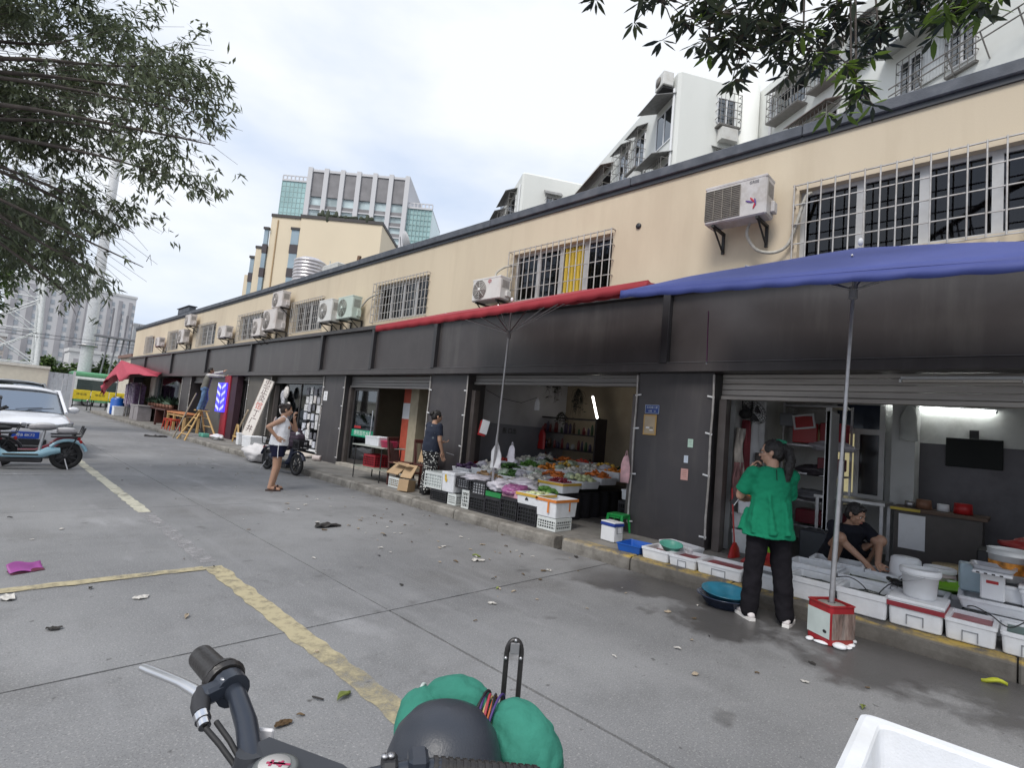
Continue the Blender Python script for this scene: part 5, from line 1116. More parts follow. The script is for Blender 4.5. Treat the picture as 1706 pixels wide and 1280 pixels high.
M().bx(-.010, -.006, -.56, .56, .72, .90).build('green_band', grn, t); text('便民超市水果', .14, wpr, t, (-.0105, -.02, .81), (90, 0, -90), .0005, sx=1.05); M().bx(-.010, -.006, .1, .42, .94, 1.0).build('red_band', redp, t)
M().bx(6.95, 7.4, 9.42, 13.1, .152, .22).build('doorstep', mat('pale_step', (.42, .39, .34), .8, var=.15, dirt=(.25, .22, .2), damt=.5), MB_, True)
t = thing('painted_column', 'red and white painted column inside the third shop', 'column', (7.9, 11.3, .16)); M().bx(-.14, .14, -.16, .16, 0, 1.35).build('lower_band', mat('orange_red_paint', (.45, .085, .05), .6), t); M().bx(-.14, .14, -.16, .16, 1.352, 1.75).build('white_band', white, t); M().bx(-.14, .14, -.16, .16, 1.752, 3.0).build('upper_band', MATS['orange_red_paint'], t)
q = M().bx(-.16, .2, -.50, -.165, 0, 3.0).build('side_face', mat('beige_column', (.38, .33, .24), .7), t)
hbag('pale clothes hung on the inner wall of the third shop', (8.6, 11.6, 1.75), .42, .50, bagw, 8); hbag('smaller pale bag hung in the third shop', (8.6, 10.9, 1.70), .25, .42, bagw, 9); hbag('brown sack hung low in the third shop', (8.7, 11.5, 1.15), .5, .6, mat('brown_sack', (.2, .13, .11), .8), 10)
M().bx(9.2, 9.25, 9.1, 13.4, .16, 2.7).build('dark_partition', mat('dark_partition', (.05, .04, .035), .8, var=.3), MB_, True)
# table, box, pink basin, red crate, chairs, cardboard
t = thing('folding_table', 'thin topped metal table with a lower shelf outside the third shop', 'table', (6.32, 10.15, PZ), 3)
tt = mat('table_grey', (.38, .40, .36), .5, var=.1); M().bx(-.28, .28, -.62, .55, .70, .725, b=.006).build('table_top', tt, t)
for sx in (-1, 1):
    for y in (-.52, .45): M().tube([(sx*.24, y, 0), (sx*.24, y, .70)], .014, 6).build('leg', bracket, t)
M().bx(-.26, .26, -1.0, .42, .25, .275).build('lower_shelf', mat('bench_grey', (.28, .29, .24), .6, var=.15), t)
foambox((6.32, 10.15, PZ+.726), (.34, .52, .20), 3, 'white foam box on the thin topped metal table'); 
t = thing('basin', 'deep pink plastic basin on the thin topped metal table', 'basin', (6.33, 9.70, PZ+.726)); M().lathe([(.001, 0), (.15, 0), (.17, .01), (.2, .13), (.21, .135), (.19, .135), (.16, .02), (.001, .015)], n=26).build('basin_body', pinkp, t)
crate((6.34, 10.15, PZ+.276), (.40, .42, .26), 3, redcr, 'red plastic crate on the shelf under the metal table', None, fill=mat('dark_red_fill', (.12, .015, .02), .6))
def chair(loc, rz, label, m, seat=.45, back=.95, slat=7):
    t = thing('wooden_chair', label, 'chair', loc, rz)
    M().box((0, 0, seat), (.42, .42, .035), b=.01).build('seat', m, t)
    for sx in (-1, 1): M().box((sx*.18, .18, seat/2-.01), (.04, .04, seat-.02)).build('leg', m, t); M().tube([(sx*.18, -.18, 0), (sx*.18, -.19, seat), (sx*.19, -.27, back)], .022, 6).build('leg', m, t)
    M().box((0, -.262, back-.03), (.42, .03, .08), (-12, 0, 0), b=.008).build('top_rail', m, t)
    for i in range(slat): x = -.15+.3*i/(slat-1); M().tube([(x, -.19, seat+.02), (x, -.255, back-.06)], .011, 5).build('back_slat', m, t)
    return t
dkw = mat('dark_red_wood', (.075, .022, .018), .45, var=.3, scale=6, stretch=(6, 6, 1))
chair((6.42, 9.32, PZ), 205, 'dark wooden chair with a slatted back beside the metal table', dkw)
chair((6.72, 8.88, PZ), 165, 'second dark wooden chair, carrying folded cardboard', dkw, slat=4)
def cardb(label, c, d, r, seed=0):
    q = M(); q.box(c, d, r, b=.002); return tag(q.build('cardboard', card), label, 'cardboard', 'cardboard pieces by the chairs')
cardb('tan cardboard sheet leaning on the second chair', (6.66, 8.75, .86), (.02, .46, .40), (0, 16, 8)); cardb('folded brown cardboard lying over the low crate', (6.16, 9.05, .52), (.34, .40, .02), (0, -38, 0)); cardb('second folded cardboard leaning over the low crate', (6.18, 8.69, .50), (.30, .28, .02), (0, -55, 14)); cardb('torn cardboard box flap at the feet of the dotted trousers', (6.00, 8.47, .26), (.26, .22, .22), (0, 8, 22)); cardb('flat cardboard on top of the low crate', (6.24, 8.88, .60), (.3, .5, .018), (4, 6, 4))
crate((6.2, 8.93, PZ), (.32, .46, .20), 0, wcr, 'low white crate under the folded cardboard', None, fill=card)
t = thing('small_stool', 'low dark red stool behind the folded cardboard', 'stool', (6.5, 9.05, PZ)); M().box((0, 0, .28), (.3, .3, .03)).build('seat', dkw, t)
for sx in (-1, 1):
    for sy in (-1, 1): M().box((sx*.12, sy*.12, .135), (.03, .03, .27)).build('leg', dkw, t)
# fourth shop: window display of posters and goods
t = thing('shop_window', 'glazed display of posters and small goods at the fourth shop', 'window', (7.25, 15.3, .30))
M().bx(-.03, .03, -.80, -.72, 0, 2.0).build('white_jamb', white, t); M().bx(-.03, .03, -.72, 2.7, 0, .06).build('sill', white, t); M().bx(-.005, .005, -.72, 2.7, .06, 1.98).build('pane', gl2, t); M().bx(-.03, .03, 1.0, 1.05, .06, 1.98).build('mullion', alu, t)
rs4 = random.Random(11)
pc = [mat('poster%d' % i, c, .6, var=.5, scale=22) for i, c in enumerate([(.55, .55, .56), (.35, .35, .38), (.6, .57, .55), (.12, .12, .14), (.42, .32, .30), (.5, .52, .58)])]
for i in range(5):
    for j in range(7):
        w_ = rs4.uniform(.06, .12); h_ = rs4.uniform(.08, .13); yc = -.51+.26*i+rs4.uniform(-.03, .03); zc = .23+.26*j+rs4.uniform(-.03, .03); M().bx(-.020-rs4.uniform(0, .03), -.012, yc-w_, yc+w_, zc-h_, zc+h_).build('poster', pc[rs4.choice((0, 0, 1, 3, 3, 1, 5, 2))], t)
for i in range(9): M().ell((-.13+rs4.uniform(-.05, .03), 1.1+rs4.uniform(0, 1.4), .5+rs4.uniform(0, 1.3)), (.06, rs4.uniform(.08, .2), rs4.uniform(.12, .35)), n=8).build('hung_goods', pc[rs4.choice([1, 3, 4, 2])], t)
t = thing('white_board', 'white panel standing inside the fourth shop doorway', 'panel', (7.12, 14.52, .16)); M().bx(0, .03, -.1, .1, 0, 1.35).build('panel', white, t)
t = thing('door_mat_board', 'pale ramp board on the step of the fourth shop', 'board', (6.9, 15.4, PZ)); M().box((0, 0, .05), (.5, 1.6, .03), (0, -6, 0)).build('board', mat('pale_board', (.5, .45, .4), .7), t)
t = thing('paint_can', 'small pale toppled can by the third dark pillar', 'can', (6.72, 13.95, PZ+.08)); M().lathe([(.001, 0), (.07, 0), (.07, .2), (.075, .2), (.075, .215), (.001, .21)], (0, 0, 0), 16, r=(90, 0, 40)).build('can_body', mat('pale_can', (.6, .52, .5), .5), t); M().tube([(-.05, .05, 0), (-.14, -.02, .02), (-.12, -.13, .02)], .005).build('handle', steel, t)
# leaning sign, sack, foam boxes, trestle
t = thing('leaning_sign', 'long white shop sign with brown characters leaning against the grey pillar', 'sign', (6.50, 18.35, PZ+.33), 32)
T_ = Matrix.Translation((0, 0, 0)) @ Matrix.Rotation(R(-31), 4, 'X')
# sign lies in the YZ plane: bottom further along the street, top nearer
q = M(); q.bx(-.025, .025, -.20, .20, 0, 1.95); so = q.build('sign_board', mat('sign_board_white', (.66, .62, .58), .5, var=.06), t); so.rotation_euler = (R(11), R(9), 0)
brn = mat('sign_brown', (.10, .05, .05), .6); rdm = mat('sign_red', (.50, .08, .06), .6)
for k, (ch, mm, sz) in enumerate((('忠', brn, .27), ('正', brn, .27), ('灸', brn, .27), ('馆', rdm, .27), ('丁', brn, .25), ('广', brn, .25), ('井', brn, .25))):
    text(ch, sz, mm, so, (-.0265, 0, 1.80-.26*k), (90, 0, -90), .001)
q = M(); q.bx(-.028, -.0255, -.195, -.182, .02, 1.93); q.bx(-.028, -.0255, .182, .195, .02, 1.93); q.build('sign_border', mat('sign_beige', (.45, .38, .32), .6), so)
foambox((6.52, 17.75, PZ), (.5, .62, .33), 4, 'white foam box under the leaning sign', lid=True); foambox((6.50, 18.75, PZ), (.3, .34, .36), -8, 'narrow white box left of the leaning sign foot', lid=True)
blob_bag('sack', 'white woven sack slumped over the kerb behind the woman in white', (5.65, 14.9, .22), (.34, .72, .24), mat('sack_white', (.62, .60, .60), .8, var=.1, bump=.3), 21, cat='sack', amp=.3)
t = thing('trestle', 'yellow wooden trestle by the red column', 'trestle', (6.65, 19.75, PZ)); yw = mat('pine_wood', (.52, .34, .14), .65, var=.2, scale=5, stretch=(5, 5, 1))
for s_ in (-1, 1): M().tube([(0, s_*.32, 0), (0, s_*.05, .62)], .03, 4, sm=False).build('leg', yw, t)
M().box((0, 0, .2), (.04, .6, .06)).build('cross_bar', yw, t); M().tube([(.1, .35, .25), (.1, -.5, 1.15)], .035, 4, sm=False).build('long_plank', mat('pale_plank', (.55, .45, .33), .7), t)
t = glazed(20.25, 21.05, .16, 2.38, 'glass shop door right of the red column', handle=False, g=gl2)
M().bx(.3, .32, -.35, .35, 1.35, 1.6).build('orange_poster', mat('orange_poster', (.42, .2, .1), .6), t); M().bx(.25, .4, -.3, .3, .5, .8).build('teal_goods', tealm, t); M().ell((.3, .1, 1.05), (.1, .14, .12)).build('white_goods', white, t)
t = thing('red_column', 'dark red banner covered column beside the barber pole', 'column', (7.02, 21.75, .155)); M().bx(-.12, .1, -.62, .0, 0, 2.37).build('dark_face', mat('dark_maroon', (.045, .018, .028), .6), t); M().bx(-.16, .1, .002, .62, 0, 2.37).build('red_face', mat('banner_red', (.34, .015, .03), .55, var=.15), t)
tag(M().ell((6.5, 21.9, .20), (.2, .35, .06)).ell((6.45, 21.4, .22), (.15, .25, .08)).build('red_cloth', mat('red_rag', (.4, .05, .06), .8, bump=.4, bscale=20)), 'crumpled red cloth on the pavement below the red column', 'cloth')
blob_bag('plastic_bag', 'white crumpled bag on the pavement beside the red cloth', (6.35, 20.75, .24), (.2, .4, .1), bagw, 31)
# barber pole (lit)
t = thing('barber_pole', 'lit blue and white chevron barber sign on the wall by the ladder', 'barber pole', (6.9, 22.45, 1.12))
bl_ = mat('led_blue', (.02, .02, .8), .4, var=0, emit=1.3, ecol=(.05, .04, 1)); wl_ = mat('led_white', (.5, .5, .9), .4, var=0, emit=.5, ecol=(.55, .6, 1))
for yv in (-.26, .26):
    M().bx(-.10, -.02, yv-.2, yv+.2, 0, 1.12).build('lamp_body', bl_, t)
    for k in range(4):
        z = .02+.28*k; a = .2 if yv < 0 else -.2
        M().prism([(-.104, yv-a, z+.16), (-.104, yv+a, z), (-.104, yv+a, z+.11), (-.104, yv-a, z+.27)] if yv < 0 else [(-.104, yv-a, z+.16), (-.104, yv-a, z+.27), (-.104, yv+a, z+.11), (-.104, yv+a, z)], (.003, 0, 0)).build('white_chevron', wl_, t)
# ladder: A-frame stand of pale wood
t = thing('step_ladder', 'pale wooden step ladder and trestle under the worker', 'ladder', (6.1, 22.0, 0))
for pts in ([(5.55, 22.55, .0), (6.1, 22.35, 1.10)], [(5.6, 21.75, .0), (6.05, 21.95, 1.10)], [(6.45, 22.5, .15), (6.2, 22.35, 1.10)], [(6.5, 21.35, .15), (6.2, 21.85, 1.10)]): M().tube(pts, .032, 6, sm=False).build('leg', yw, t, True)
for k in range(3): z = .22+.3*k; u = z/1.1; M().tube([(5.55+.55*u, 22.55-.2*u, z), (5.6+.45*u, 21.75+.2*u, z)], .022, 6).build('rung', yw, t, True); M().tube([(6.45-.25*u, 22.5-.15*u, z+.02), (6.5-.3*u, 21.35+.5*u, z+.02)], .022, 6).build('rung', yw, t, True)
M().bx(5.95, 6.3, 21.8, 22.45, 1.10, 1.135).build('top_board', yw, t, True)
tag(M().tube([(5.5, 22.9, .0), (6.0, 22.6, 1.75)], .026, 6).build('pole', mat('grey_wood', (.30, .26, .2), .7)), 'long thin pole leaning on the ladder', 'pole')
t = thing('toolbox', 'small green box on the pavement under the ladder', 'box', (6.25, 21.9, PZ)); M().box((0, 0, .07), (.24, .5, .14), b=.02).build('box_body', tealm, t); M().tube([(0, -.15, .14), (0, -.1, .2), (0, .1, .2), (0, .15, .14)], .012).build('handle', dark, t)
# yellow table and red stools
t = thing('wooden_table', 'yellow wooden table with an orange top on the pavement', 'table', (6.35, 25.6, PZ)); M().bx(-.3, .3, -1.6, 1.1, .70, .76).build('table_top', mat('orange_wood', (.55, .22, .08), .55, var=.15), t)
for sx in (-1, 1):
    for y in (-1.5, 0, 1.0): M().bx(sx*.25-.04, sx*.25+.04, y-.05, y+.05, 0, .70).build('leg', yw, t)
M().bx(-.27, .27, -1.55, 1.05, .60, .66).build('apron', yw, t)
for y in (25.1, 25.9): stool((6.0, y, PZ), 3, mat('orange_red_plastic', (.55, .06, .03), .45), ('right' if y < 25.5 else 'left')+' one of two orange red stools under the yellow table', .46, .36, group='stools under the yellow table')
t = thing('wooden_table', 'dark wooden table with a bicycle behind it, left of the yellow one', 'table', (6.55, 28.6, PZ)); M().bx(-.35, .35, -.9, .9, .72, .77).build('table_top', dkw, t)
for sx in (-1, 1):
    for y in (-.8, .8): M().bx(sx*.3-.04, sx*.3+.04, y-.05, y+.05, 0, .72).build('leg', dkw, t)
t = thing('plant_window', 'dark window with a row of green pot plants at the far shops', 'window', (7.1, 31.3, .9)); M().bx(.2, .25, -2.4, 2.4, 0, 1.55).build('dark_back', room, t); M().bx(-.02, .0, -2.45, 2.45, 0, 1.55).build('pane', gl2, t); M().bx(-.08, .05, -2.5, 2.5, -.08, 0).build('sill', alu, t)
rs5 = random.Random(2)
for k in range(8):
    y = 29.2+k*.6; q = M(); 
    for i in range(46):
        a = rs5.uniform(0, 6.28); d = Vector((math.cos(a)*.5, math.sin(a), rs5.uniform(.2, 1.5))).normalized(); p = Vector((6.78, y, 1.10)); e = p+d*rs5.uniform(.2, .55); s_ = d.orthogonal().normalized()*.035; q.poly([p, p.lerp(e, .5)+s_, e, p.lerp(e, .5)-s_])
    t = thing('pot_plant', 'leafy pot plant under the far dark window, '+ORD[k]+' from the right', 'plant', (6.78, y, .92), 0, 'pot plants on the far window ledge'); M().lathe([(.001, 0), (.09, 0), (.12, .2), (.001, .19)], n=12).build('pot', mat('clay_pot', (.2, .09, .06), .8), t); q.build('leaves', mat('pot_leaf', (.05, .09, .055), .6, var=.4, scale=30), t, True)
t = thing('ledge', 'long dark ledge bench under the far pot plants', 'bench', (6.75, 31.3, PZ)); M().bx(-.2, .3, -2.6, 2.6, .70, .765).build('bench_top', dkw, t)
for y in (-2.4, 0, 2.4): M().bx(-.15, .25, y-.05, y+.05, 0, .70).build('leg', dkw, t)
t = thing('metal_cabinet', 'low grey cabinet at the far end of the pavement', 'cabinet', (6.35, 33.2, PZ)); M().bx(-.3, .3, -.9, .9, 0, .75, b=.01).build('cabinet_body', mat('cab_grey', (.26, .24, .25), .5), t); M().bx(-.31, -.302, -.02, .02, .05, .7).build('door_gap', dark, t); M().bx(-.33, .33, -.95, .95, .755, .79).build('cabinet_top', mat('cab_top', (.4, .38, .38), .5), t)
t = thing('clothes_rack', 'rack of dark purple patterned clothes under the far red canopy', 'clothes rack', (6.4, 35.6, PZ)); cl = [mat('cloth%d' % i, c, .8, var=.6, scale=12) for i, c in enumerate([(.10, .06, .12), (.25, .2, .28), (.05, .05, .09), (.35, .30, .36)])]
M().tube([(0, -1.4, 0), (0, -1.4, 1.95), (0, 1.4, 1.95), (0, 1.4, 0)], .02).build('rail', steel, t)
for k in range(22):
    y = -1.3+2.6*k/21; q = M().box((rnd(-.05, .05), y, 1.25+rnd(-.05, .1)), (.5, .05, 1.2+rnd(-.2, .1)), (rnd(-4, 4), 0, rnd(-12, 12)), b=.02); tag(q.shift((6.4, 35.6, PZ)).build('garment', cl[k % 4]), ('dark purple', 'lilac grey', 'near black', 'pale violet')[k % 4]+' garment on the far clothes rack, '+ORD[k]+' from the right', 'garment', 'garments on the far clothes rack')
t = thing('water_barrel', 'bright blue barrel by the far red canopy', 'barrel', (6.25, 38.9, PZ)); M().lathe([(.001, 0), (.32, 0), (.36, .1), (.36, .4), (.38, .43), (.36, .46), (.36, .9), (.3, 1.0), (.001, 1.0)], n=20).build('barrel_body', bluecr, t); M().lathe([(.12, 1.0), (.12, 1.06), (.001, 1.06)], n=14).build('cap', white, t)
foambox((6.15, 37.9, PZ), (.5, .6, .5), 0, 'white box beside the blue barrel', lid=True); foambox((6.3, 40.3, PZ), (.5, .8, .6), 0, 'white box left of the blue barrel', lid=True)
# tattered red canopy
t = thing('torn_canopy', 'sagging tattered red canopy at the far end of the pavement', 'canopy', (6.3, 37, PZ)); rc = mat('faded_red_canvas', (.37, .035, .065), .7, var=.12, bump=.3, bscale=6)
ap = Vector((6.1, 38.9, 3.42)); rim = [(6.2, 30.0, 2.45), (5.5, 32.2, 2.40), (5.45, 34.4, 2.05), (5.6, 36.6, 2.45), (5.6, 38.6, 2.25), (5.75, 41.2, 2.05), (6.0, 43.6, 1.25), (6.6, 43.8, 2.1), (7.4, 42, 2.5), (7.5, 38, 2.8), (7.3, 34, 2.75)]
vs = []; n_ = 66; rg = 8
for r_ in range(rg+1):
    for i in range(n_):
        f = i/n_*len(rim); a = Vector(rim[int(f)]); b = Vector(rim[(int(f)+1) % len(rim)]); p = a.lerp(b, f-int(f)); q = ap.lerp(p, max(.02, r_/rg)); q.z += (r_/rg)*(.16*noise.noise(Vector((f*1.3, r_*.3, 2)))+.08*noise.noise(Vector((f*4, r_*.6, 5)))); vs.append(q)
M().add(vs, [(r_*n_+i, r_*n_+(i+1) % n_, (r_+1)*n_+(i+1) % n_, (r_+1)*n_+i) for r_ in range(rg) for i in range(n_)], 0, True).build('canopy_cloth', rc, t, True, solid=.01); M().tube([(6.1, 38.9, .15), (6.1, 38.9, 3.4)], .03).build('pole', steel, t, True)
q = M(); q.grid(lambda u, v: (5.85+.25*u+.1*math.sin(v*9), 41.0+3*u, 2.25-.15*u-.95*v*(.6+.4*math.sin(u*3))), 14, 8); q.build('hanging_flap', rc, t, True, solid=.01)
t = thing('pale_banner', 'tall cream board standing behind the far clothes rack', 'board', (6.9, 31.0+3.2, PZ)); M().bx(0, .06, -.5, .5, 0, 2.3).build('board', mat('cream_board', (.6, .57, .5), .7), t)

# ================================================================ vehicles on the left
tyre = mat('tyre', (.012, .012, .013), .75, bump=.3); 
def wheel(t, c, r, w, ax='x', rim=None, spokes=10, disc=False):
    rx = (0, 90, 0) if ax == 'x' else (90, 0, 0)
    o = M().lathe([(r*.74, -w*.35), (r*.86, -w*.5), (r*.97, -w*.34), (r, 0), (r*.97, w*.34), (r*.86, w*.5), (r*.74, w*.35)], (0, 0, 0), 30).build('wheel', tyre, t); o.location = c; o.rotation_euler = [R(a) for a in rx]
    q = M(); q.lathe([(r*.76, -w*.3), (r*.76, w*.3), (r*.68, w*.22), (r*.68, -w*.22), (r*.76, -w*.3)], (0, 0, 0), 30); q.lathe([(.001, -w*.5), (r*.2, -w*.5), (r*.22, 0), (r*.2, w*.5), (.001, w*.5)], (0, 0, 0), 16)
    if disc: q.lathe([(.001, -w*.1), (r*.7, -w*.12), (r*.7, w*.12), (.001, w*.1)], (0, 0, 0), 24)
    for k in range(spokes): a = 2*math.pi*k/spokes; q.tube([(r*.18*math.cos(a), r*.18*math.sin(a), 0), (r*.70*math.cos(a), r*.70*math.sin(a), 0)], r*.06, 5)
    q.build('rim', rim or dark, o); return o
def scooter(label, loc, rz, body, seatm, light=False, basket=False):
    t = thing('electric_scooter', label, 'scooter', loc, rz)     # faces -Y locally; wheels along Y
    wheel(t, (0, .62, .245), .245, .075, 'x', disc=True); wheel(t, (0, -.62, .245), .245, .07, 'x')
    q = M(); q.tube([(0, .62+.30*math.cos(a), .245+.30*math.sin(a)) for a in [R(20+14*i) for i in range(10)]], .055, 8, flat=.55); q.build('rear_mudguard', body, t)
    q = M(); q.tube([(0, -.62+.30*math.cos(a), .245+.29*math.sin(a)) for a in [R(30+14*i) for i in range(10)]], .05, 8, flat=.5); q.build('front_mudguard', body, t)
    q = M(); q.loft([((0, .40, .36), .09, .075), ((0, .28, .30), .10, .06), ((0, .0, .235), .12, .05), ((0, -.22, .235), .12, .05), ((0, -.36, .30), .09, .05)], 12); 
    q = M(); q.tube([(0, .52, .36), (0, .36, .33), (0, .18, .24), (0, -.20, .23), (0, -.36, .34), (0, -.42, .62), (0, -.46, .80)], [.06, .085, .075, .07, .075, .06, .05], 10); q.build('frame_body', body, t)
    M().box((0, -.02, .275), (.24, .48, .022), b=.008).build('footboard', mat('rubber_mat', (.05, .05, .04), .8), t); M().box((0, -.02, .175), (.20, .62, .09), b=.02).build('battery_case', dark, t)
    M().tube([(0, .22, .30), (0, .26, .70)], .024).build('seat_post', steel, t)
    q = M(); q.ell((0, .25, .765), (.115, .17, .055), n=16); q.ell((0, .12, .75), (.07, .10, .04), n=12); q.build('saddle', seatm, t)
    q = M(); q.ell((0, .58, .70), (.10, .16, .045), n=14); q.build('pillion_seat', seatm, t); q = M()
    for s_ in (-1, 1): q.tube([(s_*.08, .36, .60), (s_*.09, .80, .62), (s_*.085, .84, .78)], .012); q.tube([(s_*.08, .74, .62), (s_*.05, .62, .30)], .011)
    q.tube([(-.085, .84, .78), (.085, .84, .78)], .012); q.build('rear_rack', dark, t)
    q = M(); q.tube([(0, -.62, .25), (0, -.52, .55), (0, -.44, .98)], .026); q.tube([(-.28, -.36, 1.06), (-.12, -.44, 1.0), (.12, -.44, 1.0), (.28, -.36, 1.06)], .014); q.build('steering', dark, t)
    for s_ in (-1, 1): M().tube([(s_*.22, -.385, 1.045), (s_*.33, -.33, 1.075)], .02).build('grip', black, t); M().tube([(s_*.20, -.42, 1.03), (s_*.25, -.43, 1.2)], .006).ell((s_*.26, -.43, 1.24), (.055, .012, .04), n=12).build('mirror', dark, t)
    M().ell((0, -.50, .92), (.075, .06, .075), n=14).build('headlamp', white, t); M().box((0, .80, .52), (.10, .05, .07), b=.015).build('tail_lamp', mat('tail_red', (.4, .01, .01), .2), t)
    M().tube([(.06, .60, .2), (.14, .66, .01)], .011).tube([(-.06, .60, .2), (-.14, .66, .01)], .011).build('kick_stand', steel, t)
    if basket:
        m = crate_mesh(.26, .24, .22, 6, 4, .006); m.shift((0, -.70, .60)); m.build('basket', dark, t)
    return t
skyb = mat('pale_blue_paint', (.30, .50, .60), .3, var=.04, coat=.3); dkr = mat('dark_red_paint', (.17, .015, .03), .3, var=.08, coat=.3); gseat = mat('grey_seat', (.22, .21, .22), .6)
scooter('pale blue electric scooter parked across the end of the yellow line', (.80, 13.0, 0), -92, skyb, gseat)
scooter('dark red electric scooter parked just behind the pale blue one', (.86, 13.72, 0), -90, dkr, mat('white_seat', (.55, .54, .54), .5), basket=True)
scooter('dark electric scooter parked at the left edge beside the red one', (-.10, 13.35, 0), -86, mat('black_paint', (.02, .02, .025), .3, coat=.3), black)
t = scooter('dark blue electric scooter parked at the kerb behind the woman in white', (5.33, 12.62, 0), 8, mat('dark_blue_paint', (.02, .025, .05), .3, coat=.3), black, basket=True)
blob_bag('rain_cover', 'dark striped cloth draped over the scooter handlebars at the kerb', (5.40, 12.25, .80), (.2, .22, .28), mat('striped_cloth', (.06, .04, .06), .8, var=.8, scale=4, stretch=(1, 1, 9)), 41, cat='cloth', amp=.25)
# ---- cars
def car(label, loc, rz, paint, plate=False, hull=None, L_=4.65, Wd=1.80, H=1.47, emblem=False):
    t = thing('car', label, 'car', loc, rz)      # front faces -Y; origin on the ground at the centre
    k = L_/4.65; wz = Wd/2
    # body lower: sections along Y (y, half width, z bottom, z shoulder)
    secs = [(-2.30, .62, .30, .58), (-2.22, .78, .24, .68), (-2.0, .86, .20, .80), (-1.4, .895, .19, .89), (-.9, .90, .19, .95), (0, .90, .19, .98), (1.0, .90, .19, .99), (1.8, .88, .20, 1.0), (2.15, .82, .26, .98), (2.32, .70, .34, .82)]
    n = 22; vs = []
    for (y, hw, zb, zs) in secs:
        hw *= Wd/1.8
        for i in range(n):
            a = 2*math.pi*i/n; c, s_ = math.cos(a), math.sin(a); ex = .38
            x = hw*math.copysign(abs(c)**ex, c); zz = (zb+zs)/2+(zs-zb)/2*math.copysign(abs(s_)**.55, s_)
            vs.append((x, y*k, zz))
    q = M(); m_ = len(secs); q.add(vs, [(i*n+j, i*n+(j+1) % n, (i+1)*n+(j+1) % n, (i+1)*n+j) for i in range(m_-1) for j in range(n)]+[list(range(n))[::-1], [len(vs)-n+i for i in range(n)]], 0, True)
    q.build('body', paint, t, sub=1)
    # greenhouse
    cab = [(-1.05, .80, .93), (-.25, .66, H-.05), (.25, .66, H), (.95, .64, H-.04), (1.85, .74, 1.0)]
    g = M(); rows = []
    def ring(y, hw, z, zb=.93): return [(-hw-.06*(z-zb < .2), y, z), (hw+.06*(z-zb < .2), y, z)]
    roof = M(); roof.loft([((0, .35, H-.055), .66, .66), ((0, .35, H-.02), .62, .62), ((0, .35, H), .45, .45)], 24)
    roof = M(); roof.grid(lambda u, v: ((u-.5)*1.30*(1-.0*v), -.30+1.35*v, H-.07*abs(2*u-1)**3-.05*(2*v-1)**2), 10, 8); roof.build('roof', paint, t, solid=.03)
    ws = M(); ws.grid(lambda u, v: ((u-.5)*(1.50-.22*v), -1.12+.86*v+.10*(2*u-1)**2*(1-v), .94+(H-.07-.94)*v-.04*abs(2*u-1)**3), 10, 6); ws.build('windscreen', glassmat('car_glass', (.05, .06, .065), .32), t)
    rw = M(); rw.grid(lambda u, v: ((u-.5)*(1.40-.15*v), 1.95-.92*v, .97+(H-.09-.97)*v), 8, 5); rw.build('rear_window', MATS['car_glass'], t)
    for s_ in (-1, 1):
        sw = M(); sw.grid(lambda u, v: (s_*(.80-.15*v), -1.02+.80*v+(2.80-1.62*v)*u, .95+(H-.085-.95)*v), 10, 4); sw.build('side_window', MATS['car_glass'], t)
        M().tube([(s_*.775, -1.10, .93), (s_*.665, -.27, H-.06), (s_*.655, .98, H-.07), (s_*.72, 1.92, .98)], .035, 6).build('roof_pillar', paint, t)
        M().ell((s_*.93, -.74, 1.0), (.12, .06, .08), n=12).build('mirror', paint, t)
        M().grid(lambda u, v: (s_*(.46+.36*u), -2.29+.10*u**2*3.2-.02, .62+.10*v+.05*u), 8, 3).build('headlight', mat('headlight', (.45, .47, .5), .1, .3, var=.3, scale=20), t, solid=.03)
        M().box((s_*.62, -2.25, .36), (.26, .06, .10), (0, 0, s_*16), b=.02).build('fog_lamp', dark, t)
        for y in (-1.38, 1.36): wheel(t, (s_*(wz-.10), y, .32), .32, .21, 'x', chrome, 7)
    M().box((0, -2.318, .66), (.88, .03, .085), b=.012).build('grille', dark, t); M().box((0, -2.33, .72), (.96, .025, .028), b=.006).build('chrome_bar', chrome, t); M().box((0, -2.31, .34), (.8, .05, .12), b=.02).build('lower_grille', dark, t)
    if plate: M().box((.05, -2.345, .485), (.44, .012, .14), b=.003).build('number_plate', mat('plate_blue2', (.01, .06, .40), .4), t); text('粤B 8K72', .075, white, t, (.05, -2.352, .485), (90, 0, 0), .0005)
    if emblem:
        q = M(); 
        for s_ in (-1, 1): q.box((s_*.045, -2.352, .68), (.016, .012, .085), (0, s_*6, 0))
        q.box((0, -2.352, .68), (.08, .012, .016)); 
        q.tube([(.075*math.cos(a)*1.0, -2.35, .68+.058*math.sin(a)) for a in [2*math.pi*i/20 for i in range(21)]], .006, 5); q.build('emblem', chrome, t)
    for s_ in (-1, 1): M().tube([(s_*.1, -1.13, .965), (s_*.1+.45, -1.02, 1.02)], .008).build('wiper', dark, t)
    return t
wpaint = mat('white_car_paint', (.70, .71, .75), .22, var=.02, coat=.6)
car('white saloon car parked facing the camera behind the scooters', (.86, 17.1, 0), 0, wpaint, True, emblem=True)
car('dark car parked behind the white saloon', (1.05, 23.6, 0), 0, mat('dark_car_paint', (.05, .055, .06), .2, var=.05, coat=.6), H=1.62)
car('black car beside the white saloon at the left edge', (-1.25, 22.5, 0), 0, mat('black_car_paint', (.03, .03, .035), .2, var=.05, coat=.6), H=1.66)
car('grey car further down the row of parked cars', (1.25, 30.5, 0), 0, mat('grey_car_paint', (.12, .125, .13), .2, var=.05, coat=.6), H=1.55)
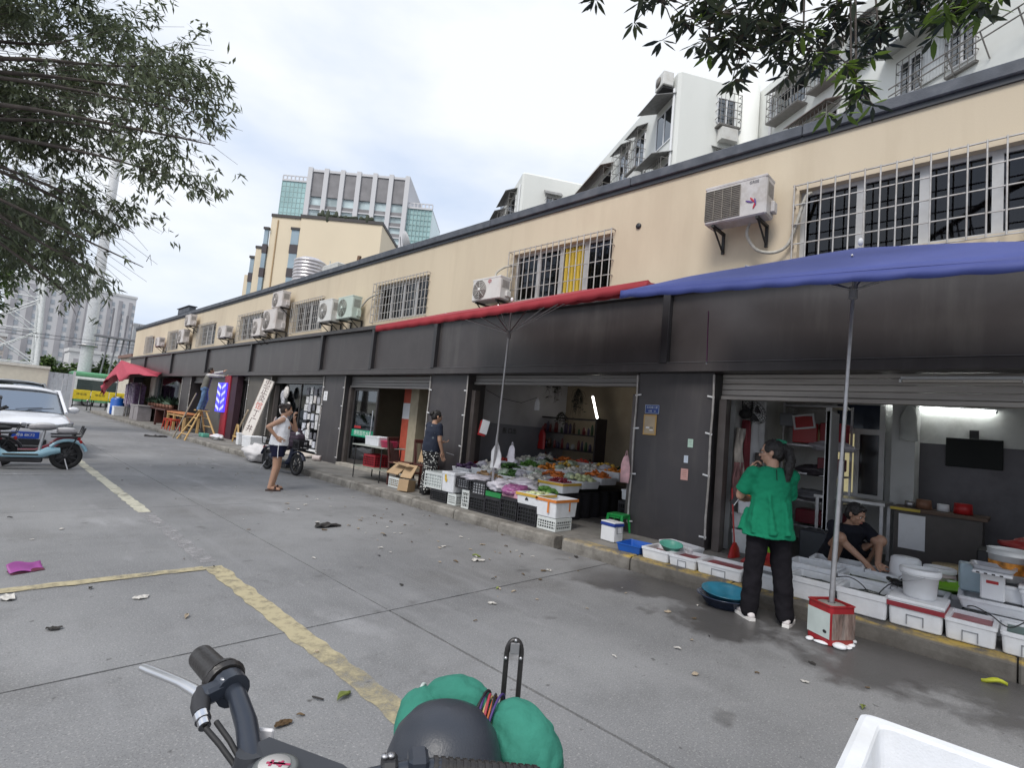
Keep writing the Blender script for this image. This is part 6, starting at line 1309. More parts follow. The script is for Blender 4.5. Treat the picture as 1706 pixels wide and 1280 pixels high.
# ================================================================ foreground electric bike (handlebar at the lower left, loaded front)
eb = thing('electric_bike', 'black electric bike in the foreground with its handlebar and loaded front rack in view', 'bike', (.62, .85, 0))
gripm = mat('grip_rubber', (.022, .020, .020), .38, var=.2, bump=.15, bscale=90); blu = mat('blue_black_metal', (.03, .036, .05), .3, .2, var=.2); fairm = mat('matt_black_fairing', (.02, .022, .028), .35, var=.2, spec=.6)
W_b = lambda q, n, m, **k: q.build(n, m, eb, True, **k)
W_b(M().tube([(.398, 1.215, 1.022), (.400, 1.16, 1.022), (.403, 1.105, 1.021)], [.0235, .0245, .0255], 20).tube([(.404, 1.106, 1.021), (.4045, 1.098, 1.021)], .036, 20).tube([(.4048, 1.094, 1.021), (.405, 1.084, 1.020)], [.038, .034], 20), 'grip', gripm)
W_b(M().tube([(.405, 1.085, 1.02), (.408, 1.03, 1.015), (.405, .97, .995), (.395, .91, .97), (.39, .84, .95)], [.0165, .0165, .018, .019, .019], 14), 'handlebar', blu)
W_b(M().tube([(.405, 1.078, 1.02), (.406, 1.048, 1.018)], .030, 16).box((.385, 1.062, 1.022), (.060, .032, .030), (0, -8, 10), b=.006), 'lever_clamp', blu)
W_b(M().tube([(.362, 1.075, 1.018), (.350, 1.040, 1.012), (.346, 1.018, 1.008)], [.016, .016, .013], 12), 'lever_pivot', dark)
W_b(M().tube([(.300, 1.232, 1.020), (.308, 1.212, 1.020), (.322, 1.17, 1.022), (.338, 1.12, 1.024), (.350, 1.085, 1.022), (.356, 1.065, 1.02)], [.0085, .0105, .0105, .010, .0115, .011], 12, flat=.7), 'brake_lever', mat('lever_alu', (.62, .62, .63), .3, .9, var=.1))
W_b(M().tube([(.346, 1.018, 1.008), (.3455, 1.005, 1.004)], .013, 14).tube([(.3455, 1.004, 1.004), (.345, .992, 1.0)], .010, 14), 'adjuster', chrome)
W_b(M().lathe([(.001, 0), (.0085, 0), (.0085, .004), (.004, .005), (.001, .003)], (.393, 1.058, 1.038), 12), 'clamp_bolt', steel)
for off in (0, .016): W_b(M().tube([(.346+off*1.2, .99+off*.6, .998), (.358+off, .955, .985), (.372+off*.7, .92, .965), (.382, .88, .93)], .0045, 8), 'cable', black)
q = M(); q.loft([((.405, .895, .60), .06, .05), ((.405, .892, .80), .052, .045), ((.400, .895, .92), .044, .036), ((.398, .905, .985), .030, .024)], 16); W_b(q, 'stem_cover', fairm)
# fairing with a round badge
q = M(); q.prism([(.352, .85, .93), (.405, .915, .955), (.425, .918, .955), (.50, .80, .94), (.52, .70, .93), (.38, .70, .93)], (0, 0, .035)); W_b(q, 'fairing', fairm)
W_b(M().lathe([(.001, 0), (.032, 0), (.034, .003), (.034, .006), (.028, .008), (.001, .008)], (.402, .835, .986), 26, sc=(1, 1, 1)), 'badge_ring', mat('badge_rim', (.13, .14, .14), .3))
W_b(M().lathe([(.001, 0), (.024, 0), (.0235, .002), (.001, .0025)], (.400, .836, .9945), 24), 'badge', mat('badge_grey', (.45, .44, .43), .4))
q = M(); cxx, cyy, zz = .402, .832, .9976
for dx, dy, a, b in ((0, .006, .020, .004), (0, -.004, .018, .004), (-.008, .001, .004, .014), (.008, .001, .004, .014), (.0, -.010, .022, .0035), (.004, .001, .004, .008)): q.box((cxx+dx*.7-dy*.7, cyy+dx*-.7+dy*.7*-1*-1, zz), (a, b, .001), (0, 0, -45))
W_b(q, 'badge_mark', mat('badge_red', (.35, .03, .09), .5))
W_b(M().box((.436, .965, .93), (.035, .008, .10), (0, 0, -45), b=.003), 'white_tab', mat('frosted_tab', (.55, .55, .58), .4))
# right half of the bar
W_b(M().tube([(.45, .755, .97), (.50, .722, .992), (.555, .695, .998), (.60, .665, .998)], .0145, 12), 'handlebar_right', blu)
W_b(M().box((.527, .712, 1.0), (.026, .036, .036), (0, 0, -32), b=.005), 'bar_clamp', dark); W_b(M().box((.566, .690, 1.002), (.032, .042, .042), (0, 0, -32), b=.006), 'switch_block', blu)
for dx in (0, .022): W_b(M().lathe([(.001, 0), (.006, 0), (.006, .004), (.001, .005)], (.520+dx*.4, .716-dx*.2, 1.019), 10), 'clamp_bolt', steel)
q = M(); A = Vector((.585, .676, .998)); B = Vector((.73, .575, .978))
for i in range(15): p = A.lerp(B, i/15); e = A.lerp(B, (i+.55)/15); q.tube([p, e], .0178, 14); q.tube([e, A.lerp(B, (i+1)/15)], .0155, 14)
W_b(q, 'grip', gripm)
W_b(M().box((.945, .80, .70), (.05, .02, .03), (0, 0, 20), b=.004), 'pale_bracket', mat('dull_tan', (.42, .38, .33), .6))
# dome shaped black seat on the front rack
domem = mat('soft_black_vinyl', (.030, .035, .047), .40, var=.12, scale=5, spec=.5, bump=.12, bscale=260)
q = M(); q.lathe([(.001, .20), (.05, .196), (.095, .175), (.125, .14), (.142, .09), (.150, .03), (.150, -.03), (.140, -.06), (.001, -.06)], (.862, .958, .700), 40, sc=(.93, .93, .95)); dq = W_b(q, 'dome_cover', domem)
# bags
gbag = mat('green_rain_cloth', (.035, .190, .140), .85, var=.12, scale=9, bump=.5, bscale=38, spec=.25)
def gb(nm, pts, rs, fold=.10, seed=0, nf=9, fl=.9):
    P_ = [Vector(p) for p in pts]; n = len(P_)-1; q = M(); NU, NV = 56, 40
    def cr_(i, u, L_):
        g_ = lambda k: L_[max(0, min(n, k))]
        a_, b_, c_, d_ = g_(i-1), g_(i), g_(i+1), g_(i+2); return .5*((2*b_)+(c_-a_)*u+(2*a_-5*b_+4*c_-d_)*u*u+(3*b_-a_-3*c_+d_)*u**3)
    def at(t):
        i = min(n-1, int(t*n)); return cr_(i, t*n-i, P_), max(.006, cr_(i, t*n-i, rs))
    vs = []
    for j in range(NV+1):
        t = j/NV; c, r = at(t); d = (at(min(1, t+.02))[0]-at(max(0, t-.02))[0]).normalized(); e = d.cross(Vector((0, 0, 1))).normalized(); g_ = e.cross(d)
        pin = max(math.exp(-(t/.22)**2), math.exp(-((1-t)/.22)**2))
        for k in range(NU):
            th = 2*math.pi*k/NU; w = abs(math.sin(th*nf/2+seed+.9*noise.noise(Vector((th, t*3, seed)))))
            v = Vector((math.cos(th), math.sin(th), seed)); rr = r*(1-fold*pin*(1-w)*1.8+.12*noise.noise(v*1.2+Vector((0, 0, t*3)))+.06*noise.noise(v*3.1+Vector((0, 0, t*7)))-.05*max(0, 1-abs(noise.noise(v*1.7+Vector((t*2.5, seed, t*4))))*9))
            vs.append(c+(e*math.cos(th)+g_*math.sin(th)*fl)*rr)
    q.add(vs, [(j*NU+k, j*NU+(k+1) % NU, (j+1)*NU+(k+1) % NU, (j+1)*NU+k) for j in range(NV) for k in range(NU)], 0, True); q.add(vs[:NU], [list(range(NU))[::-1]], 0, True); q.add(vs[-NU:], [list(range(NU))], 0, True)
    return W_b(q, nm, gbag)
bt = thing('green_bundle', 'rolled green raincoat bundle tied behind the black dome on the bike', 'bundle', (1.0, 1.0, .78))
_eb = eb; eb = bt
gb('roll', [(.775, .945, .69), (.835, 1.01, .760), (.895, 1.095, .800), (.928, 1.138, .808), (.942, 1.15, .80)], [.040, .060, .062, .048, .018], .12, 1)
gb('roll', [(.942, 1.15, .805), (.962, 1.115, .812), (.985, 1.066, .812), (1.004, 1.03, .81), (1.020, 1.000, .795)], [.022, .068, .083, .072, .046], .10, 2)
gb('roll', [(1.030, .978, .79), (1.048, .938, .79), (1.058, .888, .770), (1.052, .848, .735), (1.036, .82, .69)], [.046, .078, .090, .078, .030], .10, 4)
gb('roll', [(1.06, .90, .79), (1.095, .885, .80), (1.120, .868, .795), (1.133, .860, .787)], [.050, .038, .024, .008], .14, 5, 5)
def strap(c, ax, r, m, nm, w=.0035, n=26):
    a = Vector(ax).normalized(); e = a.orthogonal().normalized(); g_ = a.cross(e)
    q = M().tube([Vector(c)+(e*math.cos(t)+g_*math.sin(t))*r for t in [2*math.pi*i/n for i in range(n+1)]], w, 6, caps=False); return W_b(q, nm, m)
sc_ = [('strap_black', (.01, .01, .012)), ('strap_purple', (.06, .03, .16)), ('strap_red', (.35, .04, .06)), ('strap_tan', (.45, .33, .15)), ('strap_orange', (.40, .10, .03))]
for i, (nm, c) in enumerate(sc_+sc_[:2]):
    mm = mat(nm, c, .6); off = (i-3)*.010; strap((1.026+.42*off*.7, .989-.85*off*.7, .793), (.42+.12*(i % 3), -.85, -.1+.1*(i % 2)), .056+.004*abs(i-3), mm, 'strap', .0038 if i < 4 else .003)
strap((.940, 1.156, .813), (.5, -.75, .05), .028, mat('pale_cord', (.45, .5, .48), .6), 'strap', .005)
for i, (nm, c) in enumerate(sc_[2:]): W_b(M().tube([(1.0-.006*i, .955, .812), (.985-.006*i, .915, .79), (.965-.004*i, .86, .72), (.96, .82, .62)], .005, 6), 'strap_tail', MATS[nm])
eb = _eb
# black U shaped rod and rack rods
W_b(M().tube([(1.105, 1.015, .66), (1.108, 1.018, .93)]+[(1.1235+.0155*math.cos(a)*-1, 1.005+.013*math.cos(a)*1, .935+.035*math.sin(a)) for a in [math.pi*i/10 for i in range(11)]]+[(1.139, .992, .93), (1.136, .989, .70)], .0072, 10), 'rack_loop', gripm)
W_b(M().box((1.1235, 1.005, .95), (.025, .022, .03), (0, 0, -40), b=.002), 'loop_plate', mat('grey_plate', (.2, .2, .21), .5))
for p in ((1.105, 1.018, .925), (1.138, .993, .925), (1.1235, 1.003, .972)): W_b(M().ell((p[0]-.006, p[1]-.006, p[2]), .0045), 'loop_bolt', steel)
W_b(M().tube([(1.08, .87, .79), (1.118, .868, .80), (1.128, .862, .765), (1.11, .845, .62)], .010, 8), 'rack_rod', gripm); W_b(M().tube([(.75, 1.05, .60), (.98, 1.06, .62), (1.08, .95, .62), (1.06, .80, .60), (.85, .78, .60)], .009, 8), 'rack_rod', gripm)
W_b(M().box((.86, .92, .575), (.30, .30, .03), (0, 0, -45), b=.005), 'front_rack', dark)
W_b(M().tube([(.41, .89, .95), (.46, .94, .55), (.62, 1.10, .28)], .028), 'fork', dark)
wq = wheel(eb, (.02, .27, .27), .27, .09, 'x', steel, 12); wq.rotation_euler = (R(90), 0, R(-45+90))
W_b(M().tube([(.44, .90, .70), (.30, .62, .35), (.05, .30, .30), (-.2, .05, .5)], .045), 'frame', dark)
# open foam box at the lower right, on a stacked box and crate
foambox((1.165, -.03, .655), (.56, .53, .35), 3, 'open white foam box at the bottom right corner of the picture', None, None, wall=.03)
foambox((1.165, -.03, .335), (.52, .5, .32), 3, 'foam box underneath the open one at the bottom right', None, lid=False); crate((1.165, -.03, .0), (.5, .5, .335), 3, blk, 'black crate at the bottom of the stack at the bottom right')

# ================================================================ trees
def leafmat(nm, c1, c2):
    m, n, l, p = posmat(nm); g = N(n, 'ShaderNodeNewGeometry'); r = N(n, 'ShaderNodeMixRGB'); r.inputs[1].default_value = (*c1, 1); r.inputs[2].default_value = (*c2, 1)
    l(g.outputs['Random Per Island'], r.inputs[0]); l(r.outputs[0], p.inputs['Base Color']); p.inputs['Roughness'].default_value = .45
    t = N(n, 'ShaderNodeBsdfTranslucent'); l(r.outputs[0], t.inputs[0]); a = N(n, 'ShaderNodeMixShader'); a.inputs[0].default_value = .22; o = n['Material Output']; l(p.outputs[0], a.inputs[1]); l(t.outputs[0], a.inputs[2]); l(a.outputs[0], o.inputs[0]); return m
barkm = mat('bark', (.075, .062, .055), .9, var=.3, scale=9, bump=.6, bscale=30)
def leaf(vs, fs, p, d, n, L_, w, simple=False):
    s_ = d.cross(n)
    if s_.length < 1e-3: s_ = d.orthogonal()
    s_.normalize(); n2 = s_.cross(d); o = len(vs)
    if simple:
        vs += [p, p+d*L_*.45+s_*w-n2*w*.4, p+d*L_-n2*L_*.15, p+d*L_*.45-s_*w-n2*w*.4]; fs += [(o, o+1, o+2), (o, o+2, o+3)]; return
    vs += [p, p+d*L_*.35+s_*w-n2*w*.35, p+d*L_*.35+n2*0, p+d*L_*.35-s_*w-n2*w*.35, p+d*L_*.72+s_*w*.72-n2*(w*.3+L_*.04), p+d*L_*.72-n2*L_*.04, p+d*L_*.72-s_*w*.72-n2*(w*.3+L_*.04), p+d*L_-n2*L_*.12]
    fs += [(o, o+1, o+2), (o, o+2, o+3), (o+1, o+4, o+5, o+2), (o+2, o+5, o+6, o+3), (o+4, o+7, o+5), (o+5, o+7, o+6)]
def tree(label, base, height, blobs, leafm, nleaf, L_=.12, w=.014, seed=1, tr=.2, droop=.55, name='tree', cat='tree', fork=None, clump=5, twigs=True):
    q = random.Random(seed); t = thing(name, label, cat, base); base = Vector(base); fk = Vector(fork) if fork else base+Vector((0, 0, height*.35))
    tk = M(); pts = [base.lerp(fk, i/6)+Vector((noise.noise(Vector((i*.7, seed, 0)))*.12, noise.noise(Vector((seed, i*.7, 0)))*.12, 0))*(i > 0) for i in range(7)]
    tk.tube(pts, [tr*(1.25-.5*i/6) for i in range(7)], 12); tk.build('trunk', barkm, t, True)
    lim = M(); vs = []; fs = []; tot = sum(b[1][0]*b[1][1]*b[1][2] for b in blobs)
    for c, r in blobs:
        c = Vector(c); mid = pts[-1].lerp(c, .5)+Vector((0, 0, .35)); m1 = [pts[-1], pts[-1].lerp(mid, .5)+Vector((q.uniform(-.1, .1), q.uniform(-.1, .1), .2)), mid, mid.lerp(c, .6), c]
        m1 = [m1[0], m1[1]+Vector((q.gauss(0, .15), q.gauss(0, .15), .15)), m1[2]+Vector((q.gauss(0, .2), q.gauss(0, .2), .25)), m1[3]+Vector((q.gauss(0, .12), q.gauss(0, .12), .15)), m1[4]]; m2 = []
        for i in range(4):
            a_, b_, c_, d_ = m1[max(i-1, 0)], m1[i], m1[i+1], m1[min(i+2, 4)]
            for k_ in range(4): u_ = k_/4; m2.append(.5*((2*b_)+(c_-a_)*u_+(2*a_-5*b_+4*c_-d_)*u_*u_+(3*b_-a_-3*c_+d_)*u_**3))
        m2.append(m1[4]); lim.tube(m2, [tr*(.24-.215*i_/16) for i_ in range(17)], 7)
        k = max(6, int(nleaf*(r[0]*r[1]*r[2])/tot/clump)); ntw = max(6, min(60, k//12))
        tw = []
        for i in range(ntw):
            d = Vector((q.gauss(0, 1), q.gauss(0, 1), q.gauss(0, .8))).normalized(); e = c+Vector((d.x*r[0], d.y*r[1], d.z*r[2]))*q.uniform(.55, 1.08)
            s0 = m1[q.choice((2, 3, 3, 4))]; mm = s0.lerp(e, .55)+Vector((0, 0, .12)); tw.append((s0, mm, e))
            lim.tube([s0.lerp(mm, .5), mm.lerp(e, .2)+Vector((0, 0, .03)), e-Vector((0, 0, .06))], [tr*.022, tr*.015, .002], 4)
        for i in range(k):
            s0, mm, e = tw[q.randrange(ntw)]; u = q.uniform(.35, 1.0); u = .35+.65*q.random()**.7; p = (s0.lerp(mm, u*2) if u < .5 else mm.lerp(e, (u-.5)*2))+Vector((q.gauss(0, .13), q.gauss(0, .13), q.gauss(0, .12)))*min(2., 1+L_)
            if noise.noise(p*1.15+Vector((seed, 0, 0))) < -.06: continue
            od = (e-s0).normalized()
            for j in range(clump):
                d = (od*.5+Vector((q.gauss(0, .6), q.gauss(0, .6), q.gauss(-droop, .4)))).normalized(); leaf(vs, fs, p+Vector((q.gauss(0, .03), q.gauss(0, .03), q.gauss(0, .03))), d, Vector((q.gauss(0, .5), q.gauss(0, .5), 1)).normalized(), L_*q.uniform(.7, 1.2), w*q.uniform(.8, 1.2), True)
    lim.build('limbs', barkm, t, True); M().add(vs, fs, 0, True).build('crown', leafm, t, True); return t
LT = leafmat('tree_leaf', (.080, .100, .068), (.165, .200, .105)); LB = leafmat('bright_leaf', (.035, .065, .022), (.12, .19, .05)); LM = leafmat('mango_leaf', (.020, .030, .026), (.060, .078, .036)); LG = leafmat('fresh_leaf', (.09, .16, .02), (.20, .30, .05))
tree('large dark tree with thin drooping leaves overhanging the parked cars at upper left', (-3.1, 10.4, 0), 7.5,
     [((.55, 10.6, 7.0), (1.5, 1.4, 1.1)), ((1.45, 9.4, 6.5), (.85, 1.0, .95)), ((1.72, 8.5, 5.55), (.50, .8, .65)), ((1.60, 8.5, 4.55), (.46, .7, .50)), ((1.30, 9.2, 5.2), (.7, .9, .6)), ((.55, 10.6, 3.9), (.7, .9, .6)), ((.70, 11.2, 5.6), (1.25, 1.2, 1.0)), ((1.02, 9.8, 4.1), (.70, .9, .48)), ((.95, 10.2, 3.30), (.42, .6, .50)), ((1.05, 10.2, 2.75), (.16, .4, .30)), ((1.95, 9.0, 6.0), (.45, .8, .6)), ((1.98, 8.2, 5.1), (.36, .7, .5)), ((1.42, 9.5, 3.9), (.40, .7, .40)), ((.75, 11.0, 3.3), (.6, .8, .5)), ((.3, 12.0, 3.7), (.8, .9, .6)), ((1.25, 9.5, 3.1), (.26, .5, .32)), ((1.52, 9.1, 3.35), (.28, .5, .28)), ((.15, 12.0, 4.6), (1.0, 1.1, .65)), ((-.1, 11.5, 6.6), (1.4, 1.3, 1.2)), ((-.9, 12.6, 5.7), (1.3, 1.3, 1.0)), ((-1.4, 12.4, 7.3), (1.5, 1.5, 1.2)), ((-1.2, 9.0, 6.4), (1.3, 1.3, 1.0)), ((-3.2, 10.5, 8.0), (2.0, 2.0, 1.4))], LT, 88000, .140, .0170, 3, .22, .50, fork=(-2.6, 10.5, 3.6), clump=6)
tree('dense bright green tree standing behind the white saloon at the left edge', (-.4, 25.5, 0), 8, [((.15, 24.7, 6.7), (1.0, 1.2, 1.1)), ((.35, 24.8, 5.2), (.85, 1.1, .9)), ((-.2, 25.2, 4.0), (.9, 1.0, .8)), ((-1.6, 25.5, 6), (1.3, 1.3, 1.6)), ((-.6, 25.6, 8), (1.2, 1.2, .9))], LB, 11000, .22, .04, 4, .2, .3, clump=4)
tree('low roadside tree beside the bus at the far junction', (9.3, 63, 0), 5, [((9.3, 63, 3.6), (1.5, 1.5, 1.2)), ((8.4, 63, 2.9), (1, 1, .9))], LB, 1600, .45, .12, 6, .15, .2, clump=3)
tree('low green tree behind the cream wall', (5.2, 68, 0), 5, [((4.8, 68, 3.6), (1.6, 1.5, 1.0)), ((6.6, 68, 3.1), (1.3, 1.2, .8))], LB, 2000, .45, .12, 7, .15, .2, clump=3)
tree('rounded green tree behind the lattice tower', (2.0, 72, 0), 6, [((2.0, 72, 3.4), (2.2, 1.5, 1.2)), ((-.8, 72, 3.8), (2, 1.5, 1.4))], LB, 2000, .5, .13, 8, .15, .2, clump=3)
# overhanging mango branch at top right, from a tree standing behind the camera
q = random.Random(12); t = thing('mango_tree', 'overhanging branch of long dark leaves at the top right of the picture', 'tree', (5.0, -3.4, 0))
bm_ = M(); bm_.tube([(5.0, -3.4, 0), (4.95, -3.35, 2.2), (4.8, -3.0, 4.2), (4.6, -2.4, 5.4)], [.22, .18, .15, .12], 12); bm_.build('trunk', barkm, t, True)
limb_ = M(); limb_.tube([(4.6, -2.4, 5.4), (4.4, -1.4, 5.9), (4.2, -.4, 5.9), (4.0, .4, 5.6), (3.75, 1.1, 5.25), (3.5, 1.6, 5.0), (3.2, 2.2, 4.98)], [.12, .09, .07, .05, .035, .022, .010], 8)
vs = []; fs = []; vg = []; fg = []
tips = [((3.03, 1.87, 4.60), .22, 10), ((3.20, 1.58, 4.42), .27, 16), ((3.38, 1.41, 4.32), .26, 17), ((3.60, 1.27, 4.50), .26, 16), ((3.58, 1.10, 4.22), .20, 9), ((3.78, .95, 4.50), .24, 14), ((3.60, .82, 3.98), .14, 6), ((3.62, .79, 3.80), .10, 5), ((3.79, .72, 4.32), .20, 11), ((3.84, .55, 4.45), .16, 8), ((3.90, .33, 4.30), .15, 9), ((3.98, .20, 4.38), .12, 6), ((3.5, 1.35, 4.75), .28, 14), ((3.1, 2.46, 5.02), .08, 2), ((3.8, .86, 5.0), .25, 9), ((3.87, .27, 4.75), .22, 6)]
for c, r, k in tips:
    c = Vector(c); s0 = Vector((4.0, .4, 5.6)).lerp(Vector((3.5, 1.6, 5.0)), min(1, max(0, (c.y-.2)/1.4))); m0 = s0.lerp(c, .5)+Vector((.03, 0, .10)); limb_.tube([s0, m0, c], [.014, .009, .005], 5)
    for i in range(int(k*1.5)):
        p = c+Vector((q.gauss(0, r*.55), q.gauss(0, r*.55), q.gauss(0, r*.42))); limb_.tube([c, c.lerp(p, .5)+Vector((0, 0, .03)), p], [.005, .004, .003], 4)
        nl = q.randrange(5, 8); a0 = q.uniform(0, 6.28); tl = Vector((q.gauss(0, .3), q.gauss(0, .3), 0)); green = c.z < 4.05 or (q.random() < .10) or (c.y < .5 and q.random() < .6)
        for j in range(nl):
            a = a0+6.28*j/nl+q.gauss(0, .2); d = (Vector((math.cos(a), math.sin(a), q.uniform(-.75, -.15)))+tl).normalized(); V_, F_ = (vg, fg) if green and q.random() < .55 else (vs, fs)
            leaf(V_, F_, p+d*.012, d, Vector((q.gauss(0, .3), q.gauss(0, .3), 1)).normalized(), q.uniform(.085, .14), q.uniform(.013, .0185))
limb_.build('limbs', barkm, t, True); M().add(vs, fs, 0, True).build('dark_leaves', LM, t, True); M().add(vg, fg, 0, True).build('fresh_leaves', LG, t, True)

# ================================================================ white apartment building behind the market
ap = thing('apartment_building', 'white apartment building with caged windows behind the market', 'building', (20.13, 11.2, 0), -32)
awh = mat('white_render', (.70, .715, .69), .85, var=.05, scale=.25, dirt=(.52, .55, .52), damt=.4, dscale=.35, stretch=(1, 1, .3)); cage = mat('cage_bars', (.20, .19, .18), .6); awn = mat('awning_sheet', (.20, .20, .20), .6, var=.2); awn2 = mat('awning_brown', (.16, .12, .11), .6, var=.2); dg = glassmat('apt_glass', (.10, .11, .12), .12)
M().bx(0, 12, 0, 11.93, 0, 18, b=.12).build('wall', awh, ap); M().bx(-4, 9, 11.95, 24, 0, 18, b=.12).build('wall', awh, ap); M().bx(4.0, 14, -30, -.02, 0, 17.9, b=.12).build('wall', awh, ap); M().bx(0, 8, 26, 44, 0, 17.8).build('wall', awh, ap)
M().lathe([(.55, 0), (.55, 17.95), (.001, 17.96)], (3.46, .0, 0), 28).build('rounded_corner', awh, ap)
for x, y in ((-.06, .25), (3.94, -1.05), (-4.06, 12.2)): M().tube([(x, y, 0), (x, y, 17.2)], .06, 8).build('drain_pipe', white, ap)
def awin(ax, p, a, b, z0, z1, cg=.45, aw=.7, am=None, ac=False):
    # ax 'x': facade plane x=p facing -X, spans y a..b ; ax 'y': plane y=p facing -Y, spans x a..b
    def B(m, o0, o1, s0, s1, q0, q1): return m.bx(p-o1, p-o0, s0, s1, q0, q1) if ax == 'x' else m.bx(s0, s1, p-o1, p-o0, q0, q1)
    w = B(M(), -.02, .02, a, b, z0, z1).build('window', dg, ap); f = M()
    for s0, s1, q0, q1 in ((a-.05, a, z0, z1), (b, b+.05, z0, z1), (a, b, z0-.05, z0), (a, b, z1, z1+.05), ((a+b)/2-.03, (a+b)/2+.03, z0, z1)): B(f, -.01, .05, s0, s1, q0, q1)
    f.build('frame', white, w)
    if cg:
        c = M(); k = max(4, int((b-a)/.16))
        for i in range(k+1): s_ = a-.1+(b-a+.2)*i/k; B(c, cg-.015, cg, s_-.010, s_+.010, z0-.25, z1+.1)
        for j in range(5): z = z0-.25+(z1-z0+.35)*j/4; B(c, cg-.005, cg+.015, a-.1, b+.1, z-.012, z+.012); B(c, .0, cg, a-.11, a-.09, z-.012, z+.012); B(c, .0, cg, b+.09, b+.11, z-.012, z+.012)
        B(c, 0, cg, a-.1, b+.1, z0-.30, z0-.27); c.build('cage', cage, w)
    if aw:
        e = M(); 
        if ax == 'x': e.prism([(p, a-.2, z1+.42), (p-aw, a-.2, z1+.08), (p-aw, b+.2, z1+.08), (p, b+.2, z1+.42)], (0, 0, .03))
        else: e.prism([(a-.2, p, z1+.42), (a-.2, p-aw, z1+.08), (b+.2, p-aw, z1+.08), (b+.2, p, z1+.42)], (0, 0, .03))
        e.build('awning', am or awn, w)
    if ac:
        c = B(M(), .1, .45, a, a+.8, z0-.95, z0-.4).build('outdoor_unit', acm[0], w)
for z in (15.0, 12.3):
    awin('x', 0, .35, 1.7, z, z+1.55, .5 if z < 14 else 0, 1.0); awin('x', 0, 2.95, 3.9, z, z+1.6, .5, .6, ac=True); awin('x', 0, 4.7, 5.7, z, z+1.6, .5, .6); awin('x', 0, 6.9, 10.8, z, z+1.5, .55, .8, awn2)
awin('y', 0, 2.0, 2.85, 15.95, 17.1, .4, 0, ac=True); awin('y', 0, 2.0, 2.85, 13.2, 14.4, .4, .5)
awin('x', 4, -3.0, -1.4, 15.75, 16.75, .5, .55); awin('x', 4, -4.6, -3.6, 15.8, 16.7, .45, .5); awin('x', 4, -6.0, -5.3, 15.6, 16.8, .2, .5); awin('x', 4, -8.4, -7.2, 15.6, 16.8, .2, .5)
awin('x', 4, -4.6, -2.9, 13.1, 14.35, .6, .75, awn2); awin('x', 4, -5.9, -5.2, 13.2, 14.3, .15, 0); awin('x', 4, -7.75, -7.1, 13.25, 14.35, .12, 0); awin('x', 4, -9.3, -8.65, 13.2, 14.25, .12, 0)
e = M(); e.prism([(4, -9.6, 14.95), (3.2, -9.6, 14.70), (3.2, -6.5, 14.70), (4, -6.5, 14.95)], (0, 0, .03)); e.build('long_awning', mat('awning_pale', (.42, .43, .43), .5), ap)
cq = mat('panel_white', (.58, .60, .60), .5)
for i in range(8): M().bx(3.93, 3.98, -8.55+.095*i, -8.465+.095*i, 13.2, 14.55).build('panel', cq, ap)
for z in (13.25, 13.5): M().tube([(3.6, -7.0, z), (3.6, -11, z-.02)], .022, 6).build('rail', cage, ap)
for y in (-7.9, -8.8, -9.7, -10.6): M().tube([(3.6, y, 13.5), (3.98, y, 12.8)], .02, 5).build('rail_strut', cage, ap)
for y in (13.4, 17, 20.5): awin('x', -4, y, y+2.6, 15.6, 17.0, .5, .8)
awin('y', 11.95, -2.3, -1.5, 15.6, 16.6, .35, .4)
t = thing('air_conditioner', 'air conditioner on the roof edge of the white apartment building', 'air conditioner', (20.45, 11.72, 17.3), -32); t.scale = (.85, .85, .85); M().bx(-.75, -.15, -.45, .45, 0, .75, b=.03).build('casing', acm[0], t); M().lathe([(.001, 0), (.28, 0), (.001, .01)], (-.755, .1, .38), 16, r=(0, -90, 0)).build('fan_recess', acg, t); M().bx(-.7, .1, -.35, .35, -.12, -.01).build('bracket', bracket, t)

# ================================================================ cream stepped building and glass office tower
cb = thing('cream_building', 'stepped cream apartment building with narrow window strips', 'building', (26.14, 65.05, 0), -45)
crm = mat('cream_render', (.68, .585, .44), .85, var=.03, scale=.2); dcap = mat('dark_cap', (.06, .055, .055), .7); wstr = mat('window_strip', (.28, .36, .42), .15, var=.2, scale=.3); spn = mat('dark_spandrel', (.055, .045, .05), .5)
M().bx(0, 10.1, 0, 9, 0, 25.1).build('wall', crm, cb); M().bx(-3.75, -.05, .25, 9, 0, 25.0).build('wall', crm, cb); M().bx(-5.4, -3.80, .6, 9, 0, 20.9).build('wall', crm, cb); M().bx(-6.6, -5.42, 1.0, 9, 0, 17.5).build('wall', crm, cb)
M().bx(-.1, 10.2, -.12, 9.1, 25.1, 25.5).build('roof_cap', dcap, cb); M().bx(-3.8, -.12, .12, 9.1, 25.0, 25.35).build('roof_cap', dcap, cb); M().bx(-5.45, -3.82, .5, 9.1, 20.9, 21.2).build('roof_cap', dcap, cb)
for xa, xb, yy_, zt in ((-1.05, -.08, .12, 23.5), (-4.35, -3.86, .02, 23.2), (-6.0, -5.5, .75, 19.6)):
    z = zt
    while z > 6: M().bx(xa, xb, yy_, yy_+.3, z-1.85, z).build('window', wstr, cb); M().bx(xa-.04, xb+.04, yy_-.05, yy_+.32, z-3.0, z-1.88).build('spandrel', spn, cb); z -= 3.02
    M().bx(xa-.1, xb+.1, yy_-.15, yy_+.35, zt+.02, zt+.3).build('strip_cap', dcap, cb)
M().tube([(-2.9, .2, 4), (-2.9, .2, 24.6)], .09, 6).build('drain_pipe', mat('tan_pipe', (.40, .28, .16), .7), cb)
rsx = random.Random(4); q = M()
for i in range(60): q.ell((2+rsx.uniform(0, 7), rsx.uniform(-.05, .4), 25.6+rsx.uniform(0, .15)), (.3, .2, rsx.uniform(.1, .3 if i > 6 else .9)), n=6)
tag(q.shift((0, 0, 0)).build('roof_plants', mat('roof_plant', (.05, .06, .04), .9), cb), kind='stuff')
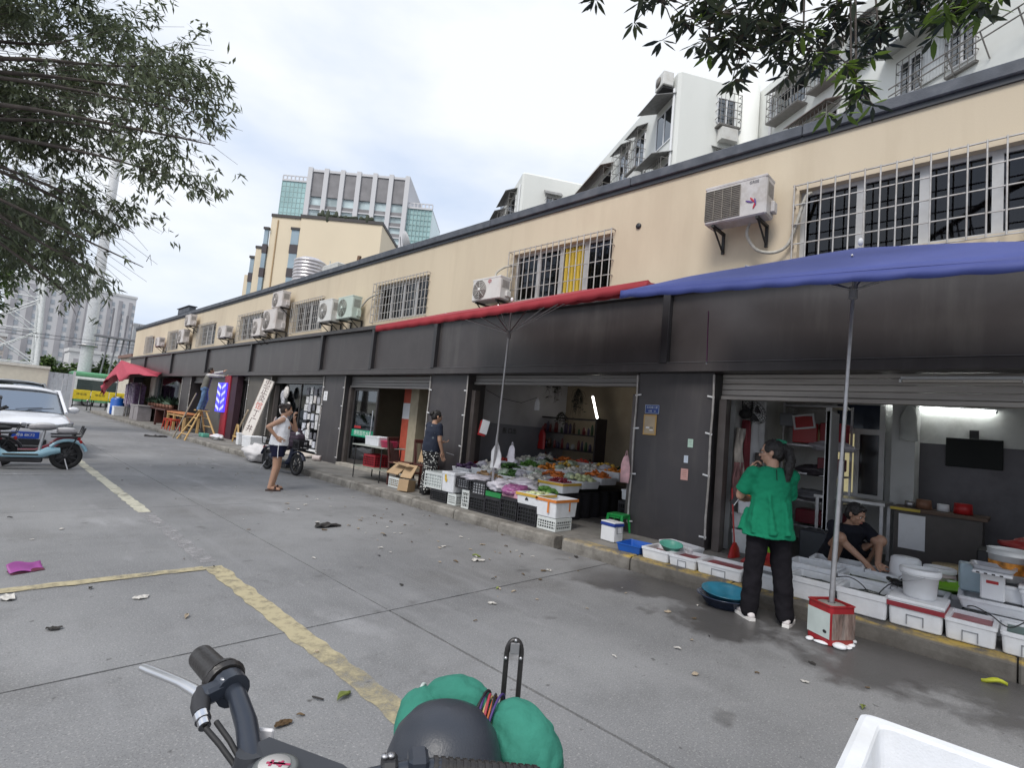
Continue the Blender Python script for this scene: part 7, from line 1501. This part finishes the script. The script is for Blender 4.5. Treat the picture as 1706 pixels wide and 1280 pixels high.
tw = thing('office_tower', 'tall pale office tower with glass wings behind the cream building', 'building', (70.03, 171.31, 0), -45)
tg = mat('tower_glass', (.34, .52, .52), .12, var=.22, scale=.12, spec=.8); tg2 = mat('tower_window', (.45, .54, .56), .15, var=.35, scale=.25); tc_ = mat('tower_concrete', (.55, .55, .57), .7, var=.03); td = mat('tower_dark', (.20, .195, .205), .6, var=.2, scale=.3); tl = mat('tower_lines', (.30, .42, .42), .5)
M().bx(.3, 32.2, .6, 24, 0, 79).build('core', tg2, tw); M().bx(-9.4, -.1, 1.0, 22, 0, 76.5).build('glass_wing', tg, tw); M().bx(32.6, 41.2, 1.2, 22, 0, 71.0).build('glass_wing', tg, tw)
for i in range(7): x = i*5.38; M().bx(x-.75, x+.75, -.5, 24.3, 0, 81.2).build('column', tc_, tw)
for i in range(6): M().bx(.8+i*5.38, 4.58+i*5.38, .1, 24, 71.6, 79.8).build('dark_panel', td, tw); M().bx(.8+i*5.38, 4.58+i*5.38, -.2, 24, 79.9, 80.7).build('parapet', tc_, tw)
for k in range(14):
    z = 67.6-k*3.62
    for i in range(6): M().bx(.8+i*5.38, 4.58+i*5.38, .2, .6, z-.1, z+1.1).build('spandrel', td, tw); M().bx(.8+i*5.38, 4.58+i*5.38, -.05, .15, z-.55, z-.15).build('ledge', tc_, tw)
for (xa, xb, zt) in ((-9.4, -.1, 76.5), (32.6, 41.2, 71)):
    q = M()
    for k in range(24): q.bx(xa, xb, .93, .99, zt-2.0-k*1.8, zt-1.8-k*1.8)
    for k in range(8): x = xa+(xb-xa)*k/7; q.bx(x-.1, x+.1, .9, .98, 20, zt)
    q.build('glazing_bars', tl, tw); M().bx(xa, xb, .7, 22.2, zt-.2, zt+.4).build('wing_cap', tc_, tw)
    q = M()
    for k in range(8): x = xa+(xb-xa)*k/7; q.bx(x-.15, x+.15, 1.0, 1.4, zt+.4, zt+1.7)
    q.bx(xa, xb, 1.05, 1.35, zt+1.7, zt+2.0); q.build('roof_rail', tc_, tw)
# ribbed steel water tank on the market roof
wt = thing('water_tank', 'ribbed round steel water tank standing on the market roof', 'tank', (9.2, 21.4, 5.42)); pr = []
for k in range(15): z = .1+k*.14; pr += [(.60, z), (.64, z+.05), (.64, z+.09), (.60, z+.13)]
M().lathe([(.001, .1)]+pr+[(.4, 2.3), (.001, 2.36)], n=28).build('tank_body', mat('tank_steel', (.58, .55, .56), .3, .6, var=.1), wt); M().box((0, 0, .05), (1.3, 1.3, .1)).build('tank_base', pvm, wt)

# ================================================================ far left: wall, bus, barriers, pylon, mast, high-rises
t = thing('boundary_wall', 'long cream boundary wall across the end of the car park', 'wall', (-14, 45, 0)); M().bx(-22, 17.4, -.12, .12, 0, 2.55).build('wall', mat('cream_wall', (.62, .58, .48), .8, var=.05), t); M().bx(-22, 17.45, -.2, .2, 2.555, 2.72).build('wall_cap', mat('wall_cap', (.6, .58, .52), .8), t)
t = thing('metal_gate', 'pale grey sheet gate right of the cream wall', 'gate', (4.0, 45, 0)); 
for i in range(5): M().bx(-.55+.24*i, -.33+.24*i, -.03, .03, .1, 2.4).build('sheet', mat('gate_grey', (.42, .45, .48), .5), t)
for x in (-.6, .7): M().bx(x-.06, x+.06, -.06, .06, 0, 2.6).build('post', tc_, t)
t = thing('bus', 'green and white city bus on the cross street', 'bus', (8.5, 60, 0), 0)
bw = mat('bus_white', (.66, .68, .66), .35, coat=.4); bgn = mat('bus_green', (.12, .36, .18), .35, coat=.4); bgl = mat('bus_glass', (.05, .07, .07), .1)
M().bx(-2.6, 9, -1.2, 1.2, .35, 2.55, b=.12).build('body', bw, t); M().bx(-2.55, 8.9, -1.15, 1.15, 2.5, 2.98, b=.15).build('roof', bgn, t); M().bx(-2.65, -2.58, -1.0, 1.0, 1.25, 2.3).build('windscreen', bgl, t); M().bx(-2.1, -.3, -1.22, -1.19, 1.3, 2.3).build('door', bgl, t); M().bx(-2.5, 8.9, -1.215, -1.205, .4, .8).build('green_stripe', bgn, t)
for i in range(6): M().bx(.0+1.4*i, 1.25+1.4*i, -1.22, -1.19, 1.4, 2.3).build('window', bgl, t)
for x in (-1.2, 5.5): wheel(t, (x, -1.1, .48), .48, .28, 'y', steel, 8)
ym = mat('barrier_yellow', (.72, .55, .03), .5); 
for i in range(3):
    t = thing('yellow_barrier', ('left', 'middle', 'right')[i]+' one of the three yellow barriers at the far junction', 'barrier', (5.55+1.05*i, 48, 0), 0, 'yellow barriers at the far junction'); M().bx(-.5, .5, -.04, .04, .75, 1.42, b=.02).build('board', ym, t); text('停车场', .2, dark, t, (0, -.042, 1.1), (90, 0, 0), .0005)
    for x in (-.42, .42): M().bx(x-.03, x+.03, -.2, .2, 0, .05).build('foot', dark, t); M().bx(x-.025, x+.025, -.025, .025, .05, .75).build('post', dark, t)
t = thing('steel_mast', 'tall white tubular mast behind the bus', 'mast', (7.1, 62, 0)); M().tube([(0, 0, 0), (0, 0, 8), (0, 0, 32)], [.55, .46, .28], 18).build('mast_tube', mat('mast_white', (.66, .67, .68), .5), t); M().lathe([(.46, 5.4), (.75, 5.4), (.75, 5.55), (.46, 5.55)], n=18).build('ring_platform', steel, t)
t = thing('lattice_tower', 'white tubular lattice tower behind the cream wall', 'tower', (1.6, 60, 0)); lw = mat('lattice_white', (.62, .64, .64), .5)
def LP(i, z): k = 2.1*(1-z/46); sx, sy = ((-1, -1), (1, -1), (1, 1), (-1, 1))[i % 4]; return (sx*k, sy*k, z)
for i in range(4): M().tube([LP(i, 0), LP(i, 26)], [.19, .12], 8).build('leg', lw, t)
for k in range(9):
    z0, z1 = .5+k*2.7, .5+(k+1)*2.7
    for i in range(4): M().tube([LP(i, z0), LP(i+1, z1)], .055, 5).build('brace', lw, t); M().tube([LP(i+1, z0), LP(i, z1)], .055, 5).build('brace', lw, t); M().tube([LP(i, z1), LP(i+1, z1)], .05, 5).build('brace', lw, t)
t = thing('switch_frame', 'grey frame of upright insulator posts beside the mast', 'frame', (8.9, 60, 0)); 
for i, (x, h) in enumerate(((-.6, 9.1), (.0, 8.7), (.5, 8.6), (.95, 8.1), (1.5, 8.0))): M().tube([(x-.5*(i < 3), 0, 0), (x, 0, 6.4), (x, 0, h)], [.07, .07, .09 if i < 3 else .04], 7).build('post', mat('insulator_grey', (.22, .22, .24), .6), t)
M().bx(-1.7, 1.6, -.5, .5, 6.3, 6.45).build('platform', mat('insulator_grey', (.22, .22, .24), .6), t)
t = thing('gate_house', 'small flat roofed house beyond the end of the market', 'building', (10.2, 52, 0)); M().bx(-1.6, 3, -2, 3, 0, 4.3).build('wall', mat('house_cream', (.55, .5, .42), .8), t); M().bx(-1.8, 3.2, -2.2, 3.2, 4.305, 4.55).build('roof', mat('house_roof', (.2, .12, .1), .8), t); M().bx(-1.2, -.4, -2.03, -1.99, 2.4, 3.5).build('window', dg, t)
hi = [mat('highrise_pale', (.62, .61, .62), .8, var=.04, scale=.05), mat('highrise_white', (.62, .62, .62), .8), mat('highrise_tan', (.5, .45, .42), .8)]; hd = mat('highrise_strip_hazed', (.37, .36, .38), .7, var=.2, scale=.1); hw = mat('highrise_window', (.35, .38, .42), .3, var=.3, scale=.3)  # high-rise strips kept pale: distance haze is put into the colour
def highrise(label, x, y, w, d, h, m, ns, rz=0):
    t = thing('high_rise', label, 'building', (x, y, 0), rz); M().bx(-w/2, w/2, 0, d, 0, h).build('wall', hi[m], t); M().bx(-w/2-.3, w/2+.3, -.3, d, h, h+1).build('roof_cap', hi[1], t)
    for i in range(ns):
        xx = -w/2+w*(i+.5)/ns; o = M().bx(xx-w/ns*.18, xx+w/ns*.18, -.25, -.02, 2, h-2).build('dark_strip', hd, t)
        q = M()
        for k in range(int(h/3.2)-1): q.bx(xx+w/ns*.2, xx+w/ns*.45, -.1, -.01, 3+3.2*k, 4.7+3.2*k)
        tag(q.build('window_column', hw, t), kind='stuff')
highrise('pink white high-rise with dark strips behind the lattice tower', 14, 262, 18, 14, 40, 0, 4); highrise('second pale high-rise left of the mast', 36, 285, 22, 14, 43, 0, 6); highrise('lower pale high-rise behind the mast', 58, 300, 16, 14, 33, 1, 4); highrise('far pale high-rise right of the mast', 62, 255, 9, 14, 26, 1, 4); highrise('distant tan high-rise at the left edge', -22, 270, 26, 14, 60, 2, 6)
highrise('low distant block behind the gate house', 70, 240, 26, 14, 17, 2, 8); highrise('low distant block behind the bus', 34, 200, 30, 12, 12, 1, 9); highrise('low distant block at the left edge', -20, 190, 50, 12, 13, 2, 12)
for z, x0, x1 in ((5.6, -8, 12), (5.9, -8, 12)): tag(M().tube([(x0+(x1-x0)*i/10, 58, z-.25*math.sin(math.pi*i/10)) for i in range(11)], .018, 4).build('overhead_wire', dark), 'thin dark overhead wire across the far street', 'wire', 'overhead wires across the far street')
# ================================================================ fish shop interior
def wallhang(label, pts, cols, y, cat='apron'): pass
t = thing('wall_fan', 'black wall fan hanging high at the left wall of the fish shop', 'fan', (7.62, 2.80, 2.03))
M().tube([(0, .12, .30), (0, .10, .05)], .008).build('cord', dark, t); M().ell((.0, .06, .0), (.07, .09, .075), n=12).build('motor', black, t)
q = M(); T = Matrix.Translation((-.06, -.08, .04)) @ Euler((R(62), 0, R(-30))).to_matrix().to_4x4()
for r in (.05, .09, .13, .17, .19): q.tube([T @ Vector((r*math.cos(a), r*math.sin(a), .0)) for a in [2*math.pi*i/24 for i in range(25)]], .0035, 4, caps=False)
for k in range(20): a = k*math.pi/10; q.tube([T @ Vector((.03*math.cos(a), .03*math.sin(a), .02)), T @ Vector((.19*math.cos(a), .19*math.sin(a), .0)), T @ Vector((.17*math.cos(a), .17*math.sin(a), -.07))], .0025, 4)
q.build('guard', black, t); q = M()
for k in range(3): a = 2.09*k; q.poly([T @ Vector((.03*math.cos(a), .03*math.sin(a), -.03)), T @ Vector((.16*math.cos(a), .16*math.sin(a), -.05)), T @ Vector((.16*math.cos(a+.9), .16*math.sin(a+.9), -.015)), T @ Vector((.03*math.cos(a+.9), .03*math.sin(a+.9), -.02))])
q.build('blade', mat('smoke_blade', (.06, .06, .065), .3), t)
def drape(name, label, x0, x1, zt, zb, y, m, seed=0, cat='apron'):
    q = M(); q.grid(lambda u, v: (x0+(x1-x0)*(.5+(u-.5)*(.75+.25*v)), y-.05-.035*math.sin(u*14+seed)-.03*noise.noise(Vector((u*4, v*3, seed))), zt+(zb-zt)*v), 20, 10); return tag(q.build(name, m, solid=.006), label, cat, 'aprons and cloths hanging in the fish shop')
drape('apron', 'dark red apron hanging below the wall fan', 7.62, 7.86, 1.95, 1.05, 2.94, mat('apron_red', (.20, .02, .03), .6, var=.3), 1); drape('apron', 'white and brown apron hanging beside the dark red one', 7.38, 7.62, 1.82, 1.15, 2.92, mat('apron_white', (.46, .42, .38), .7, var=.5, scale=5), 2); drape('cloth', 'faded red towel hanging at the shop entrance', 7.28, 7.60, 1.35, .82, 2.90, mat('towel_red', (.24, .12, .12), .8, var=.5, scale=10, stretch=(8, 1, 1)), 3, 'cloth'); drape('cloth', 'pale plastic sheet hanging along the left wall of the fish shop', 7.95, 8.55, 2.3, .9, 2.93, mat('pale_sheet', (.66, .67, .7), .5, var=.1), 4, 'cloth'); drape('apron', 'dark apron hanging deeper on the left wall of the fish shop', 8.0, 8.2, 1.5, .8, 2.86, mat('apron_dark', (.10, .09, .085), .7, var=.3), 5)
foambox((7.62, 2.70, PZ), (.44, .40, .30), 10, 'foam box lowest of the pile by the lime green bin'); foambox((7.66, 2.72, PZ+.31), (.42, .36, .20), -6, 'foam box in the middle of the pile by the wall fan'); foambox((7.62, 2.72, PZ+.515), (.40, .34, .22), 22, 'tilted foam box on top of the pile under the hanging aprons')
blob_bag('plastic_bag', 'orange and red bag lying on the foam box pile', (7.58, 2.70, PZ+.80), (.16, .18, .09), mat('orange_bag', (.60, .17, .03), .4, var=.5, scale=7), 51); blob_bag('plastic_bag', 'dark red bag behind the orange one', (7.75, 2.78, PZ+.86), (.14, .14, .10), mat('maroon_bag', (.2, .02, .03), .4), 52)
t = thing('bin', 'lime green plastic bin left of the woman in green', 'bin', (7.35, 2.42, PZ)); q = M(); tub(q, .26, .30, .36, .008, .03, .82, .02); q.build('bin_body', limep, t)
t = thing('broom', 'red broom leaning on the foam boxes in the fish shop', 'broom', (7.12, 2.72, PZ)); M().tube([(0, 0, .12), (.12, .12, .85)], .010, 6).build('stick', redp, t); q = M(); q.loft([((-.05, -.02, .0), .17, .05), ((-.02, -.01, .10), .12, .035), ((0, 0, .17), .03, .02)], 14); q.build('brush', redp, t)
tag(M().box((7.05, 2.35, PZ+.02), (.34, .42, .02), (0, -6, 6), b=.004).box((7.2, 2.36, PZ+.07), (.02, .42, .10), b=.004).build('dustpan', redp), 'wide red dustpan on the floor behind the foam boxes', 'dustpan')
t = thing('shelf_rack', 'steel shelf rack with red bins at the back of the fish shop', 'shelf', (9.1, 2.32, .16))
for x in (-.22, .22):
    for y in (-.40, .42): M().bx(x-.015, x+.015, y-.015, y+.015, 0, 2.15).build('upright', steel, t)
for z in (.30, .68, 1.08, 1.50, 2.1): M().bx(-.23, .23, -.40, .42, z, z+.025).build('shelf', steel, t)
def box_(nm, label, c, d, m, rz=0, cat='box'): return tag(M().box(c, d, (0, 0, rz), b=.012).build(nm, m), label, cat)
box_('red_bin', 'red plastic bin on the upper shelf of the steel rack', (9.05, 2.45, 1.86), (.36, .34, .30), redp, 4, 'bin'); box_('red_bin', 'second red bin on the upper shelf of the steel rack', (9.05, 2.08, 1.87), (.36, .30, .32), mat('red_plastic_b', (.32, .015, .03), .5), -3, 'bin'); box_('red_bin', 'dark red bin on the middle shelf of the steel rack', (9.05, 2.1, 1.42), (.36, .32, .18), mat('maroon_plastic', (.20, .015, .03), .5), 3, 'bin'); box_('red_bin', 'dark red crate at the bottom of the steel rack', (9.05, 2.22, .62), (.36, .6, .20), mat('maroon_plastic', (.2, .015, .03), .5), 0, 'bin')
t = thing('framed_tray', 'white framed red tray standing tilted on top of the rack', 'frame', (8.86, 2.45, 2.03)); q = M()
for a, b, c, d in ((-.15, .15, -.11, -.085), (-.15, .15, .085, .11), (-.15, -.125, -.085, .085), (.125, .15, -.085, .085)): q.bx(-.02, .02, a, b, c, d)
q.build('frame', white, t).rotation_euler = (R(-9), 0, 0); M().bx(.0, .015, -.125, .125, -.085, .085).build('tray', redp, t)
blob_bag('plastic_bag', 'bundle of clear plastic bags on the steel rack', (8.95, 2.1, 1.68), (.2, .3, .08), bagm, 55); blob_bag('plastic_bag', 'dark plastic bundle on the lower shelf of the steel rack', (9.0, 2.25, 1.30), (.2, .3, .09), mat('dark_bag', (.06, .05, .06), .4, bump=.4), 56); blob_bag('plastic_bag', 'grey plastic bundle low on the steel rack', (9.0, 2.25, .93), (.2, .32, .10), mat('grey_bag', (.2, .2, .22), .4, bump=.4), 57)
box_('grey_box', 'grey box on top of the steel rack by the left wall', (9.0, 2.70, 2.05), (.3, .2, .2), mat('grey_box', (.22, .23, .25), .7))
t = thing('panel_board', 'tall grey board standing by the steel rack', 'board', (8.5, 1.98, .16)); M().bx(-.25, .25, -.02, .02, .35, 2.0).build('board', mat('pale_grey_board', (.34, .34, .36), .6), t); M().bx(-.25, -.2, -.03, .03, 0, 2.05).build('edge', white, t)
t = thing('window_unit', 'white aluminium window unit with a lit left pane in the fish shop back wall', 'window', (9.76, 1.93, .95)); wa = mat('white_alu', (.60, .60, .60), .4, .2, var=.06)
q = M()
for a, b, c, d in ((-.36, -.29, 0, 1.5), (.29, .36, 0, 1.5), (-.29, .29, 0, .06), (-.29, .29, 1.44, 1.5), (-.29, .29, .98, 1.06), (-.035, .035, .06, .98)): q.bx(-.03, .03, a, b, c, d)
q.build('frame', wa, t); M().bx(-.01, .01, .04, .285, .065, .975).build('lit_pane', mat('lit_pane', (.5, .45, .28), .5, var=.25, scale=4, emit=.25, ecol=(.9, .8, .45)), t); M().bx(-.01, .01, -.285, -.04, .065, .975).build('dark_pane', mat('dark_pane', (.02, .02, .025), .15), t); M().bx(-.01, .01, -.285, .285, 1.065, 1.435).build('top_pane', mat('blue_pane', (.03, .04, .065), .12), t)
M().bx(9.3, 9.79, 1.15, 1.42, .16, 2.77).build('inner_pier', plas, MB_, True)
t = thing('television', 'black flat television on the back wall of the fish shop', 'television', (9.74, .55, 1.56)); M().bx(-.03, .03, -.30, .30, 0, .40, b=.006).build('screen', mat('tv_black', (.008, .010, .010), .5, spec=.2), t); M().bx(.0, .05, -.05, .05, .40, .52).build('bracket', dark, t)
bl2 = mat('lit_tube_c', (1, 1, .97), .4, var=0, emit=12, ecol=(.96, 1, .95)); tube_lamp('lit fluorescent tube on the back wall of the fish shop', (9.72, 1.17, 2.36), (9.72, .32, 2.34), bl2)
tube_lamp('short lit fluorescent tube left of the inner pier', (9.72, 1.60, 2.45), (9.72, 1.44, 2.45), bl2)
tube_lamp('unlit fluorescent tube fixed across the fish shop shutter', (7.08, 1.02, 2.44), (7.08, .04, 2.44), mat('unlit_tube', (.5, .47, .43), .4))
hbag('white towel hanging from the inner pier of the fish shop', (9.25, 1.22, 2.36), .2, .5, mat('towel_white', (.5, .52, .5), .8), 61); 
t = thing('steel_counter', 'steel sink counter behind the crouching person', 'counter', (8.95, 1.72, .16)); M().bx(-.3, .3, -.35, .5, .78, .82).build('counter_top', mat('steel_top', (.5, .5, .5), .35, .6), t)
for x in (-.26, .26):
    for y in (-.31, .46): M().bx(x-.02, x+.02, y-.02, y+.02, 0, .78).build('leg', steel, t)
t = thing('wooden_counter', 'brown wooden counter with a yellow edge at the back of the fish shop', 'counter', (9.0, .9, .16)); M().bx(-.3, .3, -.55, .42, .76, .80).build('counter_top', mat('brown_board', (.10, .06, .04), .6), t); M().bx(-.31, -.302, .1, .42, .765, .80).build('yellow_edge', mat('yellow_edge', (.5, .38, .05), .5), t); M().bx(-.26, .26, -.5, .38, .05, .755).build('cabinet', mat('dark_cabinet', (.075, .066, .062), .6), t); M().bx(-.27, -.262, .05, .33, .28, .72).build('white_sheet', white, t)
for i, (y, s, m_) in enumerate(((.6, .10, redp), (.8, .07, white), (1.0, .09, mat('brown_pot', (.2, .1, .06), .5)), (1.15, .06, steel))): tag(M().lathe([(.001, 0), (s, 0), (s*.9, s*1.3), (.001, s*1.3)], (9.0, y, .965), 14).build('pot', m_), ['red', 'white', 'brown', 'steel'][i]+' pot standing on the brown wooden counter', 'pot')
blob_bag('plastic_bag', 'red plastic bag at the right edge inside the fish shop', (8.0, .0, .76), (.2, .22, .09), mat('dull_red_bag', (.2, .02, .02), .5, bump=.4), 63); box_('tub_stand', 'dark box under the red bag inside the fish shop', (8.0, .05, .42), (.5, .7, .53), dark)
box_('black_tub', 'dark grey bin on the floor behind the woman in green', (7.9, 1.95, .36), (.4, .35, .42), mat('dark_tub', (.03, .035, .045), .5), 0, 'bin')
t = thing('pull_cord', 'thin purple cord with a hook hanging from the blue umbrella', 'cord', (5.35, 2.45, 2.6)); M().tube([(0, 0, .36), (0, -.01, 0), (0, -.015, -.18)], .006, 5).build('cord', mat('purple_cord', (.14, .03, .10), .6), t); M().ell((0, -.015, -.2), .012).build('hook', steel, t)

foambox((7.15, .30, PZ), (.42, .55, .28), -4, 'deep foam box behind the lime green bowl inside the fish shop', FG, waterm, .7); foambox((7.2, -.30, PZ), (.45, .5, .30), 6, 'lidded foam box behind the white buckets at the right edge', FG, None, lid=True); foambox((7.2, -.30, PZ+.34), (.42, .46, .24), -5, 'foam box stacked on the lidded one at the right edge', FG, None)
bucket((7.1, .02, PZ+.28), .13, .24, white, 'white bucket standing in the back row by the red bag', lid=white, rz=120); box_('blue_tub', 'small pale blue tub beside the weighing scale', (6.62, .36, .56), (.2, .2, .24), mat('pale_blue_tub', (.36, .46, .52), .4), 8, 'tub')
# ================================================================ litter on the road
lr = random.Random(8); lm = [mat('litter_brown', (.11, .075, .04), .8, var=.4), mat('litter_pale', (.50, .48, .45), .7), mat('litter_dark', (.025, .022, .02), .8), mat('litter_green', (.20, .24, .06), .6, var=.3), mat('litter_tan', (.33, .27, .2), .8)]
def scrap(x, y, s, m, kind=0, label=None, name='scrap', group=None, rz=None):
    q = M(); n_ = 7; T = Matrix.Rotation(lr.uniform(0, 6.28) if rz is None else rz, 4, 'Z')
    if kind == 0:   # dry curled leaf
        q.grid(lambda u, v: T @ Vector(((u-.5)*s, (v-.5)*s*.42*math.sin(math.pi*min(.97, max(.03, u))), .006+s*.16*((v-.5)*2)**2+s*.08*math.sin(u*5))), 6, 4)
    elif kind == 1:  # crumpled paper
        q.grid(lambda u, v: T @ Vector(((u-.5)*s*(1+.3*math.sin(v*5)), (v-.5)*s*.7, .006+s*.22*abs(noise.noise(Vector((u*4+x, v*4+y, 1)))))), 6, 5, sm=False)
    else: q.tube([T @ Vector((-s/2, 0, .008)), T @ Vector((0, s*.1, .012)), T @ Vector((s/2, 0, .008))], .005, 5)
    q.shift((x, y, .002)); o = q.build(name, m, solid=.0015 if kind < 2 else 0)
    return tag(o, label or 'small %s lying on the grey road %s' % (('dry curled leaf', 'crumpled paper scrap', 'thin dark twig')[kind], 'near the kerb' if x > 4.2 else ('in the middle' if x > 2.55 else 'by the yellow line')), 'litter', group or 'litter scraps on the road')
for i in range(150):
    x = lr.choice((lr.uniform(3.6, 5.6), lr.uniform(-.5, 5.6), lr.gauss(4.2, .5))); y = lr.choice((lr.uniform(.6, 9), lr.gauss(5, 1.4), lr.uniform(1.5, 16)))
    if x > 5.6 or y < .5 or (x < 1.6 and y < 1.8): continue
    k = lr.random(); scrap(x, y, lr.uniform(.02, .065), lm[lr.choice((0, 1, 1, 2, 4, 4, 0))], 0 if k < .5 else (1 if k < .85 else 2))
scrap(1.62, 2.66, .11, lm[3], 0, 'pale green fallen leaf beside the yellow line in the foreground', 'fallen_leaf', 'single fallen leaves', .4); scrap(1.5, 2.72, .07, lm[2], 2, 'small dark twig beside the pale green fallen leaf', 'twig', 'single twigs'); scrap(5.45, .17, .15, mat('leaf_yellow', (.45, .48, .04), .5, var=.3), 0, 'yellow green leaf on the wet road near the right edge', 'fallen_leaf', 'single fallen leaves', 1.9); scrap(4.11, .73, .08, lm[3], 0, 'small green leaf on the road left of the open foam box', 'fallen_leaf', 'single fallen leaves')
scrap(1.26, 2.60, .07, mat('dung_brown', (.07, .04, .015), .9), 1, 'dark brown clod on the road near the bike handlebar', 'clod', 'single clods'); scrap(1.36, 2.62, .04, lm[0], 0, 'curled brown leaf near the dark brown clod', 'fallen_leaf', 'single fallen leaves')
scrap(4.25, 4.48, .13, lm[1], 1, 'crumpled white and green vegetable leaf on the road by the kerb', 'vegetable_leaf', 'single vegetable leaves'); scrap(4.36, 4.62, .10, lm[3], 0, 'pale green vegetable scrap beside the white one', 'vegetable_leaf', 'single vegetable leaves'); scrap(3.55, 6.74, .30, lm[2], 1, 'long flat black rag in the middle of the road', 'rag', 'single rags', .1); scrap(3.73, 3.62, .05, lm[3], 0, 'small yellow green scrap beside the road joint', 'vegetable_leaf', 'single vegetable leaves')
scrap(5.0, 23.2, .6, lm[2], 1, 'dark crumpled cover on the road near the ladder', 'cover', 'single covers'); scrap(1.1, 4.82, .09, lm[1], 1, 'white paper scrap inside the yellow parking bay', 'scrap', 'single paper scraps'); scrap(.37, 5.22, .11, lm[1], 1, 'white scrap on the yellow cross line at the left edge', 'scrap', 'single paper scraps'); scrap(.56, 4.44, .07, lm[2], 1, 'small black lump in the yellow parking bay', 'scrap', 'single paper scraps')
t = thing('magenta_petal', 'magenta and purple curved card lying on the road at the left', 'card', (.50, 5.93, 0), 20); q = M(); q.grid(lambda u, v: ((u-.5)*.23, (v-.5)*.11*(1-.3*(2*u-1)**2), .012+.055*(v**1.6)+.014*math.sin(u*6)), 14, 8); q.build('card', mat('magenta_card', (.30, .06, .27), .5, var=.3, scale=6), t, solid=.003); M().grid(lambda u, v: ((u-.5)*.23, (v-.5)*.08-.02, .006+.015*v), 8, 3).build('dark_fold', mat('maroon_fold', (.09, .012, .03), .6), t)
